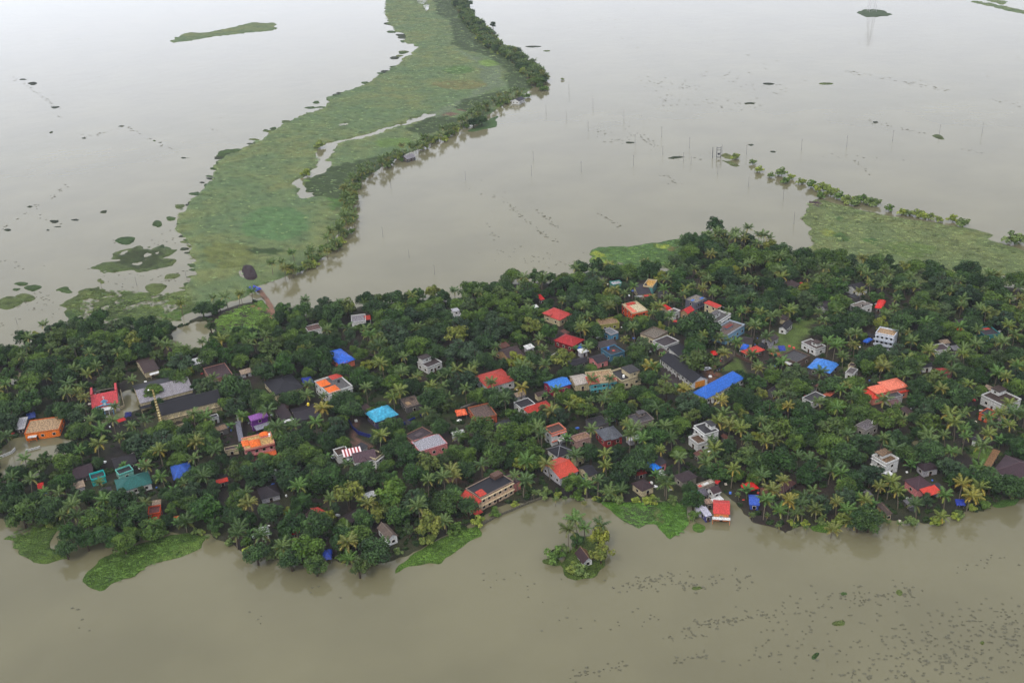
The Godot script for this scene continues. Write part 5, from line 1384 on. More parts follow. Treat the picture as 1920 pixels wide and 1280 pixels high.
	green_mat("weed_bed", "small round weed bed below the spiky reeds", disc(1304, 988, 13, 9), [], [lin(0.09, 0.18, 0.03), lin(0.11, 0.2, 0.03), lin(0.08, 0.15, 0.025)], [], 1.4, 2.0, 0.5)
	green_mat("weed_bed", "green weed strip between palms on the lower right shore", outline([1515, 985, 1560, 973, 1585, 980, 1565, 994, 1525, 994]), [], [lin(0.09, 0.18, 0.03), lin(0.11, 0.2, 0.03), lin(0.08, 0.15, 0.025)], [], 1.6, 2.0, 0.5)
	green_mat("weed_bed", "dim green weed strip at the right end of the near shore", outline([1850, 945, 1900, 930, 1920, 930, 1900, 947, 1862, 952]), [], [lin(0.07, 0.14, 0.03), lin(0.09, 0.16, 0.03), lin(0.06, 0.12, 0.025)], [], 1.6, 2.0, 0.5)
	green_mat("islet", "grassy islet in the river round the maroon house", outline([1060, 1058, 1072, 1030, 1085, 1010, 1120, 1005, 1140, 1030, 1136, 1060, 1122, 1082, 1090, 1092, 1068, 1080]), [], [lin(0.08, 0.12, 0.03), lin(0.10, 0.15, 0.03), lin(0.06, 0.08, 0.025)], [], 1.4, 2.5, 0.6, "islet")
	green_mat("weed_bed", "small weed bed under the yellow bush beside the islet", disc(1042, 1055, 19, 8), [], [lin(0.09, 0.14, 0.03), lin(0.11, 0.16, 0.03), lin(0.07, 0.10, 0.025)], [], 1.4, 2.0, 0.5)
	green_mat("weed_bed", "smooth green weed bay on the outer side of the embankment", outline([878, 246, 900, 232, 935, 216, 930, 238, 895, 247]), [], [lin(0.08, 0.15, 0.05), lin(0.09, 0.16, 0.05), lin(0.07, 0.13, 0.04)], [], 3.0, 3.0, 0.4)
	green_mat("weed_island", "narrow weed raft beside the leaning frame in the open water", outline([1352, 292, 1362, 287, 1378, 296, 1372, 299, 1358, 297]), [], [lin(0.16, 0.18, 0.06), lin(0.18, 0.2, 0.06), lin(0.13, 0.15, 0.05)], [], 2.4, 2.0, 0.4)
	green_mat("weed_island", "curved weed raft in front of the first bush in the water", outline([1354, 301, 1370, 303, 1389, 311, 1382, 313, 1366, 307]), [], [lin(0.13, 0.16, 0.06), lin(0.15, 0.18, 0.06), lin(0.12, 0.14, 0.05)], [], 2.4, 2.0, 0.4)
	green_mat("weed_island", "olive weed islet under a lone pole at the upper right", outline([1745, 254, 1758, 251, 1768, 256, 1772, 261, 1762, 262]), [], [lin(0.12, 0.15, 0.06), lin(0.13, 0.16, 0.06), lin(0.1, 0.13, 0.05)], [], 2.4, 2.0, 0.5)
	var rim := [728, 45, 757, 78, 735, 128, 665, 165, 612, 188, 575, 213, 510, 245, 450, 280, 410, 300, 398, 328, 360, 372, 328, 410, 345, 448, 356, 480, 368, 510, 350, 540]
	var scraps := []
	for i in range(0, rim.size() - 2, 2):
		for j in 5:
			var t := rng.randf()
			scraps.append([lerpf(rim[i], rim[i + 2], t) + rng.randfn() * 5.0 - 1.0, lerpf(rim[i + 1], rim[i + 3], t) + rng.randfn() * 2.0, rng.randf_range(4.0, 13.0), rng.randf_range(1.3, 3.2), [0, 0, 1, 2][rng.randi() % 4]])
	for r in scraps + [[235, 451, 18, 8, 0], [291, 421, 10, 6, 0], [316, 410, 8, 4, 0], [195, 397, 8, 3, 1], [103, 414, 11, 3, 1], [108, 425, 6, 2, 1], [14, 430, 8, 3, 1], [55, 387, 4, 2, 1], [142, 411, 5, 2, 1], [85, 432, 4, 2, 1], [120, 545, 15, 5, 0], [40, 531, 11, 5, 0], [28, 542, 8, 3, 0], [57, 541, 15, 6, 0], [14, 566, 28, 11, 2], [45, 558, 18, 9, 2], [302, 465, 12, 6, 0], [308, 492, 17, 7, 2], [322, 517, 14, 6, 2], [185, 528, 6, 4, 2], [290, 540, 18, 11, 2], [58, 157, 7, 3, 1], [42, 149, 6, 2, 1], [102, 201, 9, 2, 1], [95, 248, 3, 2, 1], [157, 259, 4, 2, 1], [344, 295, 6, 2, 1], [288, 264, 4, 2, 2], [302, 267, 4, 1, 1], [228, 236, 7, 1, 1], [430, 290, 20, 11, 0], [1026, 95, 7, 2, 2], [1000, 87, 14, 1.5, 1], [1549, 157, 16, 2, 2], [1640, 229, 7, 2, 1], [1410, 272, 5, 2, 1], [1452, 284, 6, 2, 1], [1444, 157, 10, 1.5, 1], [1408, 194, 10, 1.5, 1], [1180, 267, 8, 1.5, 1], [1268, 295, 13, 2, 1], [1310, 1107, 9, 4, 2], [1578, 1113, 7, 4, 0], [1572, 1172, 8, 6, 2], [1527, 1233, 8, 5, 0], [1698, 1116, 10, 4, 2], [1850, 1202, 6, 4, 2]]:
		var tones := [[lin(0.05, 0.10, 0.03), lin(0.07, 0.12, 0.03), lin(0.05, 0.08, 0.025)], [lin(0.035, 0.045, 0.022), lin(0.05, 0.065, 0.025), lin(0.03, 0.04, 0.02)], [lin(0.12, 0.16, 0.045), lin(0.14, 0.17, 0.05), lin(0.08, 0.12, 0.035)]]
		var q := at(r[0], r[1])
		var cell := clampf(q.length() / 420.0, 0.8, 3.0)
		var looks: String = ["deep green", "dark", "yellow-green"][r[4]]
		var o := part("weed_clump", sheet(disc(r[0], r[1], r[2], r[3]), [], cell, 3.2 if r[2] > 3.5 else 1.2, 0.4, 0.03, mat_tint(tones[r[4]], []), mats["leafy"]), self)
		clumps.append([o, q, "%s floating weed clump" % looks])


var clumps := []
var fields := []


func tufts() -> void:
	# standing clumps of leaves over the floating fields
	fields.append([outline([1507, 385, 1503, 410, 1520, 430, 1527, 455, 1510, 470, 1500, 500, 1600, 520, 1700, 515, 1850, 545, 1925, 520, 1925, 472, 1850, 452, 1760, 422, 1700, 410, 1600, 392, 1525, 372]), 2600, [lin(0.175, 0.215, 0.08), lin(0.21, 0.24, 0.085), lin(0.12, 0.18, 0.07)], []])
	fields.append([outline([1108, 472, 1180, 461, 1240, 454, 1290, 449, 1310, 470, 1290, 490, 1200, 512, 1120, 508]), 700, [lin(0.11, 0.19, 0.05), lin(0.14, 0.22, 0.05), lin(0.08, 0.15, 0.045)], []])
	fields.append([outline([160, 1088, 190, 1052, 300, 1012, 385, 1006, 320, 1046, 250, 1078, 195, 1102]), 600, [lin(0.07, 0.13, 0.022), lin(0.10, 0.17, 0.03), lin(0.05, 0.10, 0.02)], []])
	fields.append([outline([745, 1060, 830, 1012, 905, 990, 905, 1006, 850, 1038, 800, 1050]), 260, [lin(0.10, 0.19, 0.03), lin(0.13, 0.22, 0.035), lin(0.07, 0.14, 0.025)], []])
	fields.append([outline([1130, 942, 1280, 945, 1284, 975, 1255, 1008, 1215, 980, 1195, 988, 1150, 960]), 420, [lin(0.085, 0.185, 0.03), lin(0.10, 0.21, 0.03), lin(0.07, 0.13, 0.03)], []])
	fields.append([outline([130, 575, 180, 540, 280, 550, 345, 550, 375, 560, 330, 600, 240, 618, 160, 605]), 900, [lin(0.10, 0.15, 0.045), lin(0.14, 0.18, 0.05), lin(0.06, 0.10, 0.03)], []])
	fields.append([outline([402, 602, 450, 578, 490, 566, 514, 600, 470, 630, 420, 628]), 420, [lin(0.12, 0.21, 0.035), lin(0.155, 0.25, 0.04), lin(0.09, 0.17, 0.03)], []])
	fields.append([outline([10, 1010, 60, 988, 125, 965, 95, 1018, 130, 1044, 60, 1052, 35, 1020]), 260, [lin(0.08, 0.14, 0.03), lin(0.11, 0.16, 0.035), lin(0.06, 0.10, 0.025)], []])
	var b := Builder.new()
	for i in 14:
		var a := rng.randf() * TAU
		var r := 0.8 * sqrt(rng.randf())
		leaf(b, Vector3(cos(a) * r, rng.randf_range(0.1, 0.4), sin(a) * r), Vector3(cos(a) * 0.5, 0.9, sin(a) * 0.5).normalized(), rng.randf_range(0.35, 0.6), jig(Color.WHITE, 0.2))
	var m := StandardMaterial3D.new()
	m.vertex_color_use_as_albedo = true
	m.roughness = 0.6
	m.metallic_specular = 0.25
	var mesh := b.mesh(m)
	for f in fields:
		var poly: PackedVector2Array = f[0]
		var lo := poly[0]
		var hi := poly[0]
		for p in poly:
			lo = lo.min(p)
			hi = hi.max(p)
		var list := []
		var tries := 0
		while list.size() < f[1] and tries < f[1] * 6:
			tries += 1
			var p := Vector2(rng.randf_range(lo.x, hi.x), rng.randf_range(lo.y, hi.y))
			if inside(p, poly, f[3], 4.0):
				list.append(p)
		var mm := MultiMesh.new()
		mm.transform_format = MultiMesh.TRANSFORM_3D
		mm.use_colors = true
		mm.mesh = mesh
		mm.instance_count = list.size()
		for i in list.size():
			var p: Vector2 = list[i]
			var s := clampf(p.length() / 520.0, 0.7, 2.4) * rng.randf_range(0.5, 1.7)
			mm.set_instance_transform(i, Transform3D(Basis(Vector3.UP, rng.randf() * TAU).scaled(Vector3(s * 1.2, minf(s, 1.2), s)), Vector3(p.x, 0.2, p.y)))
			var c: Color = f[2][0].lerp(f[2][1], rng.randf()).lerp(f[2][2], rng.randf() * 0.7)
			var dark := 0.55 if noise.get_noise_2d(p.x * 10.0, p.y * 10.0) > 0.12 and rng.randf() < 0.7 else 1.08
			mm.set_instance_color(i, jig(Color(c.r * dark, c.g * dark, c.b * dark), 0.18))
		var o := MultiMeshInstance3D.new()
		o.multimesh = mm
		o.name = numbered("plant_tufts")
		add_child(o)
		tag(o, "leafy tufts standing over %s" % ["the hyacinth field by the embankment", "the right hyacinth field", "the lime-edged weed bed", "the near weed tongue", "the near middle weed fringe", "the vivid weed fan", "the far left weed beds", "the bright lawn", "the bottom left weed bed"][fields.find(f)], "water plants", "", "stuff")


func shapes_ready() -> void:
	var b := Builder.new()
	b.box(Vector3.ZERO, Vector3(1.5, 1.4, 0.06))
	shapes["frame"] = b.mesh(null)
	b = Builder.new()
	b.box(Vector3.ZERO, Vector3(1.24, 1.14, 0.06))
	shapes["pane"] = b.mesh(null)
	b = Builder.new()
	b.box(Vector3.ZERO, Vector3(1.1, 2.0, 0.09))
	shapes["door"] = b.mesh(null)


func wall_run(called: String, label: String, pts: Array, h: float, col: Color) -> void:
	var o := thing(called, label, "wall", at(pts[0], pts[1]))
	var prev := Vector3.ZERO
	for i in range(2, pts.size(), 2):
		var q := at(pts[i], pts[i + 1]) - o.position
		var d := q - prev
		var b := Builder.new()
		b.box(Vector3(0, h * 0.5, 0), Vector3(0.22, h, d.length() - 0.36))
		b.box(Vector3(0, h + 0.05, 0), Vector3(0.34, 0.1, d.length() - 0.36))
		part("panel", b.mesh(paint(col, 0.9, "grime", 4.0)), o, prev + d * 0.5, atan2(d.x, d.z))
		b = Builder.new()
		b.box(Vector3(0, h * 0.5 + 0.1, 0), Vector3(0.4, h + 0.2, 0.4))
		part("pier", b.mesh(paint(col.darkened(0.1), 0.9, "grime", 3.0)), o, q)
		prev = q
	landmark(o.position + prev * 0.5, label.split(" ")[0])
	marks.pop_back()


func pole(x: float, y: float, h: float, arm: bool) -> void:
	var p := at(x, y)
	var o := thing("electricity_pole", describe("thin dark electricity pole standing in flood water", p, "thin dark pole in water"), "pole", p, rng.randf() * 0.6, "electricity poles standing in the flood")
	var m := paint(Color(0.40, 0.39, 0.38), 0.8, "")
	var b := Builder.new()
	b.bar(Vector3(0, -0.5, 0), Vector3(0, h, 0), 0.13, 0.08)
	part("shaft", b.mesh(m), o)
	if arm:
		b = Builder.new()
		b.box(Vector3(0, h * 0.88, 0), Vector3(1.8, 0.1, 0.1))
		part("crossarm", b.mesh(m), o)
		for k in [-1, 1]:
			b = Builder.new()
			b.bar(Vector3(k * 0.95, h * 0.89, 0), Vector3(k * 0.95, h * 0.89 + 0.35, 0), 0.08, 0.06)
			part("insulator", b.mesh(paint(Color(0.6, 0.58, 0.55), 0.4, "")), o)


func car(x: float, y: float, turn: float, col: Color, label: String) -> void:
	var o := thing("parked_car", label, "car", at(x, y) + Vector3(0, 0.25, 0), turn)
	var b := Builder.new()
	var side := [Vector2(-2.0, 0.35), Vector2(2.0, 0.35), Vector2(2.05, 0.75), Vector2(1.2, 0.9), Vector2(-1.95, 0.95)]
	for i in range(1, 4):
		for z in [-0.82, 0.82]:
			b.tri(Vector3(side[0].x, side[0].y, z), Vector3(side[i].x, side[i].y, z), Vector3(side[i + 1].x, side[i + 1].y, z), Color.WHITE)
	for i in 5:
		var s: Vector2 = side[i]
		var e: Vector2 = side[(i + 1) % 5]
		b.out_quad(Vector3(s.x, s.y, -0.82), Vector3(e.x, e.y, -0.82), Vector3(e.x, e.y, 0.82), Vector3(s.x, s.y, 0.82), Vector3(0, 0.6, 0), Color.WHITE)
	var paintwork := paint(col, 0.25, "")
	part("body", b.mesh(paintwork), o)
	b = Builder.new()
	for s in [-1, 1]:
		b.out_quad(Vector3(0.85, 0.93, s * 0.76), Vector3(-1.7, 0.96, s * 0.76), Vector3(-1.35, 1.4, s * 0.62), Vector3(0.25, 1.4, s * 0.62), Vector3(0, 1.1, 0), Color.WHITE)
	b.out_quad(Vector3(0.85, 0.93, -0.76), Vector3(0.85, 0.93, 0.76), Vector3(0.25, 1.4, 0.62), Vector3(0.25, 1.4, -0.62), Vector3(0, 1.1, 0), Color.WHITE)
	b.out_quad(Vector3(-1.7, 0.96, -0.76), Vector3(-1.7, 0.96, 0.76), Vector3(-1.35, 1.4, 0.62), Vector3(-1.35, 1.4, -0.62), Vector3(0, 1.1, 0), Color.WHITE)
	part("window", b.mesh(paint(Color(0.05, 0.05, 0.07), 0.1, "")), o)
	b = Builder.new()
	b.box(Vector3(-0.55, 1.42, 0), Vector3(1.62, 0.06, 1.26))
	part("roof", b.mesh(paintwork), o)
	for k in [[-1.25, -0.8], [-1.25, 0.8], [1.3, -0.8], [1.3, 0.8]]:
		b = Builder.new()
		b.bar(Vector3(0, 0, -0.1), Vector3(0, 0, 0.1), 0.32, 0.32, Color.WHITE, 12)
		part("wheel", b.mesh(paint(Color(0.05, 0.05, 0.05), 0.8, "")), o, Vector3(k[0], 0.32, k[1]))


func limb_field(q: Vector3, limbs: Array) -> float:
	var f := 9.0
	for l in limbs:
		var d: Vector3 = l[1] - l[0]
		var t := clampf((q - l[0]).dot(d) / maxf(d.length_squared(), 1e-6), 0.0, 1.0)
		var g: float = q.distance_to(l[0] + d * t) - lerpf(l[2], l[3], t)
		var k := 0.05
		var hh := clampf(0.5 + 0.5 * (g - f) / k, 0.0, 1.0)
		f = lerpf(g, f, hh) - k * hh * (1.0 - hh)
	return f


func body_mesh(stride: float, skin: Color, shirt: Color, legs: Color, hair: Color, raised: float) -> ArrayMesh:
	# one continuous figure 1.68 m tall, meshed from its joints by surface nets
	var limbs := []
	for s in [-1.0, 1.0]:
		var f := Vector3(s * 0.11, 0.05, s * stride)
		var kn := Vector3(s * 0.10, 0.46, s * stride * 0.6 + 0.03)
		var hp := Vector3(s * 0.09, 0.86, 0)
		limbs.append([f, f + Vector3(0, -0.01, 0.14), 0.05, 0.035])
		limbs.append([f, kn, 0.05, 0.065])
		limbs.append([kn, hp, 0.065, 0.095])
		var sh := Vector3(s * 0.19, 1.36, 0)
		var el := Vector3(s * 0.26, 1.1 + raised * 0.2, -s * stride * 0.4 + raised * 0.1)
		var ha := Vector3(s * 0.27, 0.84 + raised * 0.5, -s * stride * 0.9 + 0.06 + raised * 0.25)
		limbs.append([sh, el, 0.06, 0.045])
		limbs.append([el, ha, 0.043, 0.032])
		for k in 5:
			limbs.append([ha, ha + Vector3(s * (0.012 - 0.012 * k) + (s * -0.03 if k == 4 else 0.0), -0.09 + 0.012 * k, 0.02 * k - 0.03), 0.02, 0.012])
	limbs.append([Vector3(0, 0.92, 0), Vector3(0, 1.12, 0), 0.14, 0.13])
	limbs.append([Vector3(-0.09, 1.28, 0), Vector3(0.09, 1.28, 0), 0.125, 0.125])
	limbs.append([Vector3(0, 1.36, 0), Vector3(0, 1.5, 0.01), 0.06, 0.055])
	limbs.append([Vector3(0, 1.55, 0.02), Vector3(0, 1.6, 0.0), 0.085, 0.09])
	limbs.append([Vector3(0, 1.55, 0.10), Vector3(0, 1.56, 0.115), 0.016, 0.012])
	var c := 0.035
	var lo := Vector3(-0.42, -0.03, -0.42)
	var n := [24, 51, 24]
	var grid := PackedFloat32Array()
	grid.resize(n[0] * n[1] * n[2])
	for y in n[1]:
		for z in n[2]:
			for x in n[0]:
				grid[(y * n[2] + z) * n[0] + x] = limb_field(lo + Vector3(x, y, z) * c, limbs)
	var spot := {}
	for y in n[1] - 1:
		for z in n[2] - 1:
			for x in n[0] - 1:
				var sum := Vector3.ZERO
				var k := 0
				for e in [[0, 0, 0, 1, 0, 0], [0, 0, 0, 0, 1, 0], [0, 0, 0, 0, 0, 1], [1, 0, 0, 1, 1, 0], [1, 0, 0, 1, 0, 1], [0, 1, 0, 1, 1, 0], [0, 1, 0, 0, 1, 1], [0, 0, 1, 1, 0, 1], [0, 0, 1, 0, 1, 1], [1, 1, 0, 1, 1, 1], [1, 0, 1, 1, 1, 1], [0, 1, 1, 1, 1, 1]]:
					var a := grid[((y + e[1]) * n[2] + z + e[2]) * n[0] + x + e[0]]
					var b := grid[((y + e[4]) * n[2] + z + e[5]) * n[0] + x + e[3]]
					if (a < 0.0) != (b < 0.0):
						sum += Vector3(x + e[0], y + e[1], z + e[2]).lerp(Vector3(x + e[3], y + e[4], z + e[5]), a / (a - b))
						k += 1
				if k:
					spot[Vector3i(x, y, z)] = lo + sum / k * c
	var st := SurfaceTool.new()
	st.begin(Mesh.PRIMITIVE_TRIANGLES)
	for y in range(1, n[1] - 1):
		for z in range(1, n[2] - 1):
			for x in range(1, n[0] - 1):
				var a := grid[(y * n[2] + z) * n[0] + x] < 0.0
				for axis in 3:
					var d := Vector3i(1 if axis == 0 else 0, 1 if axis == 1 else 0, 1 if axis == 2 else 0)
					var b := grid[((y + d.y) * n[2] + z + d.z) * n[0] + x + d.x] < 0.0
					if a == b:
						continue
					var u := Vector3i(0, 1, 0) if axis == 0 else Vector3i(0, 0, 1) if axis == 1 else Vector3i(1, 0, 0)
					var v := Vector3i(0, 0, 1) if axis == 0 else Vector3i(1, 0, 0) if axis == 1 else Vector3i(0, 1, 0)
					var o := Vector3i(x, y, z)
					var q := [o - u - v, o - v, o, o - u]
					if a:
						q.reverse()
					for k in [0, 1, 2, 0, 2, 3]:
						var p: Vector3 = spot.get(q[k], lo)
						var col := skin
						if p.y < 0.92 and absf(p.x) < 0.21:
							col = legs if p.y > 0.12 else skin
						elif p.y < 1.42 and (p.y > 1.12 or absf(p.x) < 0.2):
							col = shirt
						elif p.y > 1.6 or (p.y > 1.5 and p.z < -0.02):
							col = hair
						st.set_color(col)
						st.add_vertex(p)
	st.generate_normals()
	var am := st.commit()
	am.surface_set_material(0, paint(Color.WHITE, 0.85, ""))
	return am


func small_things() -> void:
	# compound walls
	wall_run("compound_wall", "cream compound wall in front of the long black hall", [266, 823, 296, 815, 322, 806, 346, 798], 1.5, CREAM)
	wall_run("compound_wall", "cream wall in front of the black hipped house", [462, 762, 490, 754, 520, 750, 560, 742], 1.4, CREAM)
	wall_run("compound_wall", "curved white wall rising from the flood at the far left edge", [-8, 862, 8, 856, 22, 850, 28, 844], 1.3, WHITE)
	wall_run("compound_wall", "white wall fragment in the flood below the orange flooded house", [47, 847, 60, 844, 74, 840], 1.0, WHITE)
	wall_run("compound_wall", "thin white wall on the right of the pink church yard", [226, 734, 229, 748, 233, 764, 210, 772], 1.3, CREAM)
	wall_run("compound_wall", "curving cobalt blue wall round the cyan tarpaulin house", [634, 768, 645, 782, 655, 792, 661, 805, 672, 815, 688, 820, 702, 823], 2.0, Color(0.10, 0.15, 0.45))
	wall_run("compound_wall", "straight cobalt blue wall below the rubble roof", [738, 808, 752, 800, 766, 794, 778, 788], 1.8, Color(0.12, 0.19, 0.55))
	wall_run("compound_wall", "short cobalt blue wall beside the rubble roof", [771, 780, 781, 781, 791, 783], 1.6, Color(0.12, 0.19, 0.55))
	wall_run("compound_wall", "mossy stone wall along the shore below the cream block", [905, 985, 930, 970, 960, 958, 990, 945, 1020, 934], 1.0, Color(0.4, 0.38, 0.32))
	wall_run("compound_wall", "dark yard wall between the school yard and the grass patch", [1338, 700, 1352, 692, 1364, 684, 1374, 676], 1.6, Color(0.3, 0.26, 0.24))
	wall_run("compound_wall", "brown boundary wall behind the grass patch", [1380, 668, 1390, 674, 1402, 680, 1412, 684], 1.8, Color(0.4, 0.3, 0.26))
	wall_run("compound_wall", "pale lane wall beside the seagrass-green garden in the middle", [862, 768, 882, 760, 905, 752, 925, 744], 1.0, Color(0.6, 0.58, 0.55))
	wall_run("compound_wall", "pale lane wall in front of the orange terrace at the left edge of the hall yard", [132, 812, 146, 809, 160, 804], 1.2, Color(0.55, 0.5, 0.45))
	# the black causeway mound and its stall
	var o := thing("earth_bund", "dark rounded mound of covered earth at the head of the causeway", "mound", at(466, 512))
	landmark(o.position, "the dark mound")
	var st := SurfaceTool.new()
	st.begin(Mesh.PRIMITIVE_TRIANGLES)
	var a0 := at(462, 499) - o.position
	var a1 := at(474, 527) - o.position
	var across := (a1 - a0).cross(Vector3.UP).normalized()
	for i in 14:
		for j in 8:
			var q := []
			for k in [[0, 0], [1, 0], [1, 1], [0, 1]]:
				var u: float = (i + k[0]) / 14.0
				var v: float = (j + k[1]) / 8.0 * 2.0 - 1.0
				var fat := sqrt(clampf(1.0 - pow(absf(u * 2.0 - 1.0), 5.0), 0.0, 1.0))
				var base := a0.lerp(a1, u)
				q.append(base + across * v * 4.2 * fat + Vector3(0, 2.4 * fat * sqrt(maxf(1.0 - v * v, 0.0)) * (1.0 + 0.4 * fine.get_noise_2d(u * 60.0, v * 20.0)), 0))
			for k in [0, 1, 2, 0, 2, 3]:
				st.set_color(Color.WHITE)
				st.add_vertex(q[k])
	st.generate_normals()
	var am := st.commit()
	am.surface_set_material(0, paint(Color(0.22, 0.17, 0.18), 0.9, "blotch", 5.0))
	part("mound", am, o)
	house("stall", "ultramarine tarpaulin stall on the causeway below the dark mound", "the causeway stall", [478, 545, 489, 541, 483, 532], 2.8, "tarp", Color(0.12, 0.2, 0.7), ASH, {"cat": "stall", "open": true, "rise": 0.8})
	var path_mat: Material = mats["soil"]
	var road := part("path", sheet(outline([476, 540, 486, 540, 502, 556, 512, 572, 521, 600, 516, 603, 506, 580, 496, 562]), [], 1.2, 1.0, 0.1, 0.5, func(p: Vector2) -> Color: return lin(0.33, 0.17, 0.11).lerp(lin(0.22, 0.13, 0.09), clampf(0.5 + fine.get_noise_2d(p.x, p.y), 0, 1)), path_mat), self)
	tag(road, "", "", "", "structure")
	var heap := thing("sand_heap", "orange sand heap in the yard beside the brown parapet house", "heap", at(1453, 664))
	var hb := Builder.new()
	for i in 14:
		var a := TAU * i / 14.0
		var b := TAU * (i + 1) / 14.0
		hb.tri(Vector3(cos(a) * 3.4, 0, sin(a) * 2.6), Vector3(rng.randf_range(-0.3, 0.3), 1.6, 0), Vector3(cos(b) * 3.4, 0, sin(b) * 2.6), jig(Color.WHITE, 0.1))
	part("heap", hb.mesh(paint(Color(0.68, 0.38, 0.24), 0.95, "grime", 2.0)), heap)
	var tank := thing("water_tank", "green round water tank beside the orange sand heap", "tank", at(1454, 668))
	var tb := Builder.new()
	tb.bar(Vector3.ZERO, Vector3(0, 1.4, 0), 0.9, 0.9, Color.WHITE, 14)
	tb.bar(Vector3(0, 1.4, 0), Vector3(0, 1.7, 0), 0.9, 0.3, Color.WHITE, 14)
	part("tank", tb.mesh(paint(Color(0.05, 0.3, 0.2), 0.5, "")), tank)
	house("canopy", "crumpled blue sheet spread on the ground at the grass lot", "the ground sheet", [1462, 657, 1474, 657, 1476, 648], 0.5, "tarp", Color(0.13, 0.22, 0.62), ASH, {"cat": "sheet", "open": true, "rise": 0.3})
	house("canopy", "small red peaked canopy in the school yard", "the school yard canopy", [1337, 665, 1346, 664, 1344, 658], 2.6, "tarp", Color(0.85, 0.16, 0.12), ASH, {"cat": "canopy", "open": true, "rise": 1.0})
	house("canopy", "red awning and white statue shelter beside the hall yard", "the red awning", [221, 793, 236, 787, 234, 783], 2.8, "shed", Color(0.75, 0.12, 0.12), WHITE, {"cat": "shelter", "open": true})
	house("canopy", "round dark blue canopy between the pink church and the long hall", "the round blue canopy", [233, 781, 245, 779, 243, 773], 2.6, "tarp", Color(0.08, 0.1, 0.42), ASH, {"cat": "canopy", "open": true, "rise": 1.2})
	house("shed", "small red tin roof among trees at the far lower left", "the small red tin roof", [70, 918, 82, 915, 80, 907], 2.6, "shed", Color(0.78, 0.13, 0.10), ASH, {"cat": "shed"})
	house("shed", "small deep red roof in the shrubs near the lower left shore", "the deep red shed", [546, 1003, 562, 1000, 560, 994], 2.4, "shed", Color(0.62, 0.08, 0.06), ASH, {"cat": "shed"})
	house("shed", "ochre awning roof below a yellowing palm at the lower left", "the ochre awning", [325, 974, 336, 972, 335, 968], 2.6, "shed", Color(0.8, 0.42, 0.14), ASH, {"cat": "shed", "open": true})
	house("shelter", "blue and red bundle shelter by the right end of the near shore", "the blue bundle shelter", [1795, 946, 1811, 947, 1811, 937], 2.2, "tarp", Color(0.10, 0.2, 0.6), ASH, {"cat": "shelter", "open": true})
	house("shed", "tomato red awning hidden in trees left of the teal roof", "the hidden awning", [405, 908, 428, 902, 424, 897], 2.6, "shed", Color(0.8, 0.2, 0.1), ASH, {"cat": "shed", "clear": 0.7})
	# vehicles
	car(628, 858, 0.7, Color(0.85, 0.86, 0.88), "white car at the left gable of the mauve house")
	car(655, 866, 0.9, Color(0.75, 0.76, 0.78), "silver car with dark windows in front of the mauve house")
	car(1326, 694, 0.4, Color(0.88, 0.88, 0.9), "white car under the olive tree at the school yard")
	# people in the school yard
	var looks := [[0.18, Color(0.13, 0.07, 0.045), Color(0.5, 0.5, 0.52), Color(0.05, 0.06, 0.09), 0.0], [0.1, Color(0.12, 0.065, 0.04), Color(0.05, 0.09, 0.25), Color(0.3, 0.28, 0.25), 0.5], [0.05, Color(0.15, 0.08, 0.05), Color(0.3, 0.06, 0.05), Color(0.04, 0.04, 0.05), 0.2], [0.2, Color(0.12, 0.07, 0.045), Color(0.05, 0.16, 0.12), Color(0.08, 0.07, 0.07), 0.0]]
	var figures := []
	for l in looks:
		figures.append(body_mesh(l[0], l[1], l[2], l[3], lin(0.012, 0.01, 0.01), l[4]))
	var said := ["in grey shirt, leftmost of the group in the school yard", "in blue shirt and pale trousers, second from the left in the school yard", "in red shirt, standing in the middle of the school yard group", "in green shirt, walking in the school yard middle", "in grey shirt, near the school yard wall", "in blue shirt, near the school yard wall", "in red shirt, rightmost of those by the school yard wall", "in green shirt, by the grass patch edge"]
	var where := [1329, 711, 1331, 706, 1339, 708, 1340, 704, 1345, 699, 1349, 697, 1353, 698, 1357, 695]
	for k in 8:
		var f := thing("person", "dark-haired person " + said[k], "person", at(where[k * 2], where[k * 2 + 1]) + Vector3(0, 0.35, 0), k * 1.3, "people in the school yard")
		part("body", figures[k % 4], f)
	# the frame in the water and the pylon
	var fr := thing("sluice_frame", "tall open steel frame standing in the water at the end of the bush row", "frame", at(1344, 295))
	landmark(fr.position, "the steel frame")
	var dark := paint(Color(0.16, 0.16, 0.2), 0.7, "")
	for x in [-3.4, 0.0, 3.4]:
		hb = Builder.new()
		hb.bar(Vector3(x, -0.5, 0), Vector3(x, 9.0, 0), 0.25, 0.2)
		part("upright", hb.mesh(dark), fr)
	for y in [0.4, 3.6, 6.2, 8.2]:
		hb = Builder.new()
		hb.box(Vector3(1.7, y, 0.2), Vector3(3.4, 0.25, 0.2))
		part("rung", hb.mesh(dark), fr)
	hb = Builder.new()
	hb.box(Vector3(1.7, 2.8, 0.25), Vector3(1.6, 1.3, 0.6))
	part("gate_box", hb.mesh(dark), fr)
	var py := thing("pylon", "faint lattice pylon on a weed island at the top right", "pylon", at(1635, 22))
	landmark(py.position, "the far pylon")
	var steel := paint(Color(0.62, 0.6, 0.62), 0.6, "")
	for k in 4:
		hb = Builder.new()
		var s := Vector3(1 if k & 1 else -1, 0, 1 if k & 2 else -1)
		hb.bar(s * 5.0, s * 0.8 + Vector3(0, 46, 0), 0.2, 0.12)
		part("leg", hb.mesh(steel), py)
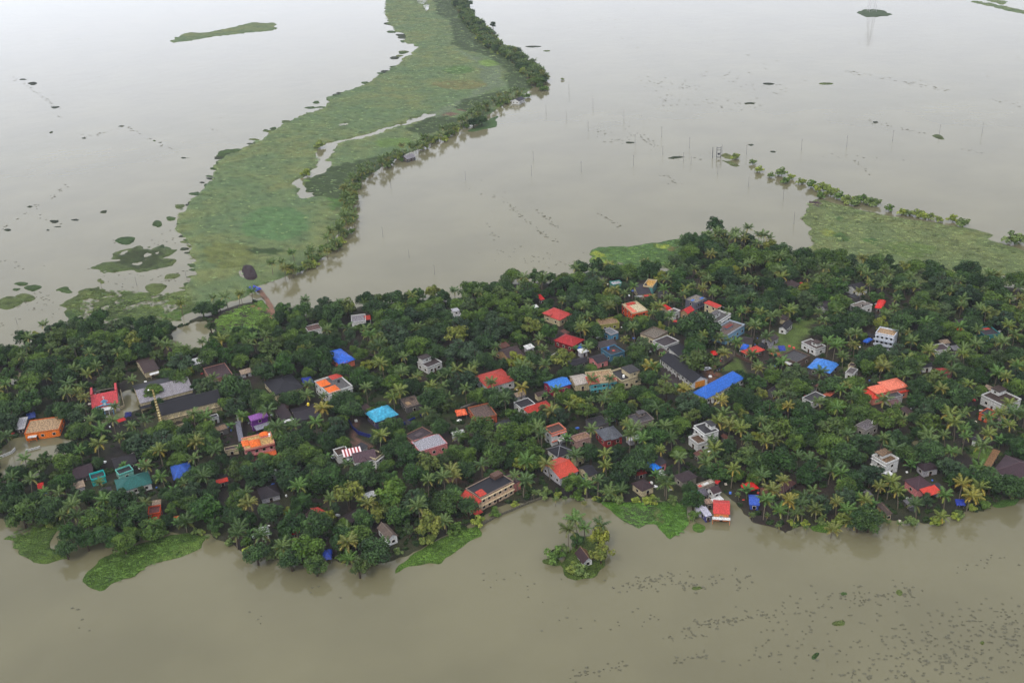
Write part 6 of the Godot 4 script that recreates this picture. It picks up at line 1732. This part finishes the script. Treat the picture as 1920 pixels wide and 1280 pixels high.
	for k in 9:
		hb = Builder.new()
		var r0 := lerpf(5.0, 0.8, k / 9.0)
		var r1 := lerpf(5.0, 0.8, (k + 1) / 9.0)
		for s in [-1, 1]:
			hb.bar(Vector3(-r0, k * 5.1, s * r0), Vector3(r1, (k + 1) * 5.1, s * r1), 0.06, 0.06, Color.WHITE, 4)
			hb.bar(Vector3(s * r0, k * 5.1, r0), Vector3(s * r1, (k + 1) * 5.1, -r1), 0.06, 0.06, Color.WHITE, 4)
		part("bracing", hb.mesh(steel), py)
	for y in [32, 38, 44]:
		hb = Builder.new()
		hb.box(Vector3(0, y, 0), Vector3(13, 0.4, 0.4))
		part("crossarm", hb.mesh(steel), py)
	landmark(at(140, 590), "the left weed beds")
	landmark(at(260, 487), "the oval weed bed")
	landmark(at(455, 605), "the bright lawn")
	landmark(at(590, 300), "the winding creek")
	landmark(at(1200, 485), "the lime-edged weed bed")
	landmark(at(1700, 455), "the right hyacinth field")
	landmark(at(270, 1050), "the near weed tongue")
	landmark(at(1250, 975), "the vivid weed fan")
	landmark(at(1415, 62), "the far upper water")
	landmark(at(355, 640), "the left pond")
	landmark(at(420, 60), "the long weed island")
	# poles
	for q in [[31.5, 608, 4.6, 0], [105, 624, 5.0, 0], [310, 474, 6.0, 0], [256, 535, 6.0, 0], [190, 540, 5.0, 0], [349, 521, 5.0, 0], [1067, 173, 10, 1], [1112, 200, 10, 1], [1024, 210, 8, 0], [1062, 225, 8, 0], [1170, 226, 10, 1], [1241, 257, 10, 1], [1103, 245, 9, 1], [1191, 270, 9, 1], [1293, 278, 10, 1], [1188, 310, 9, 1], [1090, 322, 9, 1], [1243, 290, 8, 0], [1282, 303, 8, 0], [1296, 308, 7, 0], [1354, 293, 10, 0], [1400, 290, 9, 1], [1346, 327, 7, 0], [1404, 350, 8, 0], [1469, 374, 9, 0], [1489, 420, 9, 0], [1503, 282, 10, 1], [1588, 275, 10, 1], [1674, 265, 10, 1], [1762, 252, 9, 1], [1842, 250, 10, 1], [873, 338, 8, 0], [997, 330, 9, 1], [733, 353, 7, 0], [718, 445, 8, 0], [767, 483, 6, 0], [815, 515, 7, 0], [1000, 300, 8, 0]]:
		pole(q[0], q[1], q[2], q[3])
	for c in clumps:
		tag(c[0], describe(c[2], c[1]), "weed clump", "floating weed clumps")


func plant() -> void:
	for i in range(0, PALMS.size(), 2):
		var h := rng.randf_range(6.5, 10.0)
		var p := at(PALMS[i], PALMS[i + 1] + 4, h)
		var apart: bool = (PALMS[i] > 1055 and PALMS[i] < 1135 and PALMS[i + 1] > 960) or (PALMS[i] < 560 and PALMS[i + 1] < 570)
		while h > 3.6 and not apart and not Geometry2D.is_point_in_polygon(flat(p), land_edge):
			h -= 0.8
			p = at(PALMS[i], PALMS[i + 1] + 4, h)
		add_tree("palm", Vector3(p.x, 0.1, p.z), 3.4, h, {"s": rng.randf_range(0.74, 1.08), "named": true})
	for b in BIG:
		var h: float = b[3] * 1.25 + 2.5
		var p := at(b[1], b[2], h * 0.66)
		add_tree(b[0], Vector3(p.x, 0.1, p.z), b[3], h, {"named": true})
	var bushes := []
	for q in [[1380, 298, 3.2], [1412, 308, 2.6], [1424, 323, 3.4], [1446, 333, 2.8], [1465, 330, 4.4], [1474, 343, 3.0], [1484, 336, 2.6], [1503, 345, 3.0], [1521, 352, 3.6], [1532, 357, 3.2], [1545, 358, 4.0], [1558, 368, 4.6], [1575, 374, 3.8], [1590, 380, 4.0], [1604, 386, 3.6], [1615, 378, 3.6], [1632, 384, 3.8], [1643, 385, 3.2], [1667, 396, 3.0], [1693, 402, 2.8], [1705, 404, 2.6], [1718, 406, 3.2], [1731, 409, 3.2], [1742, 411, 3.0], [1760, 416, 2.6], [1787, 416, 3.2], [1805, 424, 3.8], [1903, 458, 5.4], [1538, 372, 3.0], [1042, 1050, 3.4], [1057, 1033, 1.8], [1090, 1078, 2.6], [1075, 1070, 2.2], [1302, 972, 2.2], [600, 278, 4.6], [575, 330, 4.0], [1020, 170, 4.0], [990, 183, 3.0], [1055, 150, 1.6]]:
		bushes.append([at(q[0], q[1]), q[2]])
	# fill the village with trees, palms to the right, broad crowns to the left
	var lo := land_edge[0]
	var hi := land_edge[0]
	for p in land_edge:
		lo = lo.min(p)
		hi = hi.max(p)
	var open := [outline([1440, 655, 1465, 630, 1500, 602, 1530, 600, 1520, 625, 1490, 650, 1450, 668]), outline([1352, 702, 1362, 680, 1385, 670, 1405, 680, 1400, 700, 1368, 704]), outline([1318, 724, 1326, 698, 1350, 690, 1368, 700, 1345, 720]), outline([642, 785, 660, 800, 672, 818, 705, 830, 700, 842, 655, 838, 648, 810]), outline([1240, 690, 1300, 722, 1300, 745, 1250, 725]), outline([398, 600, 450, 572, 500, 562, 520, 600, 512, 622, 402, 625]), outline([475, 700, 515, 735, 512, 752, 470, 760, 450, 735]), outline([262, 790, 350, 770, 350, 810, 270, 830]), outline([880, 842, 900, 858, 928, 890, 912, 900, 890, 872]), outline([1830, 862, 1830, 842, 1870, 838, 1870, 862])]
	for q in [[1485, 634, 15.0], [1470, 645, 12.0], [1338, 704, 10.0], [1380, 688, 9.0], [1848, 852, 8.0], [675, 822, 9.0], [905, 872, 6.0], [458, 610, 14.0], [1262, 712, 9.0], [355, 642, 17.0], [450, 606, 18.0], [330, 598, 14.0], [235, 596, 18.0], [545, 566, 12.0], [500, 580, 8.0]]:
		plots.append({"c": flat(at(q[0], q[1])), "r": q[2], "w": q[2], "d": q[2], "turn": 0.0, "h": 0.6, "clear": 0.75})
	var tries := 0
	while tries < 15000 and trees.size() < 1650:
		tries += 1
		var p := Vector2(rng.randf_range(lo.x, hi.x), rng.randf_range(lo.y, hi.y))
		var q := bearing(Vector3(p.x, 4, p.y))
		if q.x < -60 or q.x > 1990:
			continue
		if not inside(p, land_edge, pools, 3.0):
			continue
		var blocked := false
		for a in open:
			if Geometry2D.is_point_in_polygon(p, a):
				blocked = true
		if blocked:
			continue
		var palmy := 0.15 + 0.2 * smoothstep(900.0, 1750.0, q.x) + 0.25 * noise.get_noise_2d(p.x * 3.0, p.y * 3.0)
		if q.y > 920.0 and q.x > 1000.0:
			palmy += 0.25
		var small := tries > 6500
		if rng.randf() < palmy:
			var h := rng.randf_range(5.5, 10.0)
			if not crowded(p, 3.4, 0.66) and not hides(p, 3.2, h):
				add_tree("palm", Vector3(p.x, 0.1, p.y), 3.3, h, {"s": rng.randf_range(0.66, 1.02)})
		else:
			var kind: String = ["broad", "broad", "broad", "broad", "broad", "broad", "broad", "bright", "bright", "tall", "tall", "tall", "loose"][rng.randi() % 13]
			var r := rng.randf_range(2.4, 3.8) if small else rng.randf_range(4.0, 7.4)
			var h := r * rng.randf_range(1.35, 1.8) + 1.5
			if not crowded(p, r, 0.62) and not hides(p, r, h):
				add_tree(kind, Vector3(p.x, 0.1, p.y), r, h)
	# the embankment rows
	var row := [[545, 528], [575, 505], [605, 485], [635, 455], [650, 430], [656, 400], [655, 375], [662, 350], [692, 330], [732, 308], [762, 292], [802, 275], [842, 255], [882, 232], [912, 207], [952, 190], [975, 180]]
	var upper := [[1012, 160], [996, 135], [962, 108], [937, 95], [912, 77], [897, 57], [880, 38], [868, 22], [862, 8], [856, -14]]
	for i in land_edge.size() - 1:
		var a := land_edge[i]
		var b := land_edge[i + 1]
		if a.y > -470.0 and b.y > -470.0:
			for j in int(a.distance_to(b) / 6.5):
				var p := a.lerp(b, (j + rng.randf()) * 6.5 / a.distance_to(b))
				var q := bearing(Vector3(p.x, 0, p.y))
				if q.x > 0 and q.x < 1920 and not (q.x > 1290 and q.x < 1440) and not hides(p, 1.5, 2.5):
					bushes.append([Vector3(p.x, 0, p.y), rng.randf_range(1.3, 2.7)])
	for line in [row, upper]:
		for i in line.size() - 1:
			var a := flat(at(line[i][0], line[i][1]))
			var b := flat(at(line[i + 1][0], line[i + 1][1]))
			var k := int(a.distance_to(b) / (5.2 if line == row else 4.4)) + 1
			for j in k:
				for w in (2 if line == row else 3):
					var wide := 6.0 if line == row else 10.0
					var p := a.lerp(b, (j + rng.randf()) / k) + Vector2(rng.randf_range(-wide, wide), rng.randf_range(-wide, wide))
					if line == upper and rng.randf() < 0.22:
						add_tree("broad", Vector3(p.x, 0.1, p.y), rng.randf_range(4.0, 6.5), rng.randf_range(7.0, 10.5))
					elif rng.randf() < (0.34 if line == row else 0.35):
						bushes.append([Vector3(p.x, 0.0, p.y), rng.randf_range(2.2, 3.6) * (1.0 if line == row else 1.35)])
					elif not hides(p, 2.0, 6.0):
						add_tree("palm", Vector3(p.x, 0.1, p.y), 3.0, rng.randf_range(5.0, 9.5), {"s": rng.randf_range(0.9, 1.15), "row": true})
	# the largest 300 of each kind stand alone, the rest are one mass
	var eye := Vector3(0, HIGH, 0)
	for t in trees:
		t.seen = (t.h + t.r) / eye.distance_to(t.p) * (1.25 if t.has("named") else 1.0)
		var q := bearing(t.p + Vector3(0, t.h * 0.7, 0))
		if q.x < -5 or q.x > 1925 or q.y < 0:
			t.seen = 0.0
	trees.sort_custom(func(a, b): return a.seen > b.seen)
	for t in trees:
		if t.has("named") and t.kind == "broad" and t.r > 11.0:
			landmark(t.p, "the giant dark tree")
	var count := {"palm": 0, "tree": 0}
	var rest := {}
	for t in trees:
		var k := "palm" if t.kind == "palm" else "tree"
		if count[k] < 300:
			if k == "palm":
				var hue := "yellowing coconut palm" if t.v % 5 == 4 else "golden-green coconut palm" if t.m == 1 else "grey-green coconut palm" if t.m == 2 else "green coconut palm"
				var size := "tall" if t.h > 9.0 else "short" if t.h < 7.0 else "middling"
				put_palm(t, describe("%s %s" % [size, hue], t.p), "coconut palms among the houses and on the embankment", count[k] < 120)
			else:
				var size := "big" if t.r > 5.6 else "small" if t.r < 4.0 else "medium"
				put_tree(t, describe("%s %s" % [size, KINDS[t.kind]], t.p), "broadleaf trees in the village")
			count[k] += 1
		else:
			var key := "palm%d" % (t.v % 9) if k == "palm" else "%s%d" % [t.kind, t.v % 3]
			if not rest.has(key):
				rest[key] = []
			rest[key].append(t)
	print("trees ", trees.size(), " alone ", count)
	for key in rest:
		var list: Array = rest[key]
		var palm: bool = key.begins_with("palm")
		var st := SurfaceTool.new()
		var t0: Dictionary = list[0]
		var kind: String = t0.kind
		var mesh := ArrayMesh.new()
		if palm:
			var stem: Array = palm_stems[t0.v % 4]
			st.append_from(stem[0], 0, Transform3D(Basis().scaled(Vector3(1, 0.9, 1)), Vector3.ZERO))
			st.commit(mesh)
			mesh.surface_set_material(0, stem[0].surface_get_material(0))
			st = SurfaceTool.new()
			st.append_from(palm_tops[t0.v % 9], 0, Transform3D(Basis(), stem[1] * Vector3(1, 0.9, 1)))
			st.commit(mesh)
			mesh.surface_set_material(1, palm_mats[0])
		else:
			st.append_from(crowns[kind][t0.v % crowns[kind].size()], 0, Transform3D(Basis(), Vector3(0, 4.5, 0)))
			st.commit(mesh)
			mesh.surface_set_material(0, leaf_mats[t0.v % 6])
			st = SurfaceTool.new()
			st.append_from(trunks[0], 0, Transform3D(Basis().scaled(Vector3.ONE * 9.0), Vector3.ZERO))
			st.commit(mesh)
			mesh.surface_set_material(1, bark)
		var mm := MultiMesh.new()
		mm.transform_format = MultiMesh.TRANSFORM_3D
		mm.mesh = mesh
		mm.instance_count = list.size()
		for i in list.size():
			var t: Dictionary = list[i]
			var s: float = t.h / 9.5 if palm else t.r / 4.4
			mm.set_instance_transform(i, Transform3D(Basis(Vector3.UP, t.turn).scaled(Vector3(s, s * (1.0 if palm else clampf(t.h / 8.0 / s, 0.7, 1.2)), s)), t.p))
		var o := MultiMeshInstance3D.new()
		o.multimesh = mm
		o.name = numbered("palm_grove" if palm else "tree_mass")
		add_child(o)
		tag(o, "far and hidden coconut palms that merge into one mass" if palm else "farther and hidden %ss that merge into the canopy" % KINDS[kind], "palms" if palm else "trees", "", "stuff")
	# bushes in the water and on the embankment
	for b in bushes:
		var t := {"kind": "bush", "p": b[0], "r": b[1] * 1.3, "h": b[1] * 1.5, "v": rng.randi() % 3, "m": [1, 3, 5, 4][rng.randi() % 4], "turn": rng.randf() * TAU}
		put_tree(t, describe("rounded yellow-green bush", b[0]), "bushes on the embankments and in the water")
	# bananas
	var placed := 0
	tries = 0
	while placed < 70 and tries < 5000:
		tries += 1
		var k: Dictionary = plots[rng.randi() % plots.size()]
		var p: Vector2 = k.c + Vector2.from_angle(rng.randf() * TAU) * (k.r + rng.randf_range(1.0, 7.0))
		if not inside(p, land_edge, pools, 3.0) or hides(p, 1.2, 3.5) or crowded(p, 1.2, 0.55):
			continue
		var p3 := Vector3(p.x, 0.1, p.y)
		put_banana(p3, describe("broad-leaved banana plant", p3), rng.randf_range(1.0, 1.6))
		trees.append({"p": p3, "r": 1.4, "kind": "banana", "h": 3.5})
		placed += 1
	# spiky reeds by the weed fan
	var reeds := thing("reed_clump", "tall spiky yellow-green reed clump right of the vivid weed fan", "reeds", at(1300, 975))
	for k in 26:
		var b := Builder.new()
		var d := ball_dir(0.35)
		var base := Vector3(rng.randf_range(-2, 2), 0, rng.randf_range(-2, 2))
		b.tri(base + Vector3(-0.18, 0, 0), base + d * rng.randf_range(2.5, 4.5), base + Vector3(0.18, 0, 0.1), jig(lin(0.2, 0.22, 0.07), 0.3))
		part("blade", b.mesh(leaf_mats[4]), reeds)
	# undergrowth: low leafy cover between the trees
	var ub := crown_mesh("under", 5, 26, 1.6, 0.8, 0.6, lin(0.03, 0.06, 0.016), lin(0.085, 0.13, 0.03), 0.2)
	var spots := []
	tries = 0
	while tries < 16000 and spots.size() < 5200:
		tries += 1
		var p := Vector2(rng.randf_range(lo.x, hi.x), rng.randf_range(lo.y, hi.y))
		if noise.get_noise_2d(p.x * 6.0, p.y * 6.0) < -0.22 or not inside(p, land_edge, pools, 3.0):
			continue
		var bad := false
		for a in open:
			if Geometry2D.is_point_in_polygon(p, a):
				bad = true
		if bad:
			continue
		for k in plots:
			var d: Vector2 = (p - k.c).rotated(k.turn)
			if absf(d.x) < k.w * 0.5 + 1.4 and absf(d.y) < k.d * 0.5 + 1.6:
				bad = true
				break
		if not bad:
			spots.append(p)
	var mm := MultiMesh.new()
	mm.transform_format = MultiMesh.TRANSFORM_3D
	mm.mesh = ub
	mm.instance_count = spots.size()
	for i in spots.size():
		var s := rng.randf_range(0.6, 1.5)
		mm.set_instance_transform(i, Transform3D(Basis(Vector3.UP, rng.randf() * TAU).scaled(Vector3(s, s * rng.randf_range(0.7, 1.3), s)), Vector3(spots[i].x, 0.3, spots[i].y)))
	var o := MultiMeshInstance3D.new()
	o.multimesh = mm
	o.name = numbered("undergrowth")
	add_child(o)
	tag(o, "low leafy undergrowth between the village trees", "undergrowth", "", "stuff")


func weeds() -> void:
	# drifting flecks of weed: runs of [x0, y0, x1, y1, count, spread, size in metres]
	var b := Builder.new()
	for i in 26:
		var a := rng.randf() * TAU
		var r := 0.75 * sqrt(rng.randf())
		leaf(b, Vector3(cos(a) * r, rng.randf_range(0.04, 0.12), sin(a) * r), Vector3(rng.randf_range(-0.3, 0.3), 1, rng.randf_range(-0.3, 0.3)).normalized(), rng.randf_range(0.35, 0.7), jig(lin(0.24, 0.205, 0.13), 0.25))
	var m := b.mesh(leaf_mats[4])
	var list := []
	for s in [[1150, 1105, 1260, 1080, 40, 9, 0.9], [1190, 1098, 1400, 1085, 70, 12, 0.9], [1290, 1175, 1440, 1150, 60, 7, 0.9], [1380, 1160, 1640, 1115, 60, 14, 0.9], [1450, 1190, 1700, 1110, 50, 22, 0.8], [1600, 1120, 1720, 1110, 40, 9, 0.9], [1780, 1070, 1900, 1045, 16, 8, 0.8], [1650, 1200, 1900, 1150, 110, 28, 0.9], [1700, 1230, 1910, 1190, 160, 28, 1.0], [1560, 1260, 1920, 1240, 150, 26, 1.0], [1380, 1240, 1620, 1200, 40, 20, 0.8], [1070, 1265, 1180, 1245, 36, 8, 0.9], [1260, 1240, 1330, 1225, 20, 6, 0.8], [1250, 1195, 1330, 1190, 20, 8, 0.8], [1020, 1155, 1240, 1165, 20, 18, 0.7], [900, 1050, 1010, 1120, 14, 22, 0.7], [580, 1090, 640, 1120, 5, 12, 0.8], [140, 1145, 165, 1180, 6, 6, 1.0], [455, 1150, 480, 1170, 5, 8, 0.9],
		[920, 362, 1045, 455, 24, 3, 1.3], [955, 385, 990, 418, 18, 2, 1.4], [1005, 392, 1050, 430, 22, 2, 1.4], [1120, 397, 1165, 426, 20, 2, 1.3], [1010, 435, 1030, 450, 7, 2, 1.2], [910, 420, 935, 445, 8, 5, 1.1], [900, 470, 1100, 500, 34, 14, 1.0], [985, 490, 1110, 490, 14, 8, 1.0], [1250, 330, 1275, 350, 14, 4, 1.4], [1160, 235, 1230, 275, 30, 6, 1.6], [1110, 250, 1180, 265, 20, 6, 1.6], [1210, 150, 1310, 165, 40, 10, 1.8], [1230, 190, 1420, 195, 46, 8, 1.8], [1310, 135, 1500, 175, 36, 7, 1.9], [1585, 132, 1780, 170, 46, 2, 2.0], [1620, 226, 1735, 250, 22, 2, 1.8], [1860, 186, 1925, 200, 10, 2, 2.0], [1600, 300, 1640, 330, 8, 3, 1.5], [1500, 290, 1700, 300, 10, 6, 1.5], [1800, 280, 1850, 288, 6, 2, 1.6], [1400, 110, 1900, 130, 26, 40, 2.0], [1000, 20, 1400, 90, 24, 25, 2.2], [870, 340, 1000, 380, 8, 12, 1.2], [560, 700, 565, 701, 1, 1, 1.0],
		[35, 148, 110, 205, 26, 2, 2.0], [100, 205, 160, 260, 8, 2, 1.8], [160, 257, 230, 238, 14, 1.5, 1.8], [232, 236, 350, 297, 20, 2, 1.8], [0, 430, 130, 345, 26, 2, 1.6], [30, 150, 20, 145, 4, 2, 2.0], [60, 400, 110, 420, 6, 3, 1.5], [0, 500, 80, 510, 8, 12, 1.2], [60, 545, 110, 570, 22, 7, 1.1], [10, 560, 100, 590, 22, 10, 1.0], [230, 470, 340, 440, 22, 14, 1.2], [250, 510, 350, 530, 26, 10, 1.2], [170, 505, 240, 535, 14, 10, 1.1], [130, 100, 560, 160, 14, 40, 2.2], [380, 180, 470, 300, 8, 14, 1.8], [400, 240, 400, 243, 3, 3, 1.8], [1260, 305, 1340, 290, 8, 4, 1.5], [0, 600, 90, 640, 12, 12, 1.0]]:
		for k in int(s[4] * 0.95):
			var t := rng.randf()
			var x: float = lerpf(s[0], s[2], t) + rng.randfn() * s[5] * 1.3
			var y: float = lerpf(s[1], s[3], t) + rng.randfn() * s[5] * 0.75
			list.append([at(x, y), s[6] * rng.randf_range(0.5, 1.5)])
	var mm := MultiMesh.new()
	mm.transform_format = MultiMesh.TRANSFORM_3D
	mm.mesh = m
	mm.instance_count = list.size()
	for i in list.size():
		var p: Vector3 = list[i][0]
		var w: float = list[i][1] * 0.54
		mm.set_instance_transform(i, Transform3D(Basis(Vector3.UP, rng.randf() * TAU).scaled(Vector3(w * rng.randf_range(0.8, 1.4), 1.0, w)), p + Vector3(0, -0.02, 0)))
	var o := MultiMeshInstance3D.new()
	o.multimesh = mm
	o.name = "drifting_weed"
	add_child(o)
	tag(o, "scattered dark flecks of drifting weed on the flood water", "weed", "", "stuff")


func outbuildings() -> void:
	var looks := [["dark tin", SLATE, ASH], ["brown-roofed", Color(0.26, 0.18, 0.17), CREAM], ["grey sheet-roofed", Color(0.42, 0.41, 0.42), ASH], ["white-topped", WHITE, TIN], ["rusty", Color(0.38, 0.22, 0.17), ASH], ["pale tan", Color(0.6, 0.52, 0.44), TIN], ["charcoal", Color(0.18, 0.17, 0.19), WHITE]]
	var homes := plots.duplicate()
	var built := 0
	var tries := 0
	while built < 62 and tries < 3000:
		tries += 1
		var k: Dictionary = homes[rng.randi() % homes.size()]
		var w := rng.randf_range(3.0, 6.5)
		var d := rng.randf_range(2.6, 4.5)
		var p: Vector2 = k.c + Vector2.from_angle(rng.randf() * TAU) * (k.r + rng.randf_range(2.0, 9.0))
		var clash := not inside(p, land_edge, pools, 3.0)
		for q in plots:
			if p.distance_to(q.c) < q.r * 0.8 + w * 0.6 + 0.6:
				clash = true
		var b := bearing(Vector3(p.x, 0, p.y))
		if clash or b.x < 10 or b.x > 1900 or b.y > 960 or (b.x > 1310 and b.x < 1410 and b.y > 660 and b.y < 730):
			continue
		var l: Array = looks[rng.randi() % looks.size()]
		var p3 := Vector3(p.x, 0.1, p.y)
		var ax := Vector2(cos(k.turn), -sin(k.turn)) * w * 0.5
		var az := Vector2(ax.y, -ax.x).normalized() * d * 0.5
		var h := rng.randf_range(2.3, 3.4)
		var f := []
		for e in [p - ax - az, p + ax - az, p + ax + az]:
			var e2 := bearing(Vector3(e.x, h, e.y))
			f.append(e2.x)
			f.append(e2.y)
		var o := house("outbuilding", describe("small %s outbuilding" % l[0], p3), "", f, h, ["shed", "gable", "flat", "shed"][rng.randi() % 4], l[1], l[2], {"cat": "outbuilding", "par": 0.2, "win": 1, "side": 0, "clear": rng.randf_range(0.2, 0.7), "worn": 0.2})
		o.set_meta("group", "outbuildings beside the houses")
		built += 1
	# household clutter in the yards
	var b := Builder.new()
	b.box(Vector3(0, 0.4, 0), Vector3(0.9, 0.8, 0.7))
	var m := paint(Color.WHITE, 0.7, "")
	for c in [["white", Color(0.75, 0.75, 0.74)], ["blue", Color(0.06, 0.15, 0.5)], ["red", Color(0.5, 0.06, 0.05)], ["pale", Color(0.5, 0.45, 0.38)]]:
		var mm := MultiMesh.new()
		mm.transform_format = MultiMesh.TRANSFORM_3D
		mm.use_colors = true
		mm.mesh = b.mesh(m)
		mm.instance_count = 110 if c[0] == "white" else 45
		for i in mm.instance_count:
			var k: Dictionary = homes[rng.randi() % homes.size()]
			var p: Vector2 = k.c + Vector2.from_angle(rng.randf() * TAU) * (k.r + rng.randf_range(0.3, 5.0))
			if not inside(p, land_edge, pools, 2.0):
				p = k.c
			var s := rng.randf_range(0.4, 1.5)
			mm.set_instance_transform(i, Transform3D(Basis(Vector3.UP, rng.randf() * TAU).scaled(Vector3(s * rng.randf_range(0.6, 1.8), s * 0.7, s)), Vector3(p.x, 0.2, p.y)))
			mm.set_instance_color(i, jig(c[1], 0.2))
		var o := MultiMeshInstance3D.new()
		o.multimesh = mm
		o.name = numbered("yard_clutter")
		add_child(o)
		tag(o, "scattered %s bundles, tubs and sheets in the yards" % c[0], "clutter", "", "stuff")
